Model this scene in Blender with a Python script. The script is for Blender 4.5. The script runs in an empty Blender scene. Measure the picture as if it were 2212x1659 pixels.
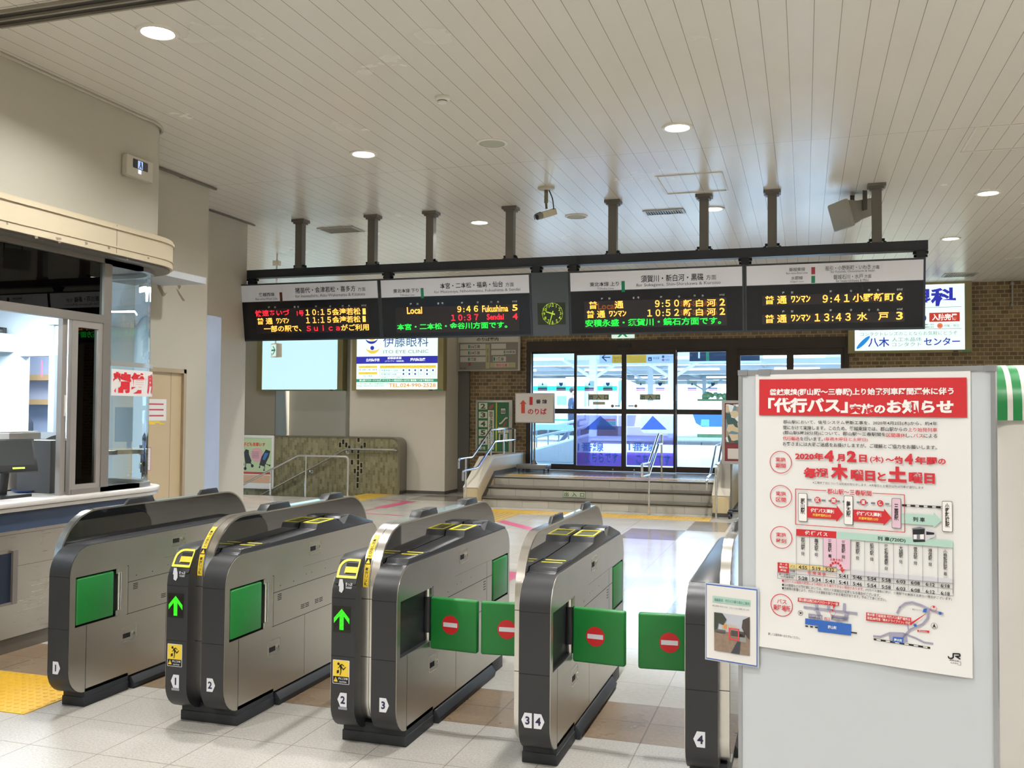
import bpy, bmesh, math, random
from mathutils import Vector, Matrix
random.seed(7)
S = bpy.context.scene
COL = S.collection

# ------------------------------------------------------------------ camera
H = 1.6
FPX = 2008.14
YAW, PITCH, ROLL = -0.3050146, 0.0305315, 0.00736586
_f = Vector((math.sin(YAW)*math.cos(PITCH), math.cos(YAW)*math.cos(PITCH), math.sin(PITCH)))
_r = Vector((math.cos(YAW), -math.sin(YAW), 0))
_u = _r.cross(_f)
CR = math.cos(ROLL)*_r + math.sin(ROLL)*_u
CU = -math.sin(ROLL)*_r + math.cos(ROLL)*_u
CF = _f
cam_d = bpy.data.cameras.new('camera')
cam_d.sensor_width = 36.0
cam_d.lens = FPX/2212*36
cam_d.clip_start = 0.05
cam_d.clip_end = 400
cam = bpy.data.objects.new('camera', cam_d)
COL.objects.link(cam)
M4 = Matrix.Identity(4)
for i in range(3):
    M4[i][0] = CR[i]; M4[i][1] = CU[i]; M4[i][2] = -CF[i]
M4[0][3], M4[1][3], M4[2][3] = 0, 0, H
cam.matrix_world = M4
S.camera = cam

# ------------------------------------------------------------------ world, colour management
S.view_settings.view_transform = 'Standard'
S.view_settings.look = 'None'
S.view_settings.gamma = 1.0
S.view_settings.use_curve_mapping = False
S.view_settings.exposure = 0.18
S.cycles.max_bounces = 8
S.cycles.diffuse_bounces = 4
S.cycles.glossy_bounces = 4
S.cycles.transparent_max_bounces = 16
S.cycles.sample_clamp_indirect = 6.0
S.cycles.caustics_reflective = False
S.cycles.caustics_refractive = False
w = bpy.data.worlds.new('sky'); S.world = w
w.use_nodes = True
bg = w.node_tree.nodes['Background']
bg.inputs[0].default_value = (0.50, 0.74, 1.0, 1)
bg.inputs[1].default_value = 8.0
w.cycles.sampling_method = 'AUTOMATIC'

CEIL = 3.9
BACK = 17.6        # wall with the glass doors
LIGHT_X = (-3.75, -0.97, 1.81)
LIGHT_Y = (-3.9, -0.9, 1.9, 4.68, 7.45, 10.55, 13.15)
LAMP_W = 46.0

def lamp(name, kind, loc, power, size=0.2, color=(1,1,1), rot=(0,0,0), spread=None, size_y=None):
    l = bpy.data.lights.new(name, kind)
    l.energy = power; l.color = color
    if kind == 'AREA':
        l.size = size
        if size_y: l.shape = 'RECTANGLE'; l.size_y = size_y
        else: l.shape = 'DISK'
        if spread: l.spread = spread
    o = bpy.data.objects.new(name, l); o.location = loc; o.rotation_euler = rot
    COL.objects.link(o)
    return o
for ly in LIGHT_Y:
    for lx in LIGHT_X + (4.6,):
        lamp('downlight_lamp', 'AREA', (lx, ly, CEIL-0.012), LAMP_W, 0.16, (1.0, 0.99, 0.975), spread=math.radians(145))
for lx, ly in ((-9.2, 10.5), (-9.2, 14.2), (-6.6, 13.15), (-11.5, 12)):
    lamp('downlight_lamp', 'AREA', (lx, ly, CEIL-0.012), 40, 0.16, (1.0, 0.99, 0.975), spread=math.radians(145))
# daylight portal in the door opening
pt = lamp('door_portal', 'AREA', (-2.25, BACK+0.25, 1.65), 1, 6.2, rot=(math.radians(-90), 0, 0), size_y=2.4)
pt.data.cycles.is_portal = True
sun = lamp('sun', 'SUN', (0, 30, 12), 14, color=(1, 0.98, 0.94), rot=(math.radians(38), math.radians(20), math.radians(60)))
sun.data.angle = math.radians(2)

# ------------------------------------------------------------------ materials
def lin(h):
    if isinstance(h, (tuple, list)): return tuple(h[:3])
    h = h.lstrip('#')
    o = []
    for i in (0, 2, 4):
        c = int(h[i:i+2], 16)/255
        o.append(c/12.92 if c <= 0.04045 else ((c+0.055)/1.055)**2.4)
    return tuple(o)
_M = {}
def mat(name, col='#888888', rough=0.5, metal=0.0, var=0.06, vs=6.0, emis=0.0, spec=0.5, coat=0.0, bump=0.0, bs=60.0, alpha=1.0, trans=0.0):
    if name in _M: return _M[name]
    m = bpy.data.materials.new(name); m.use_nodes = True
    nt = m.node_tree; b = nt.nodes['Principled BSDF']
    c = lin(col)
    b.inputs['Base Color'].default_value = (*c, 1)
    b.inputs['Roughness'].default_value = rough
    b.inputs['Metallic'].default_value = metal
    b.inputs['Specular IOR Level'].default_value = spec
    b.inputs['Coat Weight'].default_value = coat
    b.inputs['Alpha'].default_value = alpha
    b.inputs['Transmission Weight'].default_value = trans
    if emis:
        b.inputs['Emission Color'].default_value = (*c, 1)
        b.inputs['Emission Strength'].default_value = emis
        if emis > 0.3: b.inputs['Base Color'].default_value = (*[x*0.3 for x in c], 1)
    if var:
        tc = nt.nodes.new('ShaderNodeTexCoord'); n = nt.nodes.new('ShaderNodeTexNoise')
        n.inputs['Scale'].default_value = vs; n.inputs['Detail'].default_value = 4
        nt.links.new(tc.outputs['Object'], n.inputs['Vector'])
        mx = nt.nodes.new('ShaderNodeMix'); mx.data_type = 'RGBA'
        mx.inputs[6].default_value = (*[max(0, x*(1-var)) for x in c], 1)
        mx.inputs[7].default_value = (*[min(1, x*(1+var)) for x in c], 1)
        nt.links.new(n.outputs['Fac'], mx.inputs[0])
        if not emis: nt.links.new(mx.outputs[2], b.inputs['Base Color'])
        if bump:
            n2 = nt.nodes.new('ShaderNodeTexNoise'); n2.inputs['Scale'].default_value = bs
            nt.links.new(tc.outputs['Object'], n2.inputs['Vector'])
            bp = nt.nodes.new('ShaderNodeBump'); bp.inputs['Strength'].default_value = bump
            bp.inputs['Distance'].default_value = 0.005
            nt.links.new(n2.outputs['Fac'], bp.inputs['Height'])
            nt.links.new(bp.outputs['Normal'], b.inputs['Normal'])
    _M[name] = m
    return m
def glow(name, col, s):
    return mat(name, col, 0.4, emis=s, var=0)
def brushed(name, col, rough=0.28, axis=0, amt=0.05):
    if name in _M: return _M[name]
    m = mat(name, col, rough, 1.0, var=0)
    nt = m.node_tree; b = nt.nodes['Principled BSDF']
    tc = nt.nodes.new('ShaderNodeTexCoord'); mp = nt.nodes.new('ShaderNodeMapping')
    sc = [160, 160, 160]; sc[axis] = 2.0
    mp.inputs['Scale'].default_value = sc
    n = nt.nodes.new('ShaderNodeTexNoise'); n.inputs['Scale'].default_value = 1.5; n.inputs['Detail'].default_value = 3
    nt.links.new(tc.outputs['Object'], mp.inputs['Vector']); nt.links.new(mp.outputs[0], n.inputs['Vector'])
    n2 = nt.nodes.new('ShaderNodeTexNoise'); n2.inputs['Scale'].default_value = 5; n2.inputs['Detail'].default_value = 6
    nt.links.new(tc.outputs['Object'], n2.inputs['Vector'])
    ad = nt.nodes.new('ShaderNodeMath'); ad.operation = 'ADD'
    nt.links.new(n.outputs['Fac'], ad.inputs[0]); nt.links.new(n2.outputs['Fac'], ad.inputs[1])
    mr = nt.nodes.new('ShaderNodeMapRange'); mr.inputs[1].default_value = 0.6; mr.inputs[2].default_value = 1.4
    mr.inputs[3].default_value = rough-amt; mr.inputs[4].default_value = rough+amt
    nt.links.new(ad.outputs[0], mr.inputs[0]); nt.links.new(mr.outputs[0], b.inputs['Roughness'])
    return m
def glass(name, tint='#ffffff', refl=1.0, rough=0.0, ior=1.5):
    """thin pane: transparent with fresnel reflection"""
    if name in _M: return _M[name]
    m = bpy.data.materials.new(name); m.use_nodes = True
    nt = m.node_tree; nt.nodes.remove(nt.nodes['Principled BSDF'])
    out = nt.nodes['Material Output']
    t = nt.nodes.new('ShaderNodeBsdfTransparent'); t.inputs[0].default_value = (*lin(tint), 1)
    g = nt.nodes.new('ShaderNodeBsdfGlossy'); g.inputs['Roughness'].default_value = rough
    g.inputs['Color'].default_value = (refl, refl, refl, 1)
    fr = nt.nodes.new('ShaderNodeFresnel'); fr.inputs[0].default_value = ior
    mx = nt.nodes.new('ShaderNodeMixShader')
    nt.links.new(fr.outputs[0], mx.inputs[0]); nt.links.new(t.outputs[0], mx.inputs[1]); nt.links.new(g.outputs[0], mx.inputs[2])
    nt.links.new(mx.outputs[0], out.inputs[0])
    _M[name] = m
    return m
def film(name, col, fac=0.5):
    """coloured translucent film on glass"""
    if name in _M: return _M[name]
    m = bpy.data.materials.new(name); m.use_nodes = True
    nt = m.node_tree; nt.nodes.remove(nt.nodes['Principled BSDF'])
    out = nt.nodes['Material Output']
    t = nt.nodes.new('ShaderNodeBsdfTransparent'); t.inputs[0].default_value = (*lin(col), 1)
    d = nt.nodes.new('ShaderNodeBsdfDiffuse'); d.inputs[0].default_value = (*lin(col), 1)
    mx = nt.nodes.new('ShaderNodeMixShader'); mx.inputs[0].default_value = fac
    nt.links.new(t.outputs[0], mx.inputs[1]); nt.links.new(d.outputs[0], mx.inputs[2]); nt.links.new(mx.outputs[0], out.inputs[0])
    _M[name] = m
    return m
def brick_mat(name, c1, c2, mortar, bw, bh, msize, rough=0.4, axes='xz', rot=False, shift=(0, 0), bump=0.35, offset=0.5, coat=0.0, sq=1.0, nz=0.3):
    if name in _M: return _M[name]
    m = bpy.data.materials.new(name); m.use_nodes = True
    nt = m.node_tree; b = nt.nodes['Principled BSDF']
    tc = nt.nodes.new('ShaderNodeTexCoord'); sp = nt.nodes.new('ShaderNodeSeparateXYZ'); cb = nt.nodes.new('ShaderNodeCombineXYZ')
    nt.links.new(tc.outputs['Object'], sp.inputs[0])
    a = {'x': 0, 'y': 1, 'z': 2}
    i0, i1 = a[axes[0]], a[axes[1]]
    if rot: i0, i1 = i1, i0
    for k, i in ((0, i0), (1, i1)):
        ad = nt.nodes.new('ShaderNodeMath'); ad.operation = 'ADD'; ad.inputs[1].default_value = shift[k]+100*(bw if k == 0 else bh)
        nt.links.new(sp.outputs[i], ad.inputs[0]); nt.links.new(ad.outputs[0], cb.inputs[k])
    br = nt.nodes.new('ShaderNodeTexBrick')
    br.offset = offset; br.squash = sq
    br.inputs['Color1'].default_value = (*lin(c1), 1); br.inputs['Color2'].default_value = (*lin(c2), 1); br.inputs['Mortar'].default_value = (*lin(mortar), 1)
    br.inputs['Scale'].default_value = 1.0; br.inputs['Mortar Size'].default_value = msize; br.inputs['Mortar Smooth'].default_value = 0.1
    br.inputs['Brick Width'].default_value = bw; br.inputs['Row Height'].default_value = bh
    nt.links.new(cb.outputs[0], br.inputs['Vector'])
    n = nt.nodes.new('ShaderNodeTexNoise'); n.inputs['Scale'].default_value = 3.0
    nt.links.new(tc.outputs['Object'], n.inputs['Vector'])
    mx = nt.nodes.new('ShaderNodeMix'); mx.data_type = 'RGBA'; mx.blend_type = 'MULTIPLY'; mx.inputs[0].default_value = nz
    nt.links.new(br.outputs['Color'], mx.inputs[6]); nt.links.new(n.outputs['Fac'], mx.inputs[7])
    nt.links.new(mx.outputs[2], b.inputs['Base Color'])
    b.inputs['Roughness'].default_value = rough; b.inputs['Coat Weight'].default_value = coat
    inv = nt.nodes.new('ShaderNodeMath'); inv.operation = 'SUBTRACT'; inv.inputs[0].default_value = 1.0
    nt.links.new(br.outputs['Fac'], inv.inputs[1])
    bp = nt.nodes.new('ShaderNodeBump'); bp.inputs['Strength'].default_value = bump; bp.inputs['Distance'].default_value = 0.006
    nt.links.new(inv.outputs[0], bp.inputs['Height']); nt.links.new(bp.outputs[0], b.inputs['Normal'])
    _M[name] = m
    return m

# ------------------------------------------------------------------ geometry helpers
ORI = {}
class MB:
    def __init__(s, m=None):
        s.v = []; s.f = []; s.mi = []; s.mats = []; s.cur = 0
        if m is not None: s.use(m)
    def use(s, m):
        if m not in s.mats: s.mats.append(m)
        s.cur = s.mats.index(m); return s
    def add(s, vs, fs, m=None):
        if m is not None: s.use(m)
        b = len(s.v); s.v += [tuple(p) for p in vs]
        for f in fs: s.f.append([b+i for i in f]); s.mi.append(s.cur)
        return s
    def box(s, x0, x1, y0, y1, z0, z1, m=None):
        x0, x1 = sorted((x0, x1)); y0, y1 = sorted((y0, y1)); z0, z1 = sorted((z0, z1))
        v = [(x, y, z) for z in (z0, z1) for y in (y0, y1) for x in (x0, x1)]
        return s.add(v, [(0, 2, 3, 1), (4, 5, 7, 6), (0, 1, 5, 4), (2, 6, 7, 3), (0, 4, 6, 2), (1, 3, 7, 5)], m)
    def obox(s, c, ax, ay, az, sx, sy, sz, m=None):
        """oriented box: centre c, unit axes, full sizes"""
        c = Vector(c); ax = Vector(ax).normalized()*sx/2; ay = Vector(ay).normalized()*sy/2; az = Vector(az).normalized()*sz/2
        v = [c+i*ax+j*ay+k*az for k in (-1, 1) for j in (-1, 1) for i in (-1, 1)]
        return s.add(v, [(0, 2, 3, 1), (4, 5, 7, 6), (0, 1, 5, 4), (2, 6, 7, 3), (0, 4, 6, 2), (1, 3, 7, 5)], m)
    def prism(s, pts, axis, a0, a1, m=None):
        """pts 2D in the plane normal to axis ('x': (y,z), 'y': (x,z), 'z': (x,y))"""
        def P(p, a):
            return (a, p[0], p[1]) if axis == 'x' else ((p[0], a, p[1]) if axis == 'y' else (p[0], p[1], a))
        n = len(pts); v = [P(p, a0) for p in pts]+[P(p, a1) for p in pts]
        fs = [tuple(range(n))[::-1], tuple(range(n, 2*n))]+[(i, (i+1) % n, n+(i+1) % n, n+i) for i in range(n)]
        return s.add(v, fs, m)
    def cyl(s, p0, p1, r0, r1=None, n=16, m=None, cap=True):
        p0 = Vector(p0); p1 = Vector(p1); r1 = r0 if r1 is None else r1
        d = (p1-p0).normalized(); a = d.orthogonal().normalized(); b = d.cross(a)
        v = []
        for p, r in ((p0, r0), (p1, r1)):
            for i in range(n):
                t = 2*math.pi*i/n; v.append(p+(a*math.cos(t)+b*math.sin(t))*r)
        fs = [(i, (i+1) % n, n+(i+1) % n, n+i) for i in range(n)]
        if cap: fs += [tuple(range(n))[::-1], tuple(range(n, 2*n))]
        return s.add(v, fs, m)
    def lathe(s, prof, c, axis=(0, 0, 1), n=24, m=None):
        c = Vector(c); d = Vector(axis).normalized(); a = d.orthogonal().normalized(); b = d.cross(a)
        v = []; k = len(prof)
        for r, h in prof:
            for i in range(n):
                t = 2*math.pi*i/n; v.append(c+d*h+(a*math.cos(t)+b*math.sin(t))*r)
        fs = [(j*n+i, j*n+(i+1) % n, (j+1)*n+(i+1) % n, (j+1)*n+i) for j in range(k-1) for i in range(n)]
        if prof[0][0] > 1e-6: fs.append(tuple(range(n))[::-1])
        if prof[-1][0] > 1e-6: fs.append(tuple(range((k-1)*n, k*n)))
        return s.add(v, fs, m)
    def tube(s, path, r, n=10, m=None, bend=0.0):
        P = [Vector(p) for p in path]
        if bend > 0 and len(P) > 2:
            Q = [P[0]]
            for i in range(1, len(P)-1):
                a = P[i]+(P[i-1]-P[i]).normalized()*min(bend, (P[i-1]-P[i]).length*0.45)
                b = P[i]+(P[i+1]-P[i]).normalized()*min(bend, (P[i+1]-P[i]).length*0.45)
                for t in (0, .25, .5, .75, 1): Q.append(a*(1-t)**2+P[i]*2*t*(1-t)+b*t*t)
            Q.append(P[-1]); P = Q
        v = []; up = None
        for i, p in enumerate(P):
            d = ((P[min(i+1, len(P)-1)]-P[max(i-1, 0)])).normalized()
            if up is None: up = d.orthogonal().normalized()
            up = (up-d*up.dot(d)).normalized(); b = d.cross(up)
            rr = r[i] if isinstance(r, (list, tuple)) else r
            for j in range(n):
                t = 2*math.pi*j/n; v.append(p+(up*math.cos(t)+b*math.sin(t))*rr)
        fs = [(i*n+j, i*n+(j+1) % n, (i+1)*n+(j+1) % n, (i+1)*n+j) for i in range(len(P)-1) for j in range(n)]
        fs += [tuple(range(n))[::-1], tuple(range((len(P)-1)*n, len(P)*n))]
        return s.add(v, fs, m)
    def sphere(s, c, rx, ry=None, rz=None, n=16, k=10, m=None):
        ry = rx if ry is None else ry; rz = rx if rz is None else rz
        v = [(c[0], c[1], c[2]-rz)]
        for j in range(1, k):
            ph = -math.pi/2+math.pi*j/k
            for i in range(n):
                t = 2*math.pi*i/n; v.append((c[0]+rx*math.cos(ph)*math.cos(t), c[1]+ry*math.cos(ph)*math.sin(t), c[2]+rz*math.sin(ph)))
        v.append((c[0], c[1], c[2]+rz)); L = len(v)-1
        fs = [(0, 1+(i+1) % n, 1+i) for i in range(n)]
        fs += [(1+j*n+i, 1+j*n+(i+1) % n, 1+(j+1)*n+(i+1) % n, 1+(j+1)*n+i) for j in range(k-2) for i in range(n)]
        fs += [(1+(k-2)*n+i, 1+(k-2)*n+(i+1) % n, L) for i in range(n)]
        return s.add(v, fs, m)
    def build(s, name, parent=None, origin=(0, 0, 0), bevel=0.0, kind=None, flat=False, seg=2):
        o3 = ORI[parent.name] if parent is not None else Vector(origin)
        me = bpy.data.meshes.new(name)
        me.from_pydata([tuple(Vector(p)-o3) for p in s.v], [], s.f)
        for mm in s.mats: me.materials.append(mm)
        for i, p in enumerate(me.polygons): p.material_index = s.mi[i]
        me.validate(); me.update()
        bm = bmesh.new(); bm.from_mesh(me)
        if not flat: bmesh.ops.recalc_face_normals(bm, faces=bm.faces)
        if bevel > 0:
            es = [e for e in bm.edges if len(e.link_faces) == 2 and e.calc_face_angle(0) > 0.5]
            if es: bmesh.ops.bevel(bm, geom=es, offset=bevel, segments=seg, affect='EDGES', profile=0.5, clamp_overlap=True)
        bm.to_mesh(me); bm.free()
        if not flat:
            me.shade_smooth(); me.set_sharp_from_angle(angle=math.radians(35))
        o = bpy.data.objects.new(name, me); COL.objects.link(o)
        if parent is not None:
            o.parent = parent; ORI[o.name] = o3
        else:
            o.location = o3; ORI[o.name] = o3
        if kind: o['kind'] = kind
        return o
def thing(name, label, cat, loc, group=None):
    o = bpy.data.objects.new(name, None); COL.objects.link(o); o.location = loc
    o.empty_display_size = 0.1
    ORI[o.name] = Vector(loc)
    tag(o, label, cat, group); return o
def tag(o, label, cat, group=None):
    o['label'] = label; o['category'] = cat
    if group: o['group'] = group
    return o
def copy_tree(o, parent=None, shift=(0, 0, 0)):
    c = o.copy(); COL.objects.link(c)
    if parent is not None: c.parent = parent
    else: c.location = Vector(o.location)+Vector(shift); ORI[c.name] = c.location.copy()
    for ch in list(o.children): copy_tree(ch, c)
    return c

# ---- 2D shapes with holes (polygon fill through a 2D curve)
def _eval_mesh(cu):
    o = bpy.data.objects.new('tmp', cu); COL.objects.link(o)
    dg = bpy.context.evaluated_depsgraph_get()
    me = bpy.data.meshes.new_from_object(o.evaluated_get(dg))
    vs = [tuple(v.co) for v in me.vertices]; fs = [tuple(p.vertices) for p in me.polygons]
    bpy.data.objects.remove(o); bpy.data.curves.remove(cu); bpy.data.meshes.remove(me)
    return vs, fs
def plate(loops):
    cu = bpy.data.curves.new('tmp', 'CURVE'); cu.dimensions = '2D'; cu.fill_mode = 'BOTH'
    for L in loops:
        sp = cu.splines.new('POLY'); sp.points.add(len(L)-1); sp.use_cyclic_u = True
        for i, p in enumerate(L): sp.points[i].co = (p[0], p[1], 0, 1)
    return _eval_mesh(cu)
def plate_solid(mb, loops, P, t, m=None):
    """P(a,b,d) maps 2D + depth to 3D"""
    vs, fs = plate(loops)
    mb.add([P(v[0], v[1], 0) for v in vs], fs, m)
    mb.add([P(v[0], v[1], t) for v in vs], [f[::-1] for f in fs])
    for L in loops:
        n = len(L)
        mb.add([P(p[0], p[1], 0) for p in L]+[P(p[0], p[1], t) for p in L], [(i, (i+1) % n, n+(i+1) % n, n+i) for i in range(n)])
def rect(a0, b0, a1, b1): return [(a0, b0), (a1, b0), (a1, b1), (a0, b1)]
def rrect(a0, b0, a1, b1, r, n=5):
    o = []
    rr = r if isinstance(r, (tuple, list)) else (r, r, r, r)
    for (cx, cy, s, q) in ((a0+rr[0], b0+rr[0], 180, 0), (a1-rr[1], b0+rr[1], 270, 1), (a1-rr[2], b1-rr[2], 0, 2), (a0+rr[3], b1-rr[3], 90, 3)):
        if rr[q] <= 0: o.append((cx, cy)); continue
        for i in range(n+1):
            t = math.radians(s+90*i/n); o.append((cx+rr[q]*math.cos(t), cy+rr[q]*math.sin(t)))
    return o
_G = {}
def glyphs(s, bold=0.0, res=2):
    k = (s, bold)
    if k not in _G:
        cu = bpy.data.curves.new('tmp', 'FONT'); cu.body = s; cu.resolution_u = res; cu.offset = bold
        cu.space_line = 0.78
        if '\n' in s: cu.align_x = 'CENTER'
        vs, fs = _eval_mesh(cu)
        if vs:
            xs = [v[0] for v in vs]; ys = [v[1] for v in vs]
            _G[k] = (vs, fs, min(xs), max(xs), min(ys), max(ys))
        else: _G[k] = ([], [], 0, 1, 0, 1)
    return _G[k]
def V(s): return '\n'.join(s)

# ---- pixel helper: a photo pixel as a viewing ray, met with a real plane
def ray(x, y): return (x-1106)/FPX*CR-(y-829.5)/FPX*CU+CF
def hit(x, y, p0, n):
    d = ray(x, y); o = Vector((0, 0, H)); t = (Vector(p0)-o).dot(n)/d.dot(n)
    return o+d*t
def onX(x, y, v): return hit(x, y, (v, 0, 0), Vector((1, 0, 0)))
def onY(x, y, v): return hit(x, y, (0, v, 0), Vector((0, 1, 0)))
def onZ(x, y, v=0.0): return hit(x, y, (0, 0, v), Vector((0, 0, 1)))

class Panel:
    """flat printed surface: origin p0, u to the right, w up, n towards the viewer"""
    def __init__(s, p0, u, n, w=(0, 0, 1)):
        s.p = Vector(p0); s.u = Vector(u).normalized(); s.n = Vector(n).normalized(); s.w = Vector(w).normalized()
        s.mb = MB(); s.k = 0
    def uv(s, x, y):
        q = hit(x, y, s.p, s.n)-s.p; return q.dot(s.u), q.dot(s.w)
    def P(s, a, b, d=0.0): return s.p+s.u*a+s.w*b+s.n*d
    def _d(s, lay): return 0.0012+0.0009*lay
    def poly(s, pts, m, lay=0):
        s.mb.add([s.P(a, b, s._d(lay)) for a, b in pts], [tuple(range(len(pts)))], m)
    def loops(s, L, m, lay=0):
        vs, fs = plate(L); s.mb.add([s.P(v[0], v[1], s._d(lay)) for v in vs], fs, m)
    def rect(s, x0, y0, x1, y1, m, lay=0, r=0):
        """pixel rectangle"""
        a0, b0 = s.uv(x0, (y0+y1)/2)[0], s.uv((x0+x1)/2, y1)[1]; a1, b1 = s.uv(x1, (y0+y1)/2)[0], s.uv((x0+x1)/2, y0)[1]
        s.poly(rrect(a0, b0, a1, b1, r) if r else rect(a0, b0, a1, b1), m, lay)
    def frame(s, x0, y0, x1, y1, t, m, lay=0):
        a0, b0 = s.uv(x0, (y0+y1)/2)[0], s.uv((x0+x1)/2, y1)[1]; a1, b1 = s.uv(x1, (y0+y1)/2)[0], s.uv((x0+x1)/2, y0)[1]
        s.loops([rect(a0, b0, a1, b1), rect(a0+t, b0+t, a1-t, b1-t)], m, lay)
    def quad(s, pts, m, lay=0):
        s.poly([s.uv(*p) for p in pts], m, lay)
    def disc(s, x, y, rpx, m, lay=0, ring=0, n=28):
        a, b = s.uv(x, y); r = abs(s.uv(x, y-rpx)[1]-b)
        c = [(a+r*math.cos(2*math.pi*i/n), b+r*math.sin(2*math.pi*i/n)) for i in range(n)]
        if ring:
            r2 = r-abs(s.uv(x, y-ring)[1]-b)
            s.loops([c, [(a+r2*math.cos(2*math.pi*i/n), b+r2*math.sin(2*math.pi*i/n)) for i in range(n)]], m, lay)
        else: s.poly(c, m, lay)
    def line(s, pts, wpx, m, lay=0):
        q = [Vector(s.uv(*p)) for p in pts]; w_ = abs(s.uv(pts[0][0], pts[0][1]-wpx)[1]-q[0][1])/2
        for a, b in zip(q, q[1:]):
            d = (b-a).normalized(); nn = Vector((-d.y, d.x))*w_
            s.poly([a-nn-d*w_*.3, b-nn+d*w_*.3, b+nn+d*w_*.3, a+nn-d*w_*.3], m, lay)
    def text(s, t, x0, y0, x1, y1, m, lay=1, bold=0.0, slope=None):
        """fit the glyphs of t into the pixel box (xl, ytop, xr, ybottom at the middle)"""
        vs, fs, gx0, gx1, gy0, gy1 = glyphs(t, bold)
        if not vs: return
        xm = (x0+x1)/2; ym = (y0+y1)/2
        a0 = s.uv(x0, ym)[0]; a1 = s.uv(x1, ym)[0]; b1 = s.uv(xm, y0)[1]; b0 = s.uv(xm, y1)[1]
        sx = (a1-a0)/max(1e-6, gx1-gx0); sy = (b1-b0)/max(1e-6, gy1-gy0)
        s.mb.add([s.P(a0+(v[0]-gx0)*sx, b0+(v[1]-gy0)*sy, s._d(lay)) for v in vs], fs, m)
    def textr(s, t, xl, yl, xr, yr, hpx, m, lay=1, bold=0.0):
        """text whose centre line runs from (xl,yl) to (xr,yr) in the photo"""
        d = hpx/2; xm = (xl+xr)/2; ym = (yl+yr)/2
        vs, fs, gx0, gx1, gy0, gy1 = glyphs(t, bold)
        if not vs: return
        a0 = s.uv(xl, yl)[0]; a1 = s.uv(xr, yr)[0]; b1 = s.uv(xm, ym-d)[1]; b0 = s.uv(xm, ym+d)[1]
        sx = (a1-a0)/max(1e-6, gx1-gx0); sy = (b1-b0)/max(1e-6, gy1-gy0)
        s.mb.add([s.P(a0+(v[0]-gx0)*sx, b0+(v[1]-gy0)*sy, s._d(lay)) for v in vs], fs, m)
    def out(s, name, parent): return s.mb.build(name, parent, flat=True)

WHITE = mat('white_paint', '#d8d4c8', 0.6, var=0.04)
BLACK = mat('black_plastic', '#232425', 0.42, var=0.08)
INK = mat('black_ink', '#15161a', 0.6, var=0)
GREYINK = mat('grey_ink', '#55585c', 0.6, var=0)
STEEL = brushed('brushed_steel', (0.62, 0.61, 0.58), 0.27)
CHROME = brushed('polished_tube_steel', (0.74, 0.76, 0.78), 0.16, amt=0.03)
PAPER = mat('white_paper', '#e4e4e2', 0.75, var=0.02)
REDINK = mat('red_ink', '#c32a30', 0.6, var=0)

# ================================================================== the room
WALLM = mat('wall_paint_beige', '#b9b4a6', 0.55, var=0.03, vs=1.5)
WALLG = mat('wall_grey', '#8f8a7c', 0.6, var=0.03, vs=1.5)
BRICK = brick_mat('glazed_brown_brick', '#5f4a31', '#8a7350', '#b29c72', 0.129, 0.071, 0.006, rough=0.28, shift=(0.03, 0.0))
# ceiling planks
def plank_mat():
    m = brick_mat('ceiling_planks', '#ece7de', '#eae5db', '#8f8878', 0.15, 3.97, 0.0022, rough=0.3, axes='xy', shift=(0.093, -8.11+3.97*2), bump=0.12, offset=0.0, nz=0.03)
    return m
def rough_mod(m, base, amp, scale, bump=0.0, bs=40, bd=0.002):
    nt = m.node_tree; b = nt.nodes['Principled BSDF']
    tc = nt.nodes.new('ShaderNodeTexCoord'); n = nt.nodes.new('ShaderNodeTexNoise'); n.inputs['Scale'].default_value = scale; n.inputs['Detail'].default_value = 5
    nt.links.new(tc.outputs['Object'], n.inputs['Vector'])
    mr = nt.nodes.new('ShaderNodeMapRange'); mr.inputs[1].default_value = 0.3; mr.inputs[2].default_value = 0.7
    mr.inputs[3].default_value = base-amp; mr.inputs[4].default_value = base+amp
    nt.links.new(n.outputs['Fac'], mr.inputs[0]); nt.links.new(mr.outputs[0], b.inputs['Roughness'])
    return m
def stone_mat(name, c1, c2, seam, w_, h_, ms, rough, amp, speck, sscale, shift=(0, 0), bump=0.2, specs=('#8d857a', '#f2efe8')):
    m = brick_mat(name, c1, c2, seam, w_, h_, ms, rough=rough, axes='xy', shift=shift, bump=bump, offset=0.0, nz=0.06)
    nt = m.node_tree; b = nt.nodes['Principled BSDF']
    src = b.inputs['Base Color'].links[0].from_socket
    tc = nt.nodes.new('ShaderNodeTexCoord'); n = nt.nodes.new('ShaderNodeTexNoise'); n.inputs['Scale'].default_value = sscale; n.inputs['Detail'].default_value = 6; n.inputs['Roughness'].default_value = 0.75
    nt.links.new(tc.outputs['Object'], n.inputs['Vector'])
    cr = nt.nodes.new('ShaderNodeValToRGB'); cr.color_ramp.elements[0].position = 0.36; cr.color_ramp.elements[1].position = 0.62
    cr.color_ramp.elements[0].color = (*lin(specs[0]), 1); cr.color_ramp.elements[1].color = (*lin(specs[1]), 1)
    nt.links.new(n.outputs['Fac'], cr.inputs[0])
    mx = nt.nodes.new('ShaderNodeMix'); mx.data_type = 'RGBA'; mx.blend_type = 'MULTIPLY'; mx.inputs[0].default_value = speck
    nt.links.new(src, mx.inputs[6]); nt.links.new(cr.outputs[0], mx.inputs[7]); nt.links.new(mx.outputs[2], b.inputs['Base Color'])
    rough_mod(m, rough, amp, 2.2)
    return m
FL_NEAR = stone_mat('floor_granite_rough', '#bfbcb6', '#bbb8b2', '#8d857a', 0.395, 0.39, 0.003, 0.42, 0.06, 0.55, 95, shift=(0.765, -3.98+0.39*12))
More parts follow.
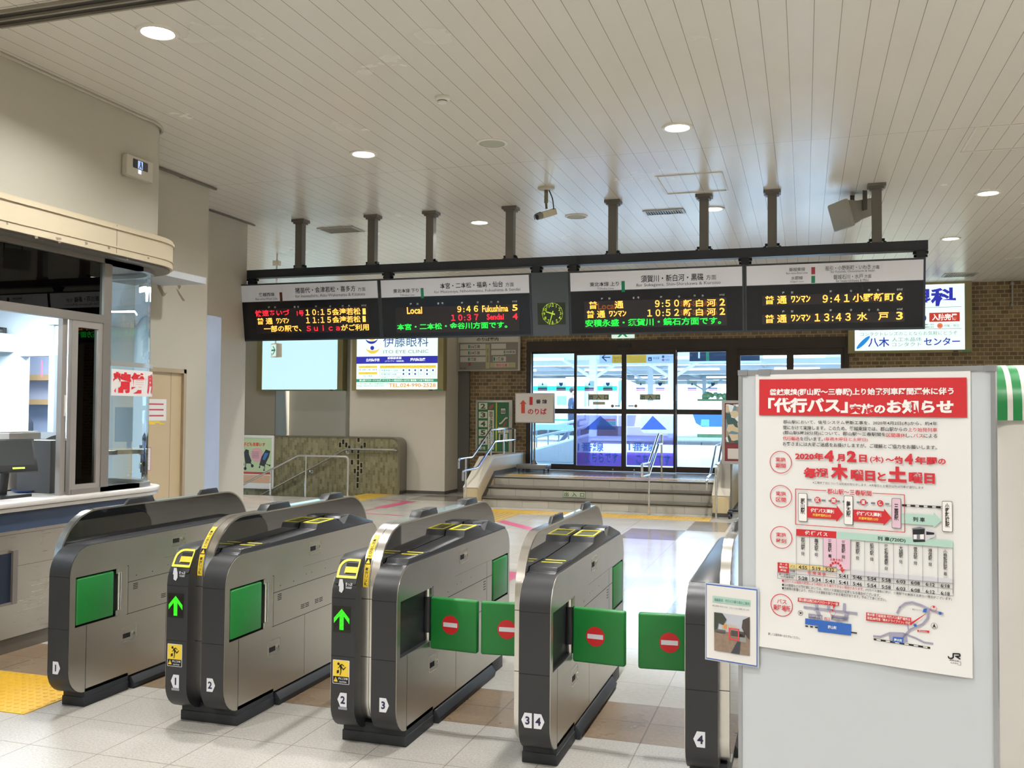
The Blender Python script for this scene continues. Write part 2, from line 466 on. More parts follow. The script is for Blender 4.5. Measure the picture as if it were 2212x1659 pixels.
FL_BROWN = stone_mat('floor_brown_tile', '#8f7a62', '#86725b', '#5c4c3c', 0.395, 0.2985, 0.004, 0.3, 0.07, 0.35, 45, shift=(0.765, -4.54+0.2985*20), specs=('#9a8a78', '#ffffff'), bump=0.4)
FL_FAR = stone_mat('floor_polished_stone', '#c2bfb8', '#bebbb4', '#a29b8d', 0.79, 0.395, 0.0025, 0.13, 0.05, 0.2, 30, shift=(0.765, -5.14+0.395*20), bump=0.08, specs=('#c8c2b6', '#ffffff'))
FL_DARK = stone_mat('floor_grey_brown_stone', '#8f857a', '#867d73', '#5d564e', 0.79, 0.395, 0.0025, 0.12, 0.04, 0.3, 30, shift=(0.765, -5.14+0.395*20), bump=0.08, specs=('#9a948c', '#ffffff'))
CEILM = plank_mat(); rough_mod(CEILM, 0.26, 0.015, 1.2)

fl = MB(FL_NEAR); fl.box(-13, 6, -6, 4.54, -0.2, 0)
floor = fl.build('floor', origin=(0, 0, 0), kind='structure')
f2 = MB(FL_BROWN); f2.box(-13, 6, 4.54, 5.137, -0.2, 0); f2.build('brown_tile_strip', floor)
f3 = MB(FL_FAR); f3.box(-13, 6, 5.137, BACK+0.2, -0.2, 0); f3.build('polished_floor', floor)
ink = MB(FL_DARK)
def inlay(x0, x1, y0, y1, mb=ink, z=0.0012): mb.box(x0, x1, y0, y1, -0.01, z)
inlay(-2.3, -1.56, 11.85, 12.9); inlay(-1.55, -1.03, 12.92, 14.05); inlay(-1.06, 0.3, 6.2, 12.17); inlay(-6.9, -5.4, 15.6, 16.6)
ink.build('floor_inlay', floor)
cl = MB(CEILM); cl.box(-13, 6, -6, BACK+0.2, CEIL, CEIL+0.15)
ceiling = cl.build('ceiling', origin=(0, 0, 0), kind='structure')
tr = MB(mat('track_dark', '#2b2823', 0.5))
tr.box(-4.6, 3, 4.17, 4.33, CEIL-0.004, CEIL); tr.use(mat('track_rail', '#8d867a', 0.4))
tr.box(-4.6, 3, 4.16, 4.175, CEIL-0.02, CEIL); tr.box(-4.6, 3, 4.245, 4.26, CEIL-0.02, CEIL); tr.box(-4.6, 3, 4.325, 4.34, CEIL-0.02, CEIL)
tr.build('trim_1', origin=(0, 4.2, CEIL), kind='structure')
# ceiling edge rails along the left walls
t2 = MB(mat('ceiling_edge_rail', '#6d665a', 0.5))
t2.box(-5.83, -5.80, 6.5, 8.2, CEIL-0.022, CEIL-0.004); t2.box(-6.5, -6.475, 8.12, 9.95, CEIL-0.02, CEIL-0.006)
t2.build('trim_2', origin=(-6, 8, CEIL), kind='structure')

def arc(cx, cy, r, a0, a1, n=10):
    return [(cx+r*math.cos(math.radians(a0+(a1-a0)*i/n)), cy+r*math.sin(math.radians(a0+(a1-a0)*i/n))) for i in range(n+1)]
OC = (-5.33, 6.09)
# upper office wall, rounded at its far end
wl = MB(WALLM)
wl.prism([(-5.93, -6), (-4.95, -6)]+arc(OC[0], OC[1], 0.38, 0, 90)+[(-5.93, 6.47)], 'z', 2.76, CEIL)
wl.prism([(-5.93, -6), (-4.97, -6), (-4.97, 0.9), (-5.93, 0.9)], 'z', 0, 2.76)
wl.build('wall_left', origin=(-5, 0, 0), kind='structure')
# stepped walls beyond the office
DOORJ = mat('tan_steel_door', '#c3ae8c', 0.45, var=0.03)
w2 = MB(WALLM)
vs_loops = [rect(6.45, 0, 8.11, CEIL), rect(6.74, 0.0015, 7.80, 2.0)]
plate_solid(w2, vs_loops, lambda a, b, d: (-5.83-d, a, b), 0.15)
w2.box(-6.62, -5.98, 7.96, 8.11, 0, CEIL)
w2.box(-6.62, -6.5, 8.11, 9.82, 0, CEIL); w2.box(-13, -6.62, 9.70, 9.82, 0, CEIL)
w2.build('wall_left_far', origin=(-5.83, 8, 0), kind='structure')
cor = MB(mat('ceiling_cornice', '#b9b2a2', 0.5)); cor.tube([(-4.94, -5, CEIL-0.012), (-4.94, 6.0, CEIL-0.012)]+[(x, y, CEIL-0.012) for x, y in arc(OC[0], OC[1], 0.40, 5, 90, 8)], 0.012, n=6)
cor.build('trim_3', origin=(-4.95, 3, CEIL), kind='structure')

# peeled paint scars on the beige wall
pe = MB(mat('bare_plaster', '#857b68', 0.8)); PP = Panel((-5.83, 0, 0), (0, 1, 0), (1, 0, 0))
for L in ([(338, 612), (343, 610), (352, 628), (357, 634), (362, 630), (355, 640), (350, 640), (341, 622)], [(383, 617), (388, 610), (391, 620), (386, 626)], [(380, 622), (384, 626), (393, 640), (400, 650), (394, 650), (385, 635)], [(386, 380), (402, 384), (403, 388), (388, 385)], [(371, 371), (380, 372), (376, 375)]):
    PP.quad(L, _M['bare_plaster'])
pm = PP.mb; pm.build('peeled_paint', bpy.data.objects['wall_left_far'], flat=True)

# back wall: brick with the door opening
bw = MB(BRICK)
DX0, DX1, DZ1 = -5.24, 0.76, 2.98
plate_solid(bw, [[(-6.95, 0), (DX0, 0), (DX0, DZ1), (DX1, DZ1), (DX1, 0), (6, 0), (6, CEIL), (-6.95, CEIL)]], lambda a, b, d: (a, BACK+d, b), 0.2)
bw.build('wall_back', origin=(0, BACK, 0), kind='structure')
gw = MB(WALLM)
gw.box(-13, -10.9, BACK, BACK+0.2, 0, CEIL)
gw.use(WALLG); gw.box(-10.9, -9.2, BACK+0.55, BACK+0.75, 0, CEIL); gw.box(-10.9, -10.88, BACK, BACK+0.75, 0, CEIL)  # recessed stretch, darker grey than the wall beside it
gw.use(mat('wall_paint_mid', '#a49f92', 0.55)); gw.box(-9.2, -6.95, BACK, BACK+0.2, 0, CEIL)
gw.build('wall_back_left', origin=(-10, BACK, 0), kind='structure')
pl = MB(mat('pillar_paint', '#cec7b8', 0.45, var=0.03)); pl.box(-8.72, -6.66, 16.85, BACK, 0, CEIL)
pl.build('pillar', origin=(-7.7, 17.2, 0), kind='structure')
bb = MB(mat('skirting_stone', '#57534b', 0.3)); bb.box(-8.72, -6.655, 16.84, 16.85, 0, 0.06); bb.box(-6.66, -6.65, 16.84, BACK, 0, 0.06); bb.box(-6.66, -5.5, BACK-0.012, BACK, 0, 0.08)
bb.build('baseboard_back', origin=(-7, 16.8, 0), kind='structure')
dk = MB(mat('concrete_pilaster', '#5d5b55', 0.6)); dk.box(-6.66, -6.42, BACK-0.06, BACK, 0, CEIL)
dk.build('trim_4', origin=(-6.5, BACK, 0), kind='structure')
ow = MB(WALLM); ow.box(6, 6.2, -6, BACK+0.2, 0, CEIL); ow.build('wall_right', origin=(6, 5, 0), kind='structure')
ow = MB(WALLM); ow.box(-13, 6.2, -6.2, -6, 0, CEIL); ow.build('wall_front', origin=(0, -6, 0), kind='structure')
ow = MB(WALLM); ow.box(-13.2, -13, 9.7, BACK+0.2, 0, CEIL); ow.box(-13.2, -13, -6, 9.7, 0, CEIL); ow.build('wall_far_left', origin=(-13, 13, 0), kind='structure')

# ------------------------------------------------------------------ ceiling fittings
RINGM = mat('white_trim_ring', '#e8e4da', 0.35)
GLOWM = glow('lamp_glow', '#fff6e6', 14.0)
lid = {(-3.75, 4.68): 'round recessed ceiling light in the top left corner of the photo', (-3.75, 7.45): 'round recessed ceiling light above the first departure board, near its left end',
       (-0.97, 7.45): 'round recessed ceiling light in front of the square ceiling hatch', (-3.75, 10.55): 'round recessed ceiling light behind the hanging posts, above the left clinic sign',
       (-0.97, 10.55): 'round recessed ceiling light half hidden by a hanging post of the sign beam', (1.81, 10.55): 'round recessed ceiling light at the right edge, nearer of two',
       (1.81, 13.15): 'round recessed ceiling light at the right edge, farther of two'}
def downlight(x, y, label):
    t = thing('ceiling_light', label, 'ceiling light', (x, y, CEIL), 'recessed ceiling lights')
    m = MB(RINGM); m.lathe([(0.125, 0), (0.122, -0.010), (0.10, -0.012), (0.092, -0.004), (0.092, 0)], (x, y, CEIL), n=28); m.build('trim_ring', t)
    m = MB(GLOWM); m.lathe([(0.0, -0.006), (0.093, -0.004)], (x, y, CEIL), n=28); m.build('diffuser', t)
for (x, y), L in lid.items(): downlight(x, y, L)
t = thing('ceiling_light', 'tiny recessed ceiling light at the far right of the fourth departure board', 'ceiling light', (1.95, 16.0, CEIL), 'recessed ceiling lights')
m = MB(GLOWM); m.lathe([(0.0, -0.03), (0.05, -0.02), (0.06, 0)], (1.52, 15.6, CEIL), n=16); m.build('diffuser', t)
for x, y, L in ((-2.54, 7.45, 'round ceiling loudspeaker nearer the camera, pale green grille'), (-2.54, 10.53, 'round ceiling loudspeaker just right of the security camera')):
    t = thing('ceiling_speaker', L, 'speaker', (x, y, CEIL), 'round ceiling loudspeakers')
    m = MB(RINGM); m.lathe([(0.135, 0), (0.135, -0.008), (0.112, -0.012), (0.112, 0)], (x, y, CEIL), n=28); m.build('trim_ring', t)
    m = MB(mat('speaker_grille', '#a9ab9a', 0.6)); m.lathe([(0, -0.008), (0.112, -0.006)], (x, y, CEIL), n=28); m.build('grille', t)
t = thing('smoke_detector', 'small white smoke detector on the planked ceiling', 'smoke detector', (-2.52, 6.26, CEIL))
m = MB(RINGM); m.lathe([(0.055, 0), (0.055, -0.02), (0.045, -0.03), (0.0, -0.03)], (-2.52, 6.26, CEIL)); m.build('housing', t)
m = MB(BLACK); m.lathe([(0.036, -0.03), (0.036, -0.036), (0.0, -0.036)], (-2.52, 6.26, CEIL)); m.use(RINGM); m.lathe([(0.038, -0.036), (0.034, -0.046), (0.0, -0.047)], (-2.52, 6.26, CEIL)); m.build('sensor_head', t)
m = MB(mat('hatch_rim', '#dcd6ca', 0.35))
def hatch(x0, x1, y0, y1, L):
    m = MB(mat('hatch_rim', '#dcd6ca', 0.35))
    plate_solid(m, [rect(x0, y0, x1, y1), rect(x0+0.02, y0+0.02, x1-0.02, y1-0.02)], lambda a, b, d: (a, b, CEIL-d), 0.008)
    o = m.build('ceiling_hatch', origin=((x0+x1)/2, (y0+y1)/2, CEIL)); tag(o, L, 'ceiling hatch', 'ceiling access hatches')
hatch(-1.38, -0.74, 8.95, 9.72, 'square access hatch frame in the ceiling above the third departure board')
hatch(1.30, 2.1, 8.1, 8.85, 'faint access hatch frame in the ceiling at the right edge')
def vent(c, L, w_=0.46, d_=0.24, n=14):
    x, y = c; t = thing('ceiling_vent', L, 'vent', (x, y, CEIL), 'ceiling air vents')
    m = MB(mat('vent_frame', '#b5b0a4', 0.4, 0.5)); plate_solid(m, [rect(x-w_/2, y-d_/2, x+w_/2, y+d_/2), rect(x-w_/2+0.03, y-d_/2+0.03, x+w_/2-0.03, y+d_/2-0.03)], lambda a, b, d: (a, b, CEIL-d), 0.012); m.build('frame', t)
    m = MB(BLACK); m.box(x-w_/2+0.02, x+w_/2-0.02, y-d_/2+0.02, y+d_/2-0.02, CEIL-0.002, CEIL-0.001); m.build('backing', t)
    m = MB(mat('vent_slat', '#aaa598', 0.4, 0.4))
    for i in range(n):
        xx = x-w_/2+0.03+(w_-0.06)*(i+0.5)/n; m.box(xx-0.005, xx+0.005, y-d_/2+0.03, y+d_/2-0.03, CEIL-0.010, CEIL-0.002)
    m.build('slats', t)
vent((-1.52, 10.56), 'slatted air vent in the ceiling between two hanging posts, centre right')
vent((-5.6, 10.52), 'dark square air vent in the ceiling between the two leftmost hanging posts', 0.5, 0.35)
vent((2.42, 16.6), 'slatted air vent in the ceiling above the right lit clinic sign', 0.5, 0.4)
# security camera
t = thing('security_camera', 'cream security camera hanging from a short ceiling stem', 'security camera', (-2.514, 9.1, CEIL))
CRM = mat('cream_plastic', '#c9c3ac', 0.4); cx_, cy_ = -2.514, 9.1
m = MB(CRM); m.lathe([(0.085, 0), (0.085, -0.02), (0.03, -0.028), (0, -0.028)], (cx_, cy_, CEIL)); m.build('ceiling_plate', t)
m = MB(mat('olive_metal', '#6f6a50', 0.4, 0.3)); m.cyl((cx_, cy_, CEIL-0.02), (cx_, cy_, CEIL-0.16), 0.02); m.cyl((cx_, cy_, CEIL-0.16), (cx_+0.005, cy_, CEIL-0.22), 0.012); m.build('stem', t)
dirc = Vector((-0.55, -0.75, -0.35)).normalized(); cc = Vector((cx_+0.02, cy_, CEIL-0.27))
m = MB(CRM); m.obox(cc, dirc, dirc.cross(Vector((0, 0, 1))), dirc.cross(Vector((0, 0, 1))).cross(dirc), 0.19, 0.075, 0.07); b_ = m.build('housing', t, bevel=0.012)
m = MB(mat('grey_lens_barrel', '#77756c', 0.4)); m.cyl(cc+dirc*0.09, cc+dirc*0.15, 0.034, 0.032); m.use(BLACK); m.cyl(cc+dirc*0.15, cc+dirc*0.156, 0.024); m.build('lens', t)
m = MB(BLACK); m.tube([(cx_+0.03, cy_, CEIL-0.03), (cx_+0.07, cy_, CEIL-0.12), (cx_+0.08, cy_, CEIL-0.22), tuple(cc-dirc*0.08)], 0.006, bend=0.04)
m.tube([tuple(cc+dirc*0.1+Vector((0, 0, 0.04))), tuple(cc+dirc*0.13+Vector((-0.05, 0, 0.02))), tuple(cc+dirc*0.14+Vector((-0.03, 0, -0.03)))], 0.004, bend=0.03); m.build('cable', t)
# box loudspeaker on a bracket
t = thing('hanging_speaker', 'grey box loudspeaker on a bracket behind the rightmost hanging post', 'speaker', (0.45, 10.2, CEIL))
SPG = mat('grey_speaker_plastic', '#8f8c84', 0.45)
c0 = onY(1851, 456, 10.2); ax = Vector((-0.80, -0.45, -0.28)).normalized(); ay = ax.cross(Vector((0, 0, 1))).normalized(); az = ay.cross(ax)*-1
if az.z < 0: az = -az
m = MB(SPG)
A = [(-0.17, 0.085, 0.085), (0.02, 0.10, 0.10), (0.10, 0.13, 0.12), (0.17, 0.15, 0.13)]
vv = []
for l, hw, hh in A:
    for sx, sz in ((-1, -1), (1, -1), (1, 1), (-1, 1)): vv.append(c0+ax*l+ay*(sx*hw)+az*(sz*hh))
fs = [(3, 2, 1, 0), (12, 13, 14, 15)]+[(j*4+i, j*4+(i+1) % 4, (j+1)*4+(i+1) % 4, (j+1)*4+i) for j in range(3) for i in range(4)]
m.add(vv, fs); m.build('horn_body', t, bevel=0.02)
m = MB(mat('pale_speaker_front', '#a8a59b', 0.4)); m.obox(c0+ax*0.19, ax, ay, az, 0.05, 0.34, 0.29); m.build('front_cover', t, bevel=0.02)
m = MB(mat('dark_bracket', '#55534e', 0.4, 0.5))
for s_ in (-1, 1): m.obox(c0+ax*-0.02+ay*(s_*0.115)+Vector((0, 0, 0.09)), ay, ax, (0, 0, 1), 0.008, 0.05, 0.22)
m.obox(c0+ax*-0.02+Vector((0, 0, 0.2)), ay, ax, (0, 0, 1), 0.24, 0.05, 0.008)
m.cyl(c0+Vector((0.0, 0, 0.2)), (c0.x, c0.y, CEIL), 0.015); m.build('bracket', t)
# small ceiling hung rods beyond the departure boards
t = thing('hanging_sign_stem', 'thin white ceiling stem with a small box, left behind the sign beam', 'ceiling stem', (-7.5, 11.9, CEIL))
q = onZ(597, 556, CEIL); m = MB(WHITE); q0 = onY(598, 570, 11.9)
m.box(q0.x-0.045, q0.x+0.045, 11.86, 11.94, q0.z-0.03, q0.z+0.045); m.build('junction_box', t)
q1 = onY(598, 765, 11.9); m = MB(WHITE); m.cyl((q0.x, 11.9, CEIL), (q0.x, 11.9, q1.z), 0.012); m.build('stem', t)
# small exit sign hanging from that stem
t = thing('exit_sign', 'small white hanging box sign with a green arrow, before the blank lit panel', 'exit sign', (q1.x, 11.9, q1.z))
GREENG = mat('sign_green', '#12a37c', 0.5, var=0)
pc = onY(598, 775, 11.9); u_ = Vector((0.86, -0.5, 0)).normalized(); n_ = Vector((-0.5, -0.86, 0)).normalized()
cen = onY(597, 757, 11.9)
m = MB(WHITE); m.obox(cen, u_, n_, (0, 0, 1), 0.17, 0.09, 0.20); m.build('housing', t, bevel=0.004)
pn = Panel(cen+n_*0.045, u_, n_); LITW = glow('lit_white_panel', '#d9f3ee', 0.75)
pn.poly(rect(-0.075, -0.09, 0.075, 0.085), LITW, 0)
pn.poly([(-0.06, 0.012), (0.02, 0.012), (-0.03, 0.06), (0.0, 0.06), (0.062, 0), (0.0, -0.06), (-0.03, -0.06), (0.02, -0.012), (-0.06, -0.012)], GREENG, 1)
pn.poly([(-0.06, -0.04), (-0.035, -0.045), (-0.04, -0.08), (-0.055, -0.08)], GREENG, 1); pn.out('arrow_panel', t)
# wall pipe on the right brick wall
t = thing('wall_pipe', 'short grey pipe with two fittings on the brick wall near the ceiling, right', 'pipe', (3.28, 17.5, 3.4))
a = onY(2187, 612, 17.5); b = onY(2190, 658, 17.5); m = MB(mat('grey_pipe', '#9a958c', 0.4, 0.5)); m.cyl((a.x, 17.5, a.z), (a.x, 17.5, b.z), 0.016); m.build('pipe', t)
for zz in (a.z, b.z):
    m = MB(_M['grey_pipe']); m.sphere((a.x, 17.5, zz), 0.032); m.cyl((a.x, 17.5, zz), (a.x, BACK, zz), 0.02); m.build('fitting', t)

# ================================================================== ticket gates
SHELL = mat('gate_black_shell', '#2a2b2d', 0.38, var=0.08, bump=0.08, bs=900)
SIDE = brushed('gate_side_steel', (0.60, 0.575, 0.52), 0.34, axis=1, amt=0.07)
RIM = brushed('gate_rim_steel', (0.74, 0.72, 0.68), 0.22, axis=2, amt=0.05)
GLOSS = mat('black_mirror_panel', '#0a0a0a', 0.03, spec=0.9, coat=1.0, var=0)
PLINTH = mat('plinth_rubber', '#25282d', 0.55, var=0.1)
GFLAP = mat('green_flap_pad', '#1c7a34', 0.42, var=0.08, vs=9)
SEAM = mat('seam_black', '#0c0c0c', 0.7, var=0)
YEL = mat('gate_yellow', '#e8c83a', 0.45, var=0.03)
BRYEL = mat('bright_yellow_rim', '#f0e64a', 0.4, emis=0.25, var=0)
LEDG = glow('led_arrow_green', '#35e01c', 1.3)
REDS = mat('sign_red', '#c81f24', 0.5, var=0)
TAGW = mat('tag_white', '#d8d9de', 0.5, var=0)
SILV = mat('silver_plastic', '#8f9094', 0.35, 0.6)
NAVY = mat('navy_ink', '#1d2340', 0.5, var=0)
BY0, BY1, BZ0, BZ1 = 4.01, 5.75, 0.075, 0.865
BPROF = rrect(BY0, BZ0, BY1, BZ1, (0.13, 0.09, 0.12, 0.15), 7)
H1 = rect(4.052, 0.437, 4.445, 0.703)
H2 = rect(5.395, 0.437, 5.715, 0.700)
def inset(prof, d):
    cy = (BY0+BY1)/2; cz = (BZ0+BZ1)/2
    return [(y+(d if y < cy else -d), z+(d if z < cz else -d)) for y, z in prof]
def flap(t, hx, hy, tx, ty, sign=True):
    d = Vector((tx-hx, ty-hy, 0)); L = d.length; d.normalize(); n = Vector((d.y, -d.x, 0))
    if n.y > 0: n = -n
    c = Vector((hx, hy, 0.53))+d*(L/2+0.012)
    m = MB(GFLAP); m.obox(c, d, n, (0, 0, 1), L-0.02, 0.036, 0.262); fo = m.build('flap', t, bevel=0.011, seg=3)
    u = d if d.x > 0 else -d
    if sign:
        pn = Panel(c+n*0.018, u, n); ccx = -0.015*(1 if d.x > 0 else -1)
        def circ(r, k=28): return [(ccx+r*math.cos(2*math.pi*i/k), r*math.sin(2*math.pi*i/k)) for i in range(k)]
        pn.poly(circ(0.047), REDS, 0); pn.poly(rect(ccx-0.039, -0.011, ccx+0.039, 0.011), TAGW, 1); pn.out('no_entry_mark', fo)
    m = MB(RIM); m.cyl((hx, hy, 0.437), (hx, hy, 0.48), 0.020); m.cyl((hx, hy, 0.66), (hx, hy, 0.703), 0.020); m.use(BLACK); m.cyl((hx, hy, 0.48), (hx, hy, 0.66), 0.024)
    m.build('hinge_post', t)
def half(t, xa, xb, near='closed', far='closed', num=None, left=False, single=True, lane=''):
    s = 1 if xb > xa else -1
    m = MB(SHELL); m.prism(BPROF, 'x', xa, xb-s*0.03)
    plate_solid(m, [BPROF, H1, H2], lambda a, b, d: (xb-s*0.03+s*d, a, b), 0.027)
    m.use(SEAM); lo, hi = min(xa, xb-s*0.003), max(xa, xb-s*0.003)
    for z in (0.71, 0.435): m.box(lo, hi, BY0-0.0006, BY0, z-0.0016, z+0.0016)
    m.build('cabinet', t)
    m = MB(SIDE); IN = inset(BPROF, 0.003)
    plate_solid(m, [IN, H1, H2], lambda a, b, d: (xb-s*0.003+s*d, a, b), 0.003)
    m.use(SEAM); X0, X1 = xb, xb+s*0.0004
    m.box(X0, X1, 4.134, 4.137, 0.09, 0.435); m.box(X0, X1, 4.79, 4.792, 0.09, 0.43)
    m.box(X0, X1, 4.445, 5.395, 0.429, 0.432); m.box(X0, X1, 4.452, 5.395, 0.609, 0.612)
    m.box(X0, X1, 4.445, 4.455, 0.703, 0.706); m.box(X0, X1, 4.455, 4.457, 0.43, 0.705); m.box(X0, X1, 4.766, 5.395, 0.7048, 0.7056)
    m.box(X0, X1, 5.30, 5.302, 0.43, 0.705); m.box(X0, X1, 5.715, 5.717, 0.43, 0.70)
    for yy in (4.52, 4.66): m.box(X0, X1, yy, yy+0.006, 0.637, 0.643)
    for yy in (4.80, 4.86, 5.02): m.box(X0, X1, yy, yy+0.005, 0.655, 0.660)
    for z in range(4): m.box(X0, X1, 4.497, 4.537, 0.563+z*0.0095, 0.567+z*0.0095)
    for yy in (4.745, 4.795, 4.905, 4.955):
        for z in range(3): m.box(X0, X1, yy, yy+0.042, 0.468+z*0.0095, 0.472+z*0.0095)
    for yy in (5.24, 5.262):
        for z in range(4): m.box(X0, X1, yy, yy+0.014, 0.545+z*0.015, 0.551+z*0.015)
    sp = m.build('side_panel', t)
    for (y0, z0, y1, z1) in ((4.83, 0.76, 4.965, 0.835), (4.405, 0.275, 4.53, 0.36)):
        m = MB(RIM); plate_solid(m, [rrect(y0, z0, y1, z1, 0.012), rrect(y0+0.004, z0+0.004, y1-0.004, z1-0.004, 0.010)], lambda a, b, d: (xb+s*(0.0003+d), a, b), 0.0012)
        m.use(SEAM); m.box(xb, xb+s*0.001, y0+0.015, y0+0.075, z0+0.022, z0+0.048); m.use(RIM)
        m.cyl((xb, y1-0.025, z0+0.037), (xb+s*0.006, y1-0.025, z0+0.037), 0.014); m.use(SEAM); m.box(xb+s*0.006, xb+s*0.0065, y1-0.027, y1-0.023, z0+0.030, z0+0.044)
        m.build('latch', sp)
    # flaps
    if near == 'closed':
        m = MB(GFLAP); m.box(xb-s*0.028, xb+s*0.003, 4.060, 4.338, 0.447, 0.694); m.build('flap', t, bevel=0.008, seg=3)
        m = MB(RIM); m.box(xb-s*0.02, xb+s*0.004, 4.352, 4.368, 0.44, 0.47); m.box(xb-s*0.02, xb+s*0.004, 4.352, 4.368, 0.675, 0.702); m.cyl((xb-s*0.004, 4.385, 0.47), (xb-s*0.004, 4.385, 0.68), 0.012)
        m.use(SIDE); m.box(xb-s*0.028, xb-s*0.002, 4.372, 4.445, 0.437, 0.703); m.build('hinge_post', t)
    elif near == 'open':
        hx, hy = xb-s*0.018, 4.425
        flap(t, hx+s*0.0, 4.475 if False else 4.43, xb+s*0.262, 4.405)
    if far:
        m = MB(GFLAP); m.box(xb-s*0.028, xb+s*0.002, 5.42, 5.705, 0.447, 0.690); m.build('flap', t, bevel=0.008, seg=3)
    # top cover with readers
    w0, w1 = (xa+s*0.004, xb-s*0.010)
    CP = mat('gate_top_cover', '#37383b', 0.3, var=0.06)
    if single:
        prof = [(4.10, 0.80), (4.135, 0.868), (4.15, 0.868), (4.165, 0.888), (4.42, 0.888), (4.44, 0.884), (4.93, 0.899), (4.945, 0.931), (5.17, 0.936), (5.19, 0.925), (5.22, 0.925), (5.235, 0.945), (5.36, 0.945), (5.69, 0.868), (5.70, 0.80)]
        m = MB(CP); m.prism(prof, 'x', w0, w1)
        tc = m.build('top_cover', t, bevel=0.003)
        a, b = sorted((w0, w1))
        m = MB(BRYEL)
        for yy in (4.295, 4.365):
            m = MB(BRYEL); m.box(a+0.018, b-0.012, yy, yy+0.010, 0.888, 0.8895); m.build('yellow_line', tc)
        m = MB(BRYEL); plate_solid(m, [rect(a+0.014, 4.955, b-0.006, 5.155), rect(a+0.022, 4.965, b-0.013, 5.145)], lambda p, q, d: (p, q, 0.932+(q-4.945)*0.022+d), 0.003)
        m.use(mat('reader_screen', '#6d7158', 0.12)); m.box(a+0.022, b-0.013, 4.965, 5.145, 0.93, 0.9345); m.build('reader_screen', tc)
        m = MB(mat('grey_wedge', '#77787b', 0.35)); xx = xb-s*0.0098
        m.prism([(5.20, 0.932), (5.34, 0.9455), (5.285, 0.895), (5.265, 0.895)], 'x', xb-s*0.05, xx); m.build('grey_wedge', tc)
    else:
        m = MB(CP); m.prism([(4.10, 0.80), (4.15, 0.867), (5.69, 0.867), (5.70, 0.8)], 'x', w0, w1); m.build('top_cover', t, bevel=0.002)
    return s
def front_panel(xc): return Panel((xc, BY0-0.0008, 0), (1, 0, 0), (0, -1, 0))
def tagmark(t, x, z, num, point, strip=False):
    pn = front_panel(x); sgn = point
    pn.poly([(-0.024*sgn, z-0.033), (0.010*sgn, z-0.033), (0.025*sgn, z), (0.010*sgn, z+0.033), (-0.024*sgn, z+0.033)][::sgn], TAGW, 0)
    vs, fs, a, b, c, d = glyphs(num, 0.03); k = 0.036/(d-c); ox = -0.004*sgn-(a+b)/2*k
    pn.mb.add([pn.P(v[0]*k+ox, z-0.018+(v[1]-c)*k, 0.0025) for v in vs], fs, NAVY)
    if strip: pn.poly(rect(-0.019, z-0.046, 0.027, z-0.034), mat('grey_tape', '#8d929b', 0.5, var=0), 1)
    pn.out('lane_number', t)
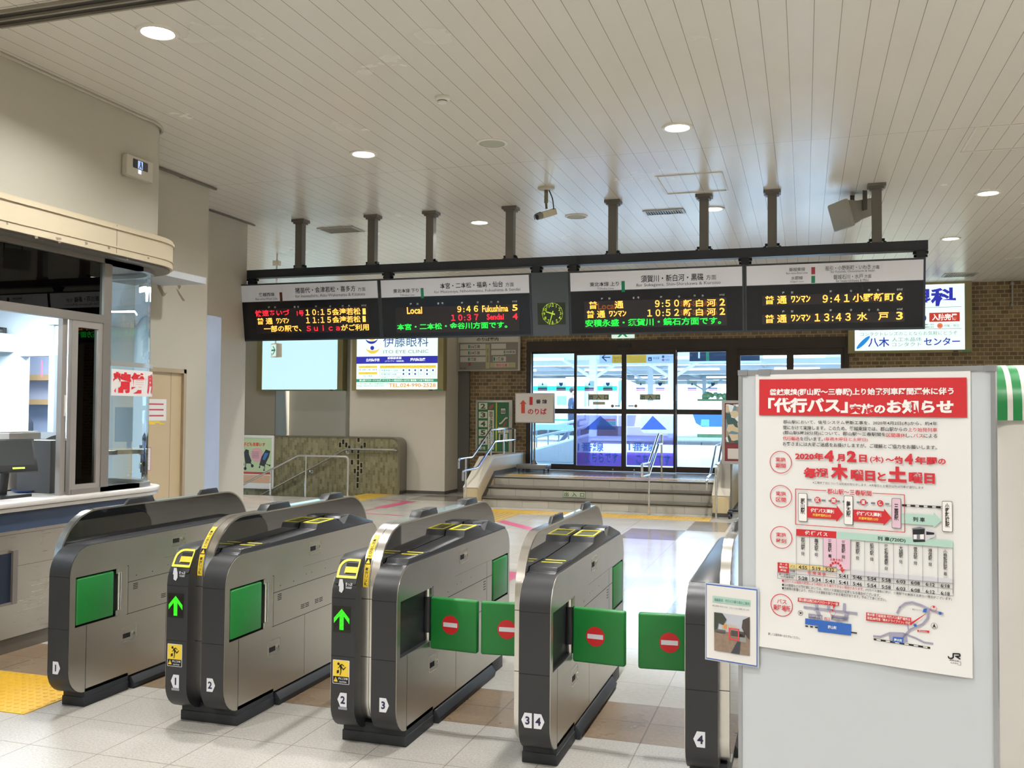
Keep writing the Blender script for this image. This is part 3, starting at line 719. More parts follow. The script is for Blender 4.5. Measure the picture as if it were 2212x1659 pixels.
def ticket_side(t, xl, xr):
    """left half extras: ticket slot, arrow display, caution sticker"""
    xc = (xl+xr)/2
    m = MB(SHELL); m.prism([(4.013, 0.775), (4.075, 0.885), (4.12, 0.905), (4.40, 0.905), (4.55, 0.866), (4.2, 0.80)], 'x', xl+0.012, xr-0.002); hd = m.build('slot_housing', t, bevel=0.004)
    w_ = Vector((0, 0.062, 0.110)).normalized(); pn = Panel((xc, 4.013, 0.775), (1, 0, 0), (0, -w_.z, w_.y), w_)
    W = (xr-xl)/2-0.004
    outer = rrect(-W+0.012, 0.030, W, 0.128, (0.004, 0.003, 0.004, 0.05)); inner = rrect(-W+0.023, 0.042, W-0.006, 0.117, (0.003, 0.003, 0.003, 0.042))
    pn.loops([outer, inner], BRYEL, 3); pn.poly(inner, mat('slot_grey', '#4b4a4c', 0.4), 0)
    pn.poly(rect(-0.012, 0.055, W-0.008, 0.088), YEL, 1); pn.poly(rect(-0.006, 0.052, W-0.008, 0.058), SEAM, 2); pn.poly(rect(-0.010, 0.090, W-0.008, 0.108), SEAM, 1)
    pn.out('ticket_slot', hd)
    m = MB(mat('blue_led', '#3a48ff', 0.3, emis=2.0, var=0)); m.lathe([(0.012, 0), (0.0, 0.006)], (xr-0.02, 4.36, 0.905)); m.use(TAGW); m.box(xl+0.05, xr-0.012, 4.30, 4.315, 0.905, 0.9065); m.build('card_reader', hd)
    pf = front_panel(xc)
    pf.poly([(-0.022, 0.742), (-0.008, 0.735), (0.002, 0.752), (0.002, 0.775), (-0.002, 0.79), (-0.004, 0.80), (-0.020, 0.80), (-0.026, 0.768), (-0.021, 0.765)][::1], TAGW, 0)
    for tt, z0, z1, x0, x1 in (('きっぷ', 0.770, 0.786, 0.012, 0.048), ('TICKET', 0.757, 0.766, 0.012, 0.046)):
        vs, fs, a, b, c, d = glyphs(tt, 0.03); pf.mb.add([pf.P(x0+(v[0]-a)*(x1-x0)/(b-a), z0+(v[1]-c)*(z1-z0)/(d-c), 0.002) for v in vs], fs, TAGW)
    pf.out('ticket_label', t)
    pf = front_panel(xc); a0 = -0.006
    pf.poly(rect(a0-0.046, 0.551, a0+0.046, 0.672), mat('led_window', '#17150f', 0.25), 0)
    pf.poly([(a0-0.011, 0.560), (a0+0.011, 0.560), (a0+0.011, 0.625), (a0+0.041, 0.590), (a0+0.041, 0.615), (a0, 0.660), (a0-0.041, 0.615), (a0-0.041, 0.590), (a0-0.011, 0.625)], LEDG, 1)
    pf.mb.use(mat('led_window', '#17150f', 0.25))
    for k in range(14):
        z = 0.562+k*0.0072; pf.mb.add([pf.P(a0-0.042, z, 0.0036), pf.P(a0+0.042, z, 0.0036), pf.P(a0+0.042, z+0.0012, 0.0036), pf.P(a0-0.042, z+0.0012, 0.0036)], [(0, 1, 2, 3)])
    pf.out('arrow_display', t)
    pf = front_panel(xc); a0 = -0.006
    pf.poly(rrect(a0-0.044, 0.305, a0+0.044, 0.418, 0.004), TAGW, 0); pf.poly(rrect(a0-0.041, 0.340, a0+0.041, 0.415, 0.003), YEL, 1); pf.poly(rect(a0-0.041, 0.308, a0+0.041, 0.341), SEAM, 1)
    pf.poly([(a0-0.038, 0.315), (a0-0.016, 0.315), (a0-0.027, 0.338)], YEL, 2)
    pf.poly([(a0-0.0278, 0.322), (a0-0.0262, 0.322), (a0-0.0258, 0.332), (a0-0.0282, 0.332)], SEAM, 3)
    # running figure
    hd_ = [(a0-0.013+0.0065*math.cos(i*0.6), 0.400+0.0065*math.sin(i*0.6)) for i in range(11)]; pf.poly(hd_, SEAM, 2)
    for L in ([(-0.008, 0.394), (0.006, 0.401), (0.018, 0.392), (0.016, 0.389), (0.006, 0.396), (0.000, 0.390)], [(-0.008, 0.396), (-0.002, 0.388), (-0.014, 0.378), (-0.017, 0.380), (-0.009, 0.386)],
              [(-0.006, 0.396), (0.004, 0.390), (0.012, 0.378), (0.024, 0.388), (0.027, 0.386), (0.013, 0.370), (0.004, 0.380), (0.002, 0.362), (-0.002, 0.347), (-0.006, 0.347), (-0.002, 0.366), (-0.004, 0.38)], [(-0.022, 0.368), (-0.010, 0.372), (-0.010, 0.358), (-0.022, 0.353)]):
        pf.poly([(a0+x, z) for x, z in L], SEAM, 2)
    for tt, z0, z1, x0, x1 in (('扉にご注意', 0.326, 0.337, -0.013, 0.037), ('CAUTION', 0.313, 0.320, -0.008, 0.030)):
        vs, fs, a, b, c, d = glyphs(tt, 0.03); pf.mb.add([pf.P(a0+x0+(v[0]-a)*(x1-x0)/(b-a), z0+(v[1]-c)*(z1-z0)/(d-c), 0.004) for v in vs], fs, TAGW)
    pf.out('caution_sticker', t)
FY0, FY1, FZ0, FZ1 = 4.075, 5.86, 0.088, 1.036
FPROF = rrect(FY0, FZ0, FY1, FZ1, (0.13, 0.10, 0.27, 0.28), 10)
def finset(d):
    cy = (FY0+FY1)/2; cz = (FZ0+FZ1)/2
    return [(y+(d if y < cy else -d), z+(d if z < cz else -d)) for y, z in FPROF]
def fin(t, x0, x1, groove=False, sticker=False, open_left=True, open_right=True):
    m = MB(RIM); m.prism(FPROF, 'x', x0, x1); m.use(SEAM)
    for z in (0.70, 0.425): m.box(x0, x1, FY0-0.0006, FY0, z-0.0014, z+0.0014)
    if groove:
        xm = (x0+x1)/2; pr = [p for p in FPROF if p[0] < 5.0]
        pr = sorted([p for p in pr], key=lambda p: (p[1], p[0]))
        for a, b in zip(pr, pr[1:]):
            if abs(a[0]-b[0])+abs(a[1]-b[1]) < 1e-5: continue
            m.add([(xm-0.001, a[0]-0.0005, a[1]), (xm+0.001, a[0]-0.0005, a[1]), (xm+0.001, b[0]-0.0005, b[1]+0.0003), (xm-0.001, b[0]-0.0005, b[1]+0.0003)], [(0, 1, 2, 3)])
    f = m.build('fin', t)
    for sd, ok in ((-1, open_left), (1, open_right)):
        m = MB(GLOSS); xx = x0 if sd < 0 else x1
        m.prism([p for p in finset(0.008)], 'x', xx, xx+sd*0.0015); m.build('mirror_panel', f)
    for k, (a, b) in enumerate(((4.60, 4.86), (5.30, 5.52))):
        m = MB(BLACK); m.prism([(a, 1.036), (a+0.035, 1.066), (b-0.02, 1.068), (b, 1.036)], 'x', x0+0.012, x1-0.012)
        m.use(SILV); m.box((x0+x1)/2-0.006, (x0+x1)/2+0.006, (a+b)/2-0.01, (a+b)/2+0.02, 1.067, 1.069); m.build('sensor_bar', f, bevel=0.003)
    m = MB(mat('glass_sky_reflection', '#b9d4d8', 0.08, coat=0.8)); m.box(x0+0.012, x1-0.012, 4.87, 5.28, 1.036, 1.041); m.build('glass_strip', f)  # glass strip, sky reflection put into its pale cyan colour
    if sticker:
        # caution strip that follows the curved front edge of the left fin
        L = []; cyy, czz, r = FY0+0.28, FZ1-0.28, 0.28
        for i in range(40):
            s_ = i*0.008
            z = 0.80+s_ if False else None
        def path(s_):
            z0 = 0.772; straight = max(0, czz-z0)
            if s_ < straight: return (FY0, z0+s_, 0.0)
            a = (s_-straight)/r; return (cyy-r*math.cos(a), czz+r*math.sin(a), a)
        xa, xb = x0+0.007, x0+0.036
        m = MB(YEL); N = 30; T = 0.275
        vs = []
        for i in range(N+1):
            y, z, a = path(T*i/N); o = 0.0012
            for x in (xa, xb): vs.append((x, y-o*math.cos(a), z+o*math.sin(a)))
        m.add(vs, [(2*i, 2*i+1, 2*i+3, 2*i+2) for i in range(N)])
        def put(tt, s0, hh, mt, rotq=True, bold=0.02):
            g = glyphs(tt, bold)
            vs_, fs_, a_, b_, c_, d_ = g; kx = hh/(d_-c_)
            out = []
            for v in vs_:
                # text runs upward along the strip, letters turned
                along = s0+(v[0]-a_)*kx; across = (v[1]-c_)*kx
                y, z, aa = path(along); out.append((xb-0.006-across, y-0.002*math.cos(aa), z+0.002*math.sin(aa)))
            m.add(out, fs_, mt)
        put('扉にご注意', 0.008, 0.017, SEAM); put('とび出し注意', 0.145, 0.017, SEAM)
        m.use(SEAM)
        vs = []
        for s_ in (0.108, 0.138):
            y, z, a = path(s_)
            for x in (xa, xb): vs.append((x, y-0.0018*math.cos(a), z+0.0018*math.sin(a)))
        m.add(vs, [(0, 1, 3, 2)])
        y, z, a = path(0.112); y2, z2, a2 = path(0.134); o = 0.0024
        m.add([(xa+0.003, y-o*math.cos(a), z+o*math.sin(a)), (xb-0.003, y-o*math.cos(a), z+o*math.sin(a)), ((xa+xb)/2, y2-o*math.cos(a2), z2+o*math.sin(a2))], [(0, 1, 2)], YEL)
        m.build('caution_strip', f)
    return f
def plinth(t, x0, x1):
    m = MB(PLINTH); m.box(x0, x1, 4.13, 4.47, 0, 0.098); m.box(x0-0.004, x1+0.004, 4.126, 4.47, 0, 0.05)
    m.box(x0+0.02, x1-0.02, 4.47, 5.62, 0, 0.08)
    for s_, xx in ((-1, x0), (1, x1)):
        m.prism([(xx-s_*0.03, 0), (xx+s_*0.022, 0), (xx+s_*0.030, 0.03), (xx+s_*0.004, 0.066), (xx-s_*0.03, 0.068)], 'y', 4.49, 5.40)
    m.box(x0, x1, 5.42, 5.62, 0, 0.075)
    m.build('plinth', t, bevel=0.003)
def gate(label, xl, xr, parts, loc):
    t = thing('ticket_gate', label, 'ticket gate', (loc, 4.9, 0), 'row of ticket gates'); return t
# gate between the counter and lane 1
t = gate('leftmost ticket gate with one number tag 1, next to the office counter', 0, 0, 0, -3.79)
fin(t, -3.878, -3.836); half(t, -3.836, -3.70, 'closed', True, single=False); plinth(t, -3.84, -3.70); tagmark(t, -3.775, 0.232, '1', 1)
# double gate, lanes 1 and 2
t = gate('ticket gate with green arrow and number tags 1 and 2', 0, 0, 0, -2.92)
half(t, -2.967, -3.095, 'closed', True); ticket_side(t, -3.095, -2.967); fin(t, -2.967, -2.881, True, True); half(t, -2.881, -2.75, 'closed', True); plinth(t, -3.08, -2.75)
tagmark(t, -3.033, 0.232, '1', -1, True); tagmark(t, -2.822, 0.232, '2', 1)
# double gate, lanes 2 and 3
t = gate('ticket gate with green arrow, number tags 2 and 3 and an open green flap', 0, 0, 0, -1.99)
half(t, -2.033, -2.16, 'closed', True); ticket_side(t, -2.16, -2.033); fin(t, -2.033, -1.947, True, True); half(t, -1.947, -1.818, 'open', True); plinth(t, -2.15, -1.818)
tagmark(t, -2.095, 0.232, '2', -1, True); tagmark(t, -1.877, 0.228, '3', 1)
# single gate, lanes 3 and 4
t = gate('narrow ticket gate with number tags 3 and 4, an open flap on each side', 0, 0, 0, -1.15)
fin(t, -1.262, -1.221); half(t, -1.221, -1.075, 'open', True); plinth(t, -1.235, -1.075)
tagmark(t, -1.182, 0.232, '3', -1); tagmark(t, -1.125, 0.232, '4', 1); flap(t, -1.280, 4.43, -1.535, 4.405)
# last gate, lane 4, half hidden by the notice board
t = gate('rightmost ticket gate with number tag 4, half hidden behind the notice board', 0, 0, 0, -0.42)
half(t, -0.349, -0.487, 'open', True, single=False); fin(t, -0.349, -0.306); plinth(t, -0.48, -0.32); tagmark(t, -0.425, 0.232, '4', -1)
# office counter side wicket

# ================================================================== departure boards and their frame
BY = 9.87
DARKST = mat('dark_blue_steel', '#262b33', 0.4, var=0.08)
TAUPE = mat('taupe_steel', '#625d55', 0.45, var=0.05)
t = thing('sign_support_frame', 'dark steel beam on eight taupe posts hanging the departure boards from the ceiling', 'sign frame', (-2.7, BY, CEIL))
m = MB(DARKST); m.box(-6.548, 1.153, BY-0.05, BY+0.07, 3.216, 3.312); m.build('beam', t)
for i, px in enumerate((-5.796, -4.836, -4.098, -3.137, -1.973, -1.003, -0.313, 0.689)):
    m = MB(TAUPE); m.box(px-0.045, px+0.045, BY-0.045, BY+0.045, 3.312, CEIL-0.03); m.box(px-0.085, px+0.085, BY-0.075, BY+0.075, CEIL-0.032, CEIL); m.box(px-0.065, px+0.065, BY-0.06, BY+0.06, CEIL-0.052, CEIL-0.032)
    m.use(SEAM)
    for s_ in (-1, 1): m.box(px+s_*0.045, px+s_*0.072, BY-0.03, BY+0.03, 3.33, 3.352); m.cyl((px+s_*0.075, BY, 3.312), (px+s_*0.075, BY, 3.328), 0.014)
    m.build('post', t)
for px in (-6.45, -4.63, -2.83, -2.41, -0.583, 1.09):
    m = MB(DARKST); m.box(px-0.04, px+0.04, BY-0.04, BY+0.04, 3.09, 3.216); m.use(SEAM)
    for s_ in (-1, 1): m.box(px+s_*0.04, px+s_*0.068, BY-0.03, BY+0.03, 3.185, 3.21); m.cyl((px+s_*0.04, BY, 3.165), (px+s_*0.062, BY, 3.165), 0.014)
    m.build('drop_bracket', t)
# tilted board faces
TW = Vector((0, -0.10, 0.68)).normalized(); TN = Vector((0, -TW.z, TW.y))
FACE0 = Vector((0, 9.80, 2.44))
HDR = mat('header_white', '#dcdbe0', 0.45, emis=0.10, var=0.02)
PANB = mat('board_black', '#12151c', 0.25, var=0)
LEDBG = mat('led_background', '#2c2729', 0.5, var=0)
AMB = glow('led_amber', '#ffb84a', 1.5); RED = glow('led_red', '#ff2436', 1.3); GRN = glow('led_green', '#22ee46', 1.2); DAMB = glow('led_amber_faded', '#9a5426', 0.5)
FRM = mat('board_frame', '#33383d', 0.4, var=0.04)
def c1(x, y): return (500+x/2.9105, 540+y/2.9105)
def c2(x, y): return (1140+x/2.0634, 500+y/2.0634)
def board(name, label, cat, xa, xb, group=None, col=None):
    t = thing(name, label, cat, ((xa+xb)/2, 9.9, 2.44), group)
    m = MB(col or FRM)
    Pf = lambda a, b, d: tuple(FACE0+Vector((a, 0, 0))+TW*b-TN*d)
    plate_solid(m, [rect(xa, 0, xb, 0.69)], lambda a, b, d: Pf(a, b, d), 0.22)
    m.build('casing', t, bevel=0.003)
    return t, Panel(FACE0, (1, 0, 0), TN, TW)
def T(pn, cf, t, x0, x1, y0, y1, h, m, lay=3, bold=0.0, sc=2.9105):
    a = cf(x0, y0); b = cf(x1, y1); pn.textr(t, a[0], a[1], b[0], b[1], h/sc, m, lay, bold)
def R_(pn, cf, x0, y0, x1, y1, m, lay=1):
    a = cf(x0, y0); b = cf(x1, y1); pn.rect(a[0], a[1], b[0], b[1], m, lay)
BROWN = mat('line_brown', '#5a3018', 0.5, var=0); LGREEN = mat('line_green', '#12805c', 0.5, var=0); LRED = mat('line_red', '#a83544', 0.5, var=0); LBLW = mat('small_white', '#d5d8de', 0.5, var=0)
def heads(pn, cf, items, sc, h=12):
    for s_, x, y in items:
        w_ = h*len(s_)*0.95 if len(s_) > 1 else h
        T(pn, cf, s_, x-w_/2*(0.9 if len(s_) > 1 else 1), x+w_/2*(0.9 if len(s_) > 1 else 1), y, y, h, LBLW, 3, 0.02, sc)
def base(pn, xa, xb, leds, cf):
    pn.poly(rect(xa+0.02, 0.475, xb-0.02, 0.672), HDR, 0); pn.poly(rect(xa+0.02, 0.02, xb-0.02, 0.468), PANB, 0)
# board 1
xa, xb = -6.545, -4.672
t, pn = board('departure_board', 'leftmost departure board, for Inawashiro, with red and amber lines', 'departure board', xa, xb, 'hanging departure boards')
base(pn, xa, xb, None, c1); R_(pn, c1, 155, 362, 865, 520, LEDBG, 1)
T(pn, c1, '磐越西線', 173, 270, 281, 279, 23, INK, bold=.01); T(pn, c1, 'Ban-etsu-West Line', 153, 290, 308, 305, 14, GREYINK); R_(pn, c1, 304, 266, 321, 327, BROWN, 2)
T(pn, c1, '猪苗代・会津若松・喜多方', 401, 780, 254, 243, 36, INK, bold=.01); T(pn, c1, '方面', 795, 843, 247, 246, 25, INK); T(pn, c1, 'for Inawashiro, Aizu-Wakamatsu & Kitakata', 402, 841, 289, 280, 22, GREYINK)
heads(pn, c1, (('種', 237, 361), ('別', 275, 360), ('番', 398, 358), ('号', 420, 358), ('時', 533, 355), ('分', 622, 354), ('行', 700, 352), ('先', 740, 351), ('のりば', 833, 348)), 2.9105)
B_ = 0.022
T(pn, c1, '快速あいづ', 150, 365, 398, 394, 40, RED, bold=B_); T(pn, c1, '1号', 412, 455, 398, 397, 36, RED, bold=B_); T(pn, c1, '１０:１５', 467, 627, 392, 389, 38, AMB, bold=B_); T(pn, c1, '会津若松', 633, 812, 389, 385, 44, AMB, bold=B_); T(pn, c1, '1', 825, 845, 386, 386, 38, AMB, bold=B_)
T(pn, c1, '普 通', 162, 260, 449, 446, 42, AMB, bold=B_); T(pn, c1, 'ﾜﾝﾏﾝ', 283, 363, 446, 444, 36, AMB, bold=B_); T(pn, c1, '１１:１５', 470, 627, 442, 439, 38, AMB, bold=B_); T(pn, c1, '会津若松', 635, 812, 438, 434, 42, AMB, bold=B_); T(pn, c1, '1', 825, 845, 434, 433, 38, AMB, bold=B_)
T(pn, c1, '一部の駅で、', 205, 440, 496, 492, 42, AMB, bold=B_); T(pn, c1, 'Ｓｕｉｃａ', 472, 682, 492, 489, 36, RED, bold=B_); T(pn, c1, 'がご利用', 690, 865, 488, 485, 42, AMB, bold=B_)
pn.out('display_face', t)
# board 2
xa, xb = -4.668, -2.852
t, pn = board('departure_board', 'second departure board, for Motomiya and Sendai, reading Local 9:46 Fukushima', 'departure board', xa, xb, 'hanging departure boards')
base(pn, xa, xb, None, c1); R_(pn, c1, 1033, 352, 1810, 515, LEDBG, 1)
T(pn, c1, '東北本線 下り', 1018, 1177, 258, 254, 25, INK, bold=.01); T(pn, c1, 'Tōhoku Line', 1060, 1150, 284, 282, 13, GREYINK); R_(pn, c1, 1191, 239, 1209, 303, LGREEN, 2)
T(pn, c1, '本宮・二本松・福島・仙台', 1312, 1707, 226, 214, 37, INK, bold=.01); T(pn, c1, '方面', 1723, 1775, 218, 216, 26, INK); T(pn, c1, 'for Motomiya, Nihommatsu, Fukushima & Sendai', 1275, 1816, 265, 251, 22, GREYINK)
heads(pn, c1, (('種', 1128, 340), ('別', 1170, 339), ('番', 1301, 336), ('号', 1327, 335), ('時', 1451, 332), ('分', 1549, 329), ('行', 1634, 327), ('先', 1677, 326), ('のりば', 1781, 323)), 2.9105)
T(pn, c1, 'Local', 1104, 1199, 381, 379, 44, AMB, bold=B_); T(pn, c1, '９:４６', 1420, 1551, 372, 369, 40, AMB, bold=B_); T(pn, c1, 'Fukushima', 1577, 1740, 370, 366, 42, AMB, bold=B_); T(pn, c1, '5', 1766, 1800, 363, 362, 40, AMB, bold=B_)
T(pn, c1, '１０:３７', 1382, 1553, 426, 422, 40, RED, bold=B_); T(pn, c1, 'Sendai', 1606, 1713, 421, 418, 38, RED, bold=B_); T(pn, c1, '4', 1768, 1800, 418, 417, 38, RED, bold=B_)
T(pn, c1, '本宮・二本松・金谷川方面です。', 1042, 1735, 483, 472, 42, GRN, bold=B_)
pn.out('display_face', t)
# clock panel
xa, xb = -2.848, -2.432
t, pn = board('clock_panel', 'grey panel with a small square clock between the departure boards', 'clock', xa, xb, col=mat('clock_grey', '#4a5157', 0.45))
m = MB(mat('clock_grey', '#4a5157', 0.45)); CLB = mat('clock_face', '#27321f', 0.3, var=0); CLG = glow('clock_glow', '#b9dc3c', 0.7)
R_(pn, c1, 1925, 332, 2100, 468, CLB, 1)
cu, cv = pn.uv(*c1(2018, 400)); CRad = abs(pn.uv(*c1(2018, 345))[1]-cv)
for k in range(60):
    a = 2*math.pi*k/60; r0 = CRad*1.20; rr = 0.003 if k % 5 else 0.005
    pn.poly([(cu+r0*math.sin(a)-rr, cv+r0*math.cos(a)-rr), (cu+r0*math.sin(a)+rr, cv+r0*math.cos(a)-rr), (cu+r0*math.sin(a)+rr, cv+r0*math.cos(a)+rr), (cu+r0*math.sin(a)-rr, cv+r0*math.cos(a)+rr)], CLG, 2)
for k in range(1, 13):
    a = 2*math.pi*k/12; g = glyphs(str(k), 0.01); kk = 0.034/(g[5]-g[4]); x_ = cu+CRad*0.97*math.sin(a); y_ = cv+CRad*0.97*math.cos(a)
    pn.mb.add([pn.P(x_+(v[0]-(g[2]+g[3])/2)*kk, y_+(v[1]-(g[4]+g[5])/2)*kk, 0.004) for v in g[0]], g[1], CLG)
def hand(ang, L, w_, lay):
    a = math.radians(ang); d = Vector((math.sin(a), math.cos(a))); n = Vector((d.y, -d.x))
    pn.poly([tuple(Vector((cu, cv))-d*0.03-n*w_), tuple(Vector((cu, cv))-d*0.03+n*w_), tuple(Vector((cu, cv))+d*L+n*w_*.6), tuple(Vector((cu, cv))+d*L-n*w_*.6)], CLG, lay)
hand(287, 0.075, 0.008, 4); hand(198, 0.125, 0.006, 5)
pn.out('clock_face', t)
# board 3
xa, xb = -2.428, -0.585
t, pn = board('departure_board', 'third departure board, for Sukagawa and Kuroiso, with a green bottom line', 'departure board', xa, xb, 'hanging departure boards')
base(pn, xa, xb, None, c2); R_(pn, c2, 252, 303, 888, 425, LEDBG, 1)
S2 = 2.0634
T(pn, c2, '東北本線 上り', 277, 406, 236, 233, 20, INK, bold=.01, sc=S2); T(pn, c2, 'Tōhoku Line', 310, 384, 255, 253, 10, GREYINK, sc=S2); R_(pn, c2, 418, 221, 433, 270, LGREEN, 2)
T(pn, c2, '須賀川・新白河・黒磯', 505, 783, 211, 203, 32, INK, bold=.01, sc=S2); T(pn, c2, '方面', 795, 840, 205, 203, 22, INK, sc=S2); T(pn, c2, 'for Sukagawa, Shin-Shirakawa & Kuroiso', 485, 860, 240, 230, 18, GREYINK, sc=S2)
heads(pn, c2, (('種', 331, 300), ('別', 364, 299), ('番', 472, 296), ('号', 493, 295), ('時', 595, 292), ('分', 675, 290), ('行', 744, 286), ('先', 780, 286), ('のりば', 866, 282)), S2, 9)
T(pn, c2, 'Local', 312, 392, 334, 332, 30, DAMB, bold=B_, sc=S2, lay=2); T(pn, c2, '普', 272, 310, 329, 328, 34, AMB, bold=B_, sc=S2); T(pn, c2, '通', 388, 427, 327, 326, 34, AMB, bold=B_, sc=S2)
T(pn, c2, '９:５０', 567, 675, 322, 319, 32, AMB, bold=B_, sc=S2); T(pn, c2, 'Shin-Shirakawa', 680, 846, 322, 318, 24, DAMB, bold=B_, sc=S2, lay=2); T(pn, c2, '新 白 河', 693, 838, 321, 317, 34, AMB, bold=B_, sc=S2); T(pn, c2, '2', 855, 880, 315, 314, 32, AMB, bold=B_, sc=S2)
T(pn, c2, '普 通', 262, 346, 370, 368, 34, AMB, bold=B_, sc=S2); T(pn, c2, 'ﾜﾝﾏﾝ', 363, 440, 367, 365, 28, AMB, bold=B_, sc=S2); T(pn, c2, '１０:５２', 533, 675, 364, 360, 32, AMB, bold=B_, sc=S2); T(pn, c2, 'Shin-Shirakawa', 680, 846, 362, 358, 24, DAMB, bold=B_, sc=S2, lay=2)
T(pn, c2, '新 白 河', 693, 838, 361, 357, 34, AMB, bold=B_, sc=S2); T(pn, c2, '2', 855, 880, 356, 355, 32, AMB, bold=B_, sc=S2)
T(pn, c2, '安積永盛・須賀川・鏡石方面です。', 257, 862, 409, 397, 34, GRN, bold=B_, sc=S2)
pn.out('display_face', t)
# board 4
xa, xb = -0.581, 1.118
t, pn = board('departure_board', 'rightmost departure board, for Iwaki and Mito, with two separate amber lines', 'departure board', xa, xb, 'hanging departure boards')
base(pn, xa, xb, None, c2); R_(pn, c2, 1045, 277, 1680, 322, LEDBG, 1); R_(pn, c2, 1045, 364, 1680, 408, LEDBG, 1)
T(pn, c2, '磐越東線', 1165, 1236, 170, 168, 16, INK, sc=S2); T(pn, c2, 'Ban-etsu-East Line', 1152, 1247, 186, 184, 9, GREYINK, sc=S2); R_(pn, c2, 1264, 159, 1281, 191, LRED, 2)
T(pn, c2, '水郡線', 1174, 1226, 208, 207, 16, INK, sc=S2); T(pn, c2, 'Suigun Line', 1170, 1230, 225, 223, 9, GREYINK, sc=S2); R_(pn, c2, 1264, 198, 1281, 230, LGREEN, 2)
T(pn, c2, '船引・小野新町・いわき', 1327, 1528, 164, 158, 21, INK, sc=S2); T(pn, c2, '方面', 1536, 1567, 159, 158, 16, INK, sc=S2); T(pn, c2, 'for Funehiki, Ononiimachi & Iwaki', 1350, 1546, 180, 175, 11, GREYINK, sc=S2)
T(pn, c2, '磐城石川・水戸', 1363, 1494, 204, 199, 21, INK, sc=S2); T(pn, c2, '方面', 1501, 1531, 200, 199, 16, INK, sc=S2); T(pn, c2, 'for Iwaki-Ishikawa & Mito', 1374, 1519, 221, 216, 11, GREYINK, sc=S2)
for dy in (0, 88): heads(pn, c2, (('種', 1139, 273+dy*.955), ('別', 1178, 272+dy*.955), ('時', 1351, 267+dy*.96), ('分', 1441, 265+dy*.96), ('行', 1521, 262+dy), ('先', 1561, 261+dy), ('のりば', 1658, 258+dy)), S2, 10)
T(pn, c2, '普 通', 1057, 1155, 307, 303, 38, AMB, bold=B_, sc=S2); T(pn, c2, 'ﾜﾝﾏﾝ', 1174, 1260, 302, 300, 32, AMB, bold=B_, sc=S2); T(pn, c2, '９:４１', 1314, 1434, 300, 297, 36, AMB, bold=B_, sc=S2); T(pn, c2, '小野新町', 1448, 1635, 296, 291, 38, AMB, bold=B_, sc=S2); T(pn, c2, '6', 1642, 1672, 290, 290, 36, AMB, bold=B_, sc=S2)
T(pn, c2, '普 通', 1057, 1155, 391, 387, 38, AMB, bold=B_, sc=S2); T(pn, c2, 'ﾜﾝﾏﾝ', 1174, 1260, 386, 384, 32, AMB, bold=B_, sc=S2); T(pn, c2, '１３:４３', 1279, 1440, 384, 380, 36, AMB, bold=B_, sc=S2); T(pn, c2, '水　戸', 1467, 1608, 380, 376, 38, AMB, bold=B_, sc=S2); T(pn, c2, '3', 1642, 1672, 376, 375, 36, AMB, bold=B_, sc=S2)
pn.out('display_face', t)

# ================================================================== lit advertising boxes
OLIVE = mat('olive_sign_frame', '#8d8258', 0.45, var=0.04)
LITAD = glow('lit_ad_white', '#e6fff4', 0.95); LITBL = glow('lit_blank_panel', '#c2eaf2', 0.95)
CBLUE = glow('lit_blue', '#2b2fae', 0.8); CBL2 = glow('lit_navy', '#2a3f9a', 0.75); CYEL = glow('lit_yellow', '#e8cf4e', 0.85); CGRN = glow('lit_green', '#2c9c78', 0.7); CORG = glow('lit_orange', '#dfa25a', 0.85); CGRY = glow('lit_grey', '#7f9a98', 0.7); CRED = glow('lit_red', '#c33a2e', 0.8); CLWH = glow('lit_white_text', '#fbfff4', 1.0); CPNK = glow('lit_salmon', '#e8855f', 0.8)
def litbox(name, label, x0, y0, x1, y1, lx0, ly0, lx1, ly1, yf, yb, lit, ztop=None):
    """frame rectangle and lit rectangle in photo pixels on the plane y=yf"""
    A = onY(x0, (y0+y1)/2, yf); B = onY(x1, (y0+y1)/2, yf); Tz = onY((x0+x1)/2, y0, yf).z if ztop is None else ztop; Bz = onY((x0+x1)/2, y1, yf).z
    t = thing(name, label, 'lit sign', ((A.x+B.x)/2, yf, Bz))
    la = onY(lx0, (ly0+ly1)/2, yf).x; lb = onY(lx1, (ly0+ly1)/2, yf).x; lt = (Tz-0.06) if ztop else onY((lx0+lx1)/2, ly0, yf).z; lo = onY((lx0+lx1)/2, ly1, yf).z
    m = MB(OLIVE); plate_solid(m, [rect(A.x, Bz, B.x, Tz), rect(la, lo, lb, lt)], lambda a, b, d: (a, yf+d, b), 0.05); m.box(A.x, B.x, yf+0.05, yb, Bz, Tz); m.build('casing', t, bevel=0.004)
    m = MB(lit); m.box(la, lb, yf+0.012, yf+0.03, lo, lt); m.build('lit_panel', t)
    m = MB(mat('green_corner_tag', '#3f8a5a', 0.5)); m.box(B.x-0.16, B.x-0.02, yf-0.001, yf, Bz+0.005, Bz+0.03); m.use(BLACK); m.box(B.x-0.30, B.x-0.22, yf-0.001, yf, Bz+0.005, Bz+0.025); m.build('corner_tag', t)
    return t, Panel((0, yf+0.0115, 0), (1, 0, 0), (0, -1, 0))
def c8(x, y): return (1800+x/5.369, 560+y/5.37)
t, pn = litbox('clinic_sign', 'lit eye clinic sign on the right brick wall with big blue characters', *c8(172, 268), *c8(1610, 1083), *c8(248, 300), *c8(1526, 1055), 17.42, BACK, LITAD)
S8 = 5.37
def t8(s_, x0, x1, cy, h, m, bold=0.0, lay=1): T(pn, c8, s_, x0, x1, cy, cy-(x1-x0)*0.012, h, m, lay, bold, S8)
t8('眼科', 860, 1425, 445, 215, CBLUE, .035); R_(pn, c8, 300, 562, 1487, 567, CGRY, 1); R_(pn, c8, 1113, 618, 1467, 724, CRED, 1); t8('入院完備', 1145, 1437, 672, 78, CLWH, .03, 2)
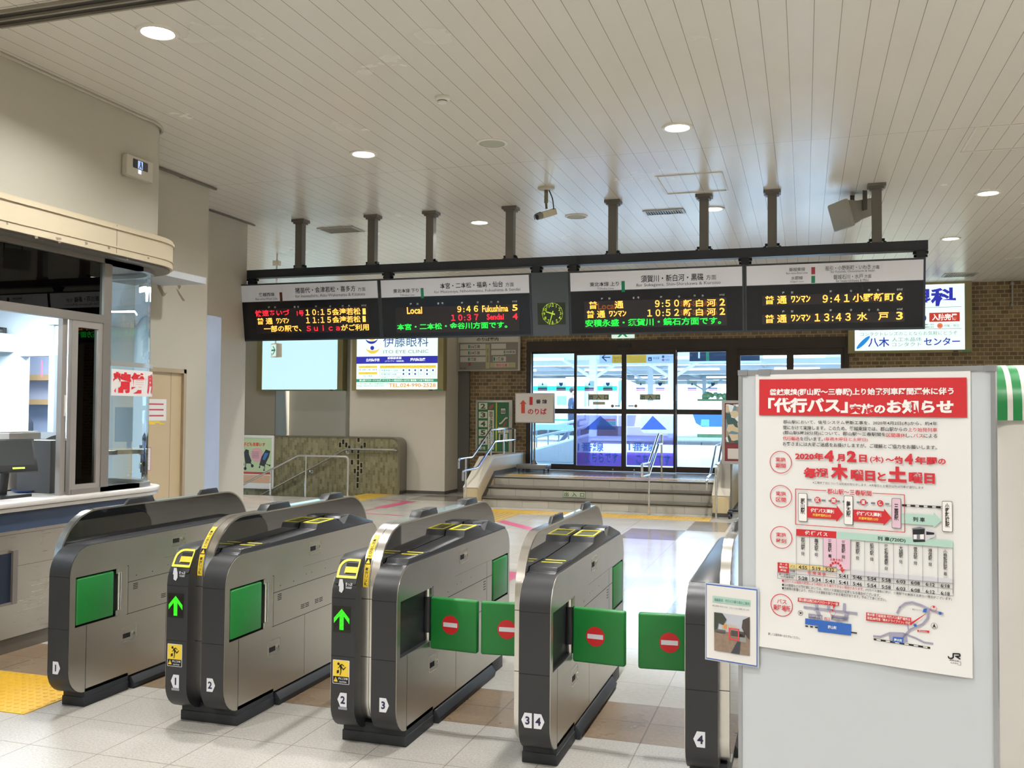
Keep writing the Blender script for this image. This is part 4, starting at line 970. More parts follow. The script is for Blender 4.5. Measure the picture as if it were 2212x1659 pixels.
t8('0', 1035, 1080, 683, 68, CBL2, .03); t8('PM1:00', 1045, 1165, 758, 20, CGRY, .01); t8('PM4:00', 1045, 1165, 788, 20, CGRY, .01)
pn.disc(*c8(1237, 771), 31/S8, CPNK, 1); t8('休診', 1217, 1257, 771, 26, CRED, 0.0, 2); t8('日曜・祭日', 1285, 1457, 771, 32, CGRY, .005)
R_(pn, c8, 300, 811, 1487, 816, CGRY, 1); t8('コンタクトレンズのことならお気軽にどうぞ', 315, 1440, 868, 46, CGRY)
a_, b_ = pn.uv(*c8(347, 966)); q = []
for i in range(24):
    th = 2*math.pi*i/24; ex, ey = 0.155*math.cos(th), 0.036*math.sin(th); q.append((a_+ex*0.70-ey*0.71, b_+ex*0.71+ey*0.70))
pn.poly(q, glow('lit_sky_blue', '#1f8be0', 0.8), 1)
t8('八木', 405, 650, 964, 112, CBLUE, .02); t8('人工水晶体', 680, 1025, 932, 46, CGRY); t8('コンタクト', 680, 1020, 990, 44, CGRY); t8('センター', 1050, 1470, 956, 92, CBLUE, .02)
pn.out('sign_print', t)
def c4(x, y): return (700+x/4.8087, 560+y/4.81)
t, pn = litbox('clinic_sign', 'lit eye clinic sign on the white pillar with a blue band and opening hours', *c4(292, 600), *c4(1240, 1366), *c4(336, 700), *c4(1180, 1352), 16.66, 16.85, LITAD, ztop=3.3)
S4 = 4.81
def t4(s_, x0, x1, cy, h, m, bold=0.0, lay=1): T(pn, c4, s_, x0, x1, cy, cy-(x1-x0)*0.004, h, m, lay, bold, S4)
t4('伊藤眼科', 615, 1085, 852, 122, CBL2); t4('ITO EYE CLINIC', 615, 1085, 960, 34, CGRY)
pn.disc(*c4(501, 922), 22/S4, CBLUE, 1)
def crescent(cx, cy, r, th, a0, a1, m):
    a_, b_ = pn.uv(*c4(cx, cy)); rr = abs(pn.uv(*c4(cx, cy-r))[1]-b_); tt = rr*th
    o = [(a_+rr*math.cos(math.radians(a)), b_+rr*math.sin(math.radians(a))) for a in range(a0, a1+1, 5)]
    i_ = []
    N = len(o)
    for k, a in enumerate(range(a0, a1+1, 5)):
        f = math.sin(math.pi*k/(N-1)); i_.append((a_+(rr-tt*f)*math.cos(math.radians(a)), b_+(rr-tt*f)*math.sin(math.radians(a))))
    for k in range(N-1): pn.poly([o[k], o[k+1], i_[k+1], i_[k]], m, 1)
crescent(507, 900, 82, .42, 195, 345, CYEL); crescent(495, 805, 75, .35, 195, 345, CBLUE); crescent(500, 800, 45, .5, 200, 340, CYEL)
R_(pn, c4, 336, 1008, 1180, 1083, CBLUE, 1); t4('白内障手術', 440, 577, 1047, 34, CLWH, .02, 2); t4('前眼部疾患', 660, 806, 1027, 27, CLWH, .02, 2); t4('(ドライアイ・角膜疾患)', 635, 830, 1060, 20, CLWH, .01, 2); t4('緑内障治療', 895, 1052, 1042, 34, CLWH, .02, 2)
R_(pn, c4, 360, 1108, 552, 1130, CYEL, 1); R_(pn, c4, 360, 1173, 552, 1196, CYEL, 1); t4('休診日', 430, 480, 1119, 14, CORG, 0, 2); t4('受付', 435, 475, 1185, 14, CORG, 0, 2)
t4('日曜・祝祭日・水曜・土曜午後', 360, 552, 1149, 18, CBL2); t4('午前・午後(昼)', 405, 502, 1214, 18, CBL2)
R_(pn, c4, 580, 1103, 1163, 1130, CYEL, 1); t4('診療時間', 640, 730, 1117, 16, CORG, 0, 2)
for k, x in enumerate((825, 886, 947, 1008, 1070, 1132)):
    t4('月火水木金土'[k], x-8, x+8, 1115, 15, CORG, 0, 2); pn.disc(*c4(x, 1153), 10/S4, CBL2, 1)
    if k in (3, 5): t4('休診', x-16, x+16, 1193, 16, CGRY)
    else: pn.disc(*c4(x, 1192), 10/S4, CBL2, 1)
for y in (1133, 1173, 1213): R_(pn, c4, 580, y, 1163, y+2, CGRY, 1)
for x in (580, 797, 857, 917, 978, 1040, 1102, 1161): R_(pn, c4, x, 1130, x+2, 1214, CGRY, 1)
t4('午前9:00〜12:00', 595, 765, 1155, 22, CBL2); t4('午後2:30〜5:00', 595, 752, 1195, 22, CBL2); t4('※木曜はコンタクト検査のみ', 595, 825, 1228, 13, CGRY)
R_(pn, c4, 336, 1243, 1180, 1276, CGRN, 1); t4('郡山駅バスターミナル6番 テニスコート経由百合ヶ丘行き 開成館バス停下車徒歩5分', 368, 1138, 1260, 22, CLWH, .01, 2)
t4('〒963-8851 郡山市開成四丁目', 348, 665, 1294, 16, CGRN); t4('http://www.ito-eye.com/', 348, 625, 1318, 20, CGRN); t4('TEL.024-990-2528', 672, 1160, 1310, 42, CORG, .03)
pn.out('sign_print', t)
t, pn = litbox('blank_light_box', 'blank pale lit advertising panel behind the leftmost departure board', 555, 700, 740.5, 844, 566, 705, 729, 841.5, 17.4, BACK, LITBL, ztop=3.5)

# ================================================================== steps up to the platform doors
STEPM = brick_mat('step_granite', '#bdb8ab', '#b3aea1', '#8b867a', 0.45, 0.16, 0.003, rough=0.45, axes='xz', shift=(0.1, 0), bump=0.1, offset=0.5)
NOSE = mat('nosing_dark', '#6b675e', 0.3); LANDM = mat('landing_stone', '#a7a298', 0.14, var=0.05)
m = MB(STEPM)
for k, y in enumerate((15.0, 15.33, 15.66)):
    m.use(STEPM); m.box(-5.24, -1.375, y, BACK+0.15, 0.16*k, 0.16*(k+1)-0.02)
    m.use(LANDM if k == 2 else NOSE); m.box(-5.24, -1.375, y-0.02, BACK+0.15 if k == 2 else y+0.36, 0.16*(k+1)-0.02, 0.16*(k+1))
m.use(mat('nosing_line', '#3b3833', 0.4))
for k, y in enumerate((15.0, 15.33, 15.66)): m.box(-5.24, -1.375, y-0.008, y, 0.16*(k+1)-0.035, 0.16*(k+1)-0.02)
m.build('steps', origin=(-3.3, 15, 0), kind='structure')
CHEEK = mat('cheek_wall_tan', '#c2b08a', 0.42, var=0.04); CHK2 = mat('cheek_wall_pale', '#c9c2b2', 0.42, var=0.03); DSK = mat('dark_skirt', '#4b4742', 0.4)
def cheek(x0, x1, name):
    pr = [(14.78, 0), (14.78, 0.30), (15.62, 0.78), (17.59, 0.78), (17.59, 0)]
    m = MB(CHEEK); m.prism(pr, 'x', x0, x1); m.use(CHK2); m.prism([(14.80, 0.30), (14.78, 0.33), (15.60, 0.815), (17.59, 0.815), (17.59, 0.78), (15.62, 0.78)], 'x', x0-0.01, x1+0.01)
    m.use(DSK); m.box(x0-0.004, x1+0.004, 14.775, 17.59, 0, 0.06)
    m.build(name, origin=((x0+x1)/2, 15, 0), kind='structure', flat=False)
cheek(-5.50, -5.25, 'trim_5'); cheek(-1.37, -1.12, 'trim_6')
m = MB(DSK); m.prism([(15.0, 0.0), (15.0, 0.16), (15.66, 0.56), (17.59, 0.56), (17.59, 0.48), (15.66, 0.48)], 'x', -5.2495, -5.244); m.build('trim_7', origin=(-5.24, 15, 0), kind='structure')
# sign on the middle riser
t = thing('step_sign', 'small green-framed entrance sticker on the middle step riser', 'sign', (-3.8, 15.32, 0.2)); pn = Panel((0, 15.328, 0), (1, 0, 0), (0, -1, 0))
DGRN = mat('dark_green_ink', '#1b5a38', 0.5, var=0)
pn.rect(1216, 1061, 1265, 1075, mat('riser_plate', '#b9bba4', 0.5), 0, 0.01); pn.frame(1216, 1061, 1265, 1075, 0.006, DGRN, 1); pn.text('出  入  口', 1219, 1063.5, 1262, 1073, DGRN, 1, .02); pn.out('plate', t)
# handrails
def rail_set(name, label, paths, posts, r=0.019, x=0):
    t = thing(name, label, 'handrail', (posts[0][0], posts[0][1], posts[0][2]), 'stair handrails')
    for p in paths:
        m = MB(CHROME); m.tube(p, r, bend=0.06); m.build('rail', t)
    for p in posts:
        m = MB(CHROME); m.cyl((p[0], p[1], p[2]), (p[0], p[1], p[3]), 0.016); m.cyl((p[0], p[1], p[2]), (p[0], p[1], p[2]+0.012), 0.034); m.build('post', t)
    return t
rail_set('handrail', 'double steel handrail on the cheek wall left of the steps',
    [[(-5.42, 14.34, 0.67), (-5.42, 14.34, 0.83), (-5.42, 14.98, 0.83), (-5.42, 15.95, 1.285), (-5.42, 17.5, 1.285)], [(-5.32, 14.27, 0.48), (-5.32, 14.27, 0.64), (-5.32, 14.97, 0.65), (-5.32, 15.89, 1.075), (-5.32, 17.55, 1.075)]],
    [(-5.40, 14.62, 0, 0.83), (-5.38, 15.85, 0.815, 1.25), (-5.38, 16.6, 0.815, 1.28), (-5.38, 17.3, 0.815, 1.28)])
cr = rail_set('handrail', 'double steel handrail standing in the middle of the steps', [], [(-2.354, 14.75, 0, 0.82), (-2.354, 16.10, 0.48, 1.24)])
xx = -2.354
for p in ([(xx, 14.74, 0.625), (xx, 14.10, 0.638), (xx, 14.08, 0.65), (xx, 14.07, 0.82), (xx, 14.10, 0.827), (xx, 14.74, 0.815), (xx, 15.74, 1.255), (xx, 16.12, 1.25), (xx, 16.12, 1.09)], [(xx, 14.74, 0.63), (xx, 15.74, 1.08), (xx, 16.12, 1.075)]):
    m = MB(CHROME); m.tube(p, 0.019, bend=0.03); m.build('rail', cr)
rail_set('handrail', 'double steel handrail on the cheek wall right of the steps, beside the poster stand',
    [[(-1.28, 14.34, 0.67), (-1.28, 14.34, 0.83), (-1.28, 14.78, 0.83), (-1.28, 15.75, 1.265), (-1.28, 17.5, 1.265)], [(-1.40, 14.2, 0.46), (-1.40, 14.2, 0.63), (-1.40, 14.74, 0.645), (-1.40, 15.74, 1.07), (-1.40, 17.5, 1.07)]],
    [(-1.295, 14.57, 0, 0.81), (-1.34, 16.6, 0.8, 1.26)])
# down stairs at the left with their rail and the tiled half wall
TILEW = brick_mat('olive_mosaic_tile', '#6f6a4c', '#9a9474', '#8f8a6c', 0.102, 0.0525, 0.0035, rough=0.3, axes='xz', rot=True, bump=0.25, offset=0.5)
hole = bpy.data.objects['polished_floor']; bpy.data.meshes.remove(hole.data) if False else None
bpy.data.objects.remove(hole)
f3 = MB(FL_FAR); f3.box(-13, 6, 5.137, 15.42, -0.2, 0); f3.box(-8.15, 6, 15.42, BACK+0.2, -0.2, 0); f3.box(-13, -8.15, 16.85, BACK+0.9, -0.2, 0); f3.build('polished_floor', floor)
m = MB(STEPM)
for k in range(9): m.box(-8.15-0.3*(k+1), -8.15-0.3*k, 15.42, 16.6, -2.0, -0.16*(k+1))
m.box(-13, -10.85, 15.42, 16.6, -2.0, -1.6); m.use(WALLG); m.box(-13, -8.15, 15.38, 15.42, -2, 0.0)
m.build('down_steps', origin=(-9, 16, 0), kind='structure')
hw = rrect(-13, -1.8, -7.45, 1.10, (0, 0, 0.16, 0)); hi = rrect(-13, -1.8, -7.49, 1.075, (0, 0, 0.14, 0))
m = MB(TILEW); m.prism(hi, 'y', 16.5, 16.80); m.use(mat('steel_cap', '#8f8b80', 0.25, 0.9)); plate_solid(m, [hw, hi], lambda a, b, d: (a, 16.49+d, b), 0.33)
tw = m.build('wall_stair', origin=(-7.5, 16.5, 0), kind='structure')
BT = mat('black_mosaic', '#1d1a12', 0.25); GRT = mat('pale_grout', '#b5ad8c', 0.6)
pn = Panel((0, 16.5, 0), (1, 0, 0), (0, -1, 0))
for a, b, c, d in ((1605, 385, 1640, 458), (1652, 340, 1687, 412), (1698, 385, 1733, 458), (1743, 430, 1778, 500), (1786, 472, 1820, 545), (1880, 302, 1915, 378), (1878, 472, 1912, 545), (1875, 560, 1910, 632), (1875, 645, 1910, 717), (1873, 732, 1908, 805), (1870, 818, 1906, 890), (1868, 905, 1903, 977), (1866, 990, 1900, 1064), (1925, 430, 1960, 500), (1972, 385, 2008, 460), (1782, 645, 1818, 717), (1826, 775, 1860, 848), (1922, 688, 1956, 760), (1922, 775, 1955, 848)):
    k = 6.9125; pn.rect(500+(a-5)/k, 900+(b-5)/k, 500+(c+5)/k, 900+(d+5)/k, GRT, 0); pn.rect(500+a/k, 900+b/k, 500+c/k, 900+d/k, BT, 1)
pn.out('mosaic_motif', tw)
rail_set('handrail', 'free standing steel handrail beside the stairs going down at the left', [[(-10.5, 15.4, 0.04), (-9.035, 15.4, 0.765), (-7.99, 15.4, 0.765), (-7.99, 15.4, 0.0)]], [(-8.86, 15.4, -0.4, 0.765), (-9.6, 15.4, -0.8, 0.48), (-10.3, 15.4, -1.1, 0.13)])
rw = rail_set('handrail', 'steel handrail fixed along the olive tiled half wall', [[(-11.2, 16.42, -0.48), (-8.56, 16.42, 0.855), (-7.56, 16.42, 0.865), (-7.52, 16.5, 0.865)]], [(-7.52, 16.47, 0.84, 0.86)])
for x, z in ((-8.56, 0.80), (-9.35, 0.40), (-10.4, -0.13)):
    m = MB(CHROME); m.tube([(x, 16.42, z+0.03), (x, 16.42, z-0.01), (x, 16.5, z-0.01)], 0.011); m.cyl((x, 16.49, z-0.01), (x, 16.5, z-0.01), 0.035); m.build('bracket', rw)
# poster with strollers
PYf = 16.46
def k8(a, b): return (500+a/6.9125, 900+b/6.9125)
t = thing('framed_poster', 'white framed stroller poster on the tiled half wall', 'poster', (-10.6, 16.48, 0.1))
A = onY(*k8(105, 680), PYf); B = onY(*k8(628, 680), PYf); zt = onY(*k8(366, 278), PYf).z; zb = onY(*k8(366, 1075), PYf).z
m = MB(mat('white_frame', '#e3e1dc', 0.35)); plate_solid(m, [rrect(A.x, zb, B.x, zt, 0.03), rect(A.x+0.05, zb+0.05, B.x-0.05, zt-0.05)], lambda a, b, d: (a, PYf+d, b), 0.03); m.box(A.x+0.03, B.x-0.03, PYf+0.01, PYf+0.039, zb+0.03, zt-0.03); m.build('frame', t)
pn = Panel((0, PYf+0.009, 0), (1, 0, 0), (0, -1, 0))
pn.rect(*k8(148, 305), *k8(600, 1050), PAPER, 0); pn.rect(*k8(148, 318), *k8(600, 822), mat('pale_green_print', '#bcd3a8', 0.5), 1); pn.rect(*k8(135, 825), *k8(590, 858), mat('poster_red', '#c84a45', 0.5), 2)
pn.rect(*k8(140, 872), *k8(580, 990), mat('poster_peach', '#d8b090', 0.5), 2, 0.02); pn.rect(*k8(150, 320), *k8(600, 330), mat('pale_green_print', '#bcd3a8', 0.5), 2)
pn.disc(*k8(380, 570), 105/6.9, mat('poster_pink', '#dfa9b2', 0.5), 2); pn.text('子ども用車いす', *k8(178, 385), *k8(505, 445), mat('poster_orange', '#dd4b35', 0.5), 3, .03)
for y in (524, 550, 572, 590, 612): pn.rect(*k8(310, y), *k8(410, y+5), GREYINK, 3)
DKB = mat('stroller_dark', '#3a3a42', 0.5); BLU = mat('stroller_blue', '#3f79b8', 0.5)
pn.quad([k8(190, 530), k8(215, 485), k8(260, 500), k8(262, 560), k8(300, 660), k8(285, 700), k8(210, 700), k8(195, 600)], DKB, 3)
for a, b in ((172, 715), (207, 775), (312, 735)): pn.disc(*k8(a, b), 24/6.9, DKB, 3)
pn.line([k8(190, 700), k8(175, 715)], 2, DKB, 3); pn.line([k8(215, 690), k8(207, 775)], 2, DKB, 3); pn.line([k8(280, 680), k8(312, 735)], 2, DKB, 3)
pn.quad([k8(515, 490), k8(582, 515), k8(560, 600), k8(490, 745), k8(418, 720), k8(450, 600)], DKB, 3); pn.quad([k8(500, 540), k8(555, 545), k8(500, 650), k8(465, 640)], BLU, 4)
for a, b in ((420, 755), (487, 798), (572, 728)): pn.disc(*k8(a, b), 13/6.9, DKB, 3)
pn.line([k8(430, 720), k8(420, 755)], 1.5, DKB, 3); pn.line([k8(500, 730), k8(487, 798)], 1.5, DKB, 3); pn.line([k8(500, 700), k8(572, 728)], 1.5, DKB, 3)
pn.out('print', t)
# tactile paving and tape on the floor
TACT = mat('tactile_yellow', '#c9a23a', 0.45, var=0.08); TACP = mat('tactile_pale_yellow', '#c0a259', 0.35, var=0.08)
def domes(m, x0, x1, y0, y1, z, n, k):
    for i in range(n):
        for j in range(k):
            cx, cy = x0+(x1-x0)*(i+.5)/n, y0+(y1-y0)*(j+.5)/k
            m.lathe([(0.0135, 0), (0.011, 0.004), (0.0, 0.0052)], (cx, cy, z), n=8)
m = MB(mat('tactile_bright', '#dcae2c', 0.45, var=0.06)); x1 = -3.90; m.box(-5.1, x1, 3.925, 4.525, 0, 0.004); domes(m, -5.1, x1, 3.925, 4.525, 0.004, 24, 12)
o = m.build('tactile_paving', origin=(-4.4, 4.2, 0)); tag(o, 'bright yellow dotted tactile paving at the foot of the leftmost gate', 'tactile paving')
m = MB(TACT); m.box(-5.1, -1.36, 14.10, 14.62, 0, 0.004)
for k in range(60): m.box(-5.08+k*0.062, -5.05+k*0.062, 14.12, 14.60, 0.004, 0.007)
o = m.build('tactile_paving', origin=(-3.2, 14.3, 0)); tag(o, 'long yellow tactile strip at the foot of the steps', 'tactile paving')
m = MB(TACP); m.box(-4.80, -4.28, 12.3, 14.10, 0, 0.003); m.use(mat('tactile_bar', '#a88b45', 0.4))
for k in range(6): m.box(-4.76+k*0.085, -4.725+k*0.085, 12.3, 14.10, 0.003, 0.007)
o = m.build('tactile_paving', origin=(-4.5, 13.2, 0)); tag(o, 'ribbed yellow guiding strip leading away from the steps toward the gates', 'tactile paving')
m = MB(TACT); m.box(-8.12, -7.55, 14.35, 16.45, 0, 0.004); o = m.build('tactile_paving', origin=(-7.8, 15.5, 0)); tag(o, 'yellow tactile patch beside the stairs going down, before the tiled half wall', 'tactile paving')
m = MB(TACT); m.box(-5.1, -1.4, 15.80, 16.15, 0.48, 0.484)
for k in range(40): m.box(-5.07+k*0.092, -5.03+k*0.092, 15.82, 16.13, 0.484, 0.488)
o = m.build('tactile_paving', origin=(-3.2, 16, 0.48)); tag(o, 'tactile strip along the top landing in front of the glass doors', 'tactile paving')
PINK = mat('pink_tape', '#b8506f', 0.4, var=0.05)
def tape(pts, w_, label):
    m = MB(PINK)
    Q = [onZ(*p, 0.0) for p in pts]
    for a, b in zip(Q, Q[1:]):
        d = (b-a).normalized(); n = Vector((-d.y, d.x, 0))*w_/2; z = Vector((0, 0, 0.0016))
        m.add([a-n+z, b-n+z, b+n+z, a+n+z], [(0, 1, 2, 3)])
    o = m.build('floor_tape', origin=tuple(Q[0]), flat=True); tag(o, label, 'floor tape', 'pink tapes on the floor')
tape([(820, 1079), (887, 1083)], 0.07, 'short pink tape line nearest the tiled half wall'); tape([(887, 1083), (820, 1097)], 0.22, 'thick pink tape stroke meeting the short line in a point')
tape([(820, 1097), (775, 1106)], 0.05, 'thin pink tape line continuing the thick stroke'); tape([(776, 1108), (870, 1114)], 0.07, 'long thin pink tape line behind the middle gates'); tape([(1079, 1125), (1160, 1146)], 0.18, 'thick pink tape line beside the ribbed guiding strip'); tape([(1076, 1258), (1116, 1236)], 0.17, 'pink tape band on the floor behind the closed flap between the gates')

# ================================================================== signs around the doors
t = thing('platform_map_sign', 'grey platform guide sign with small white tags, above the green sign', 'sign', (-5.9, 17.5, 2.4))
yf = 17.46; A = onY(*c4(1385, 985), yf); B = onY(*c4(2035, 985), yf); zt = onY(*c4(1710, 790), yf).z; zb = onY(*c4(1710, 1160), yf).z
m = MB(mat('pale_alu_frame', '#b5b2a8', 0.35, 0.4)); m.box(A.x, B.x, yf, BACK-0.06, zb, zt+0.1); m.build('frame', t, bevel=0.005)
pn = Panel((0, yf, 0), (1, 0, 0), (0, -1, 0)); GP = mat('guide_grey', '#827d75', 0.5); TW_ = mat('guide_white', '#c8c5bc', 0.5); BG_ = mat('guide_beige', '#b3aa84', 0.5)
R_(pn, c4, 1393, 800, 2018, 862, TW_, 0); R_(pn, c4, 1400, 866, 2015, 1150, GP, 0); T(pn, c4, 'のりば案内', 1587, 1812, 832, 830, 38, INK, 2, .02, S4)
for x0, y0, x1, y1 in ((1415, 882, 1678, 935), (1415, 945, 1678, 1000), (1415, 1015, 1678, 1068), (1738, 878, 1890, 930), (1738, 945, 1865, 995), (1865, 943, 1990, 985), (1755, 1010, 1890, 1063)): R_(pn, c4, x0, y0, x1, y1, TW_, 1)
R_(pn, c4, 1680, 885, 1720, 1135, BG_, 1); R_(pn, c4, 1725, 1073, 1988, 1125, BG_, 1); R_(pn, c4, 1775, 1080, 1912, 1120, TW_, 2); T(pn, c4, '現在位置', 1783, 1905, 1102, 1100, 32, REDINK, 3, .01, S4)
for x, y, s_, w_ in ((1500, 908, '5·6番線', 100), (1498, 973, '2·4番線', 100), (1498, 1040, '1番線', 60)):
    R_(pn, c4, x, y-16, x+14, y+16, LGREEN, 2); T(pn, c4, s_, x+20, x+20+w_, y, y, 34, INK, 2, .01, S4)
R_(pn, c4, 1868, 950, 1880, 978, LGREEN, 2); T(pn, c4, '3水郡線', 1885, 1982, 963, 963, 28, INK, 2, .01, S4); R_(pn, c4, 1760, 1018, 1778, 1055, LGREEN, 2); T(pn, c4, '1番線', 1795, 1866, 1037, 1037, 38, INK, 2, .01, S4)
R_(pn, c4, 1500, 1073, 1525, 1108, mat('guide_red', '#93474a', 0.5), 2); T(pn, c4, V('地下通路'), 1690, 1710, 1000, 1000, 150, GREYINK, 2, 0, S4); T(pn, c4, '郡山駅', 1412, 1475, 1133, 1133, 15, INK, 2, 0, S4)
pn.out('print', t)
def k9(a, b): return (820+a/6.913, 860+b/6.9125)
S9 = 6.913
t = thing('platform_number_sign', 'tall green sign with white platform numbers 2 to 6 behind the left handrail', 'sign', (-6, 17.5, 0.8))
yf = 17.47; A = onY(*k9(1432, 420), yf); B = onY(*k9(1978, 420), yf); zt = onY(*k9(1700, 30), yf).z; zb = onY(*k9(1700, 818), yf).z
m = MB(mat('pale_alu_frame', '#b5b2a8', 0.35, 0.4)); m.box(A.x, B.x, yf, BACK-0.002, zb, zt); m.build('frame', t, bevel=0.005)
pn = Panel((0, yf, 0), (1, 0, 0), (0, -1, 0)); SG = mat('sign_dark_green', '#2b6a41', 0.4); SW = mat('sign_cream', '#d3d2be', 0.5); FR_ = mat('faded_red', '#a04a46', 0.5)
R_(pn, k9, 1462, 62, 1930, 795, SG, 0)
for y, n_ in ((120, '2'), (252, '3'), (383, '4'), (515, '5'), (647, '6')):
    R_(pn, k9, 1481, y-48, 1609, y+48, SW, 1); T(pn, k9, n_, 1508, 1582, y, y, 74, mat('sign_number', '#37503c', 0.5), 2, .03, S9)
T(pn, k9, '番線', 1482, 1580, 745, 745, 50, SW, 1, .02, S9); R_(pn, k9, 1618, 180, 1707, 768, SW, 1); T(pn, k9, V('地下連絡通路から'), 1634, 1690, 470, 470, 560, mat('sign_number', '#37503c', 0.5), 2, .01, S9)
R_(pn, k9, 1734, 68, 1752, 790, mat('line_yellow', '#d2c645', 0.5), 1); pn.quad([k9(1630, 160), k9(1650, 110), k9(1712, 85), k9(1690, 150), k9(1650, 165)], FR_, 1)
R_(pn, k9, 1805, 148, 1886, 240, INK, 1); R_(pn, k9, 1812, 155, 1879, 233, SW, 2)
for x in (1826, 1846, 1865): pn.disc(*k9(x, 180), 6/S9, INK, 3, n=10); R_(pn, k9, x-6, 188, x+6, 222, INK, 3)
T(pn, k9, '↑↓', 1800, 1888, 112, 112, 50, mat('faded_dark', '#3c5548', 0.5), 1, .02, S9)
pn.line([k9(1780, 385), k9(1815, 378), k9(1880, 298), k9(1918, 292)], 36/S9, INK, 1); pn.line([k9(1788, 382), k9(1815, 376), k9(1880, 300), k9(1910, 294)], 24/S9, SW, 2)
pn.quad([k9(1840, 420), k9(1860, 370), k9(1900, 345), k9(1890, 400), k9(1855, 425)], FR_, 1); R_(pn, k9, 1768, 435, 1925, 518, SW, 1); T(pn, k9, '↓', 1805, 1835, 476, 476, 66, FR_, 2, .03, S9); T(pn, k9, '↑', 1855, 1885, 476, 476, 66, INK, 2, .03, S9)
R_(pn, k9, 1783, 530, 1910, 655, SW, 1); T(pn, k9, '1', 1800, 1850, 590, 590, 105, mat('sign_number', '#37503c', 0.5), 2, .04, S9); pn.disc(*k9(1872, 650), 20/S9, mat('sign_number', '#37503c', 0.5), 1); R_(pn, k9, 1833, 670, 1850, 780, FR_, 1)
pn.out('print', t)
# stand sign on the landing
def k5(a, b): return (1000+a/8.295, 840+b/8.295)
yf = 16.85; S5 = 8.295
t = thing('platform_stand_sign', 'white stand sign with a red arrow on a wheeled base atop the steps', 'sign', (-4.85, 16.9, 0.48))
A = onY(*k5(932, 340), yf); B = onY(*k5(1636, 340), yf); zt = onY(*k5(1284, 75), yf).z; zb = onY(*k5(1284, 612), yf).z
m = MB(mat('stand_alu', '#a9a5a0', 0.35, 0.5)); m.box(A.x, B.x, yf, yf+0.06, zb, zt); m.build('board', t, bevel=0.004)
pn = Panel((0, yf, 0), (1, 0, 0), (0, -1, 0)); pn.rect(*k5(950, 90), *k5(1615, 596), mat('stand_white', '#d6d1cc', 0.45), 0); SR = mat('stand_red', '#c84a3a', 0.45)
pn.quad([k5(1080, 198), k5(1140, 270), k5(1112, 270), k5(1112, 438), k5(1045, 438), k5(1045, 270), k5(1018, 270)], SR, 1)
T(pn, k5, '1', 1192, 1250, 217, 215, 145, REDINK, 1, .05, S5); T(pn, k5, '番 線', 1308, 1507, 228, 226, 78, INK, 1, .03, S5); T(pn, k5, 'のりば', 1162, 1500, 408, 402, 108, REDINK, 1, .03, S5); pn.out('print', t)
pc = onY(*k5(1282, 900), yf+0.08); m = MB(mat('stand_post', '#7e7a74', 0.35, 0.6)); m.cyl((pc.x, yf+0.08, 0.62), (pc.x, yf+0.08, zb+0.1), 0.017); m.lathe([(0.07, 0), (0.018, 0.09)], (pc.x, yf+0.08, 0.625), n=12); m.build('post', t)
a = onY(*k5(955, 1420), 16.72).x; b = onY(*k5(1480, 1420), 16.72).x; m = MB(mat('stand_base_grey', '#8b8782', 0.35, 0.4)); m.box(a, b, 16.72, 17.12, 0.545, 0.625); m.build('base', t, bevel=0.004)
for x in (a+0.04, b-0.04):
    for y in (16.77, 17.07): m = MB(BLACK); m.cyl((x-0.01, y, 0.51), (x+0.01, y, 0.51), 0.03, n=12); m.box(x-0.012, x+0.012, y-0.012, y+0.012, 0.51, 0.548); m.build('caster', t)
# small green emergency sign over the door header
t = thing('emergency_sign', 'small green and white emergency sign above the door header, half hidden by the boards', 'exit sign', (-3.2, 17.5, 3.0))
A = onY(1321, 722, 17.5); B = onY(1369, 722, 17.5); zb = onY(1345, 730, 17.5).z; m = MB(glow('exit_green_white', '#d9f2e2', 0.8)); m.box(A.x, B.x, 17.5, BACK-0.002, zb, zb+0.22); m.build('housing', t)
pn = Panel((0, 17.5, 0), (1, 0, 0), (0, -1, 0)); ca, cb = (A.x+B.x)/2, zb; EG = glow('exit_green', '#15a468', 0.6)
pn.poly(rect(A.x+0.01, zb+0.10, B.x-0.01, zb+0.21), EG, 0); pn.poly([(ca-0.10, zb+0.015), (ca-0.03, zb+0.10), (ca+0.03, zb+0.10), (ca+0.10, zb+0.015), (ca+0.06, zb+0.015), (ca, zb+0.07), (ca-0.06, zb+0.015)], EG, 1); pn.out('pictogram', t)
# framed picture stand right of the steps
yf = 14.75; t = thing('poster_stand', 'framed picture stand on wheels between the steps and the notice board', 'poster stand', (-0.95, 14.8, 0))
A = onY(1559, 935, yf); xr = A.x+0.75; zt = onY(1600, 865, yf).z; zb = onY(1600, 1003, yf).z
m = MB(mat('stand_alu', '#a9a5a0', 0.35, 0.5)); plate_solid(m, [rrect(A.x, zb, xr, zt, 0.02), rect(A.x+0.045, zb+0.045, xr-0.045, zt-0.045)], lambda a, b, d: (a, yf+d, b), 0.03); m.build('frame', t, bevel=0.004)
PCM = bpy.data.materials.new('poster_collage'); PCM.use_nodes = True; nt = PCM.node_tree; bs_ = nt.nodes['Principled BSDF']; vr = nt.nodes.new('ShaderNodeTexVoronoi'); vr.inputs['Scale'].default_value = 11
tcn = nt.nodes.new('ShaderNodeTexCoord'); nt.links.new(tcn.outputs['Object'], vr.inputs['Vector']); hs = nt.nodes.new('ShaderNodeValToRGB'); hs.color_ramp.interpolation = 'CONSTANT'
for p_, c_ in ((0.0, '#39524f'), (0.25, '#8d8474'), (0.45, '#b9a98c'), (0.6, '#5f7d86'), (0.75, '#c7cdd0'), (0.88, '#6d4b42')):
    e = hs.color_ramp.elements.new(p_) if p_ > 0 else hs.color_ramp.elements[0]; e.color = (*lin(c_), 1)
nt.links.new(vr.outputs['Color'], hs.inputs[0]); nt.links.new(hs.outputs[0], bs_.inputs['Base Color']); bs_.inputs['Roughness'].default_value = 0.3
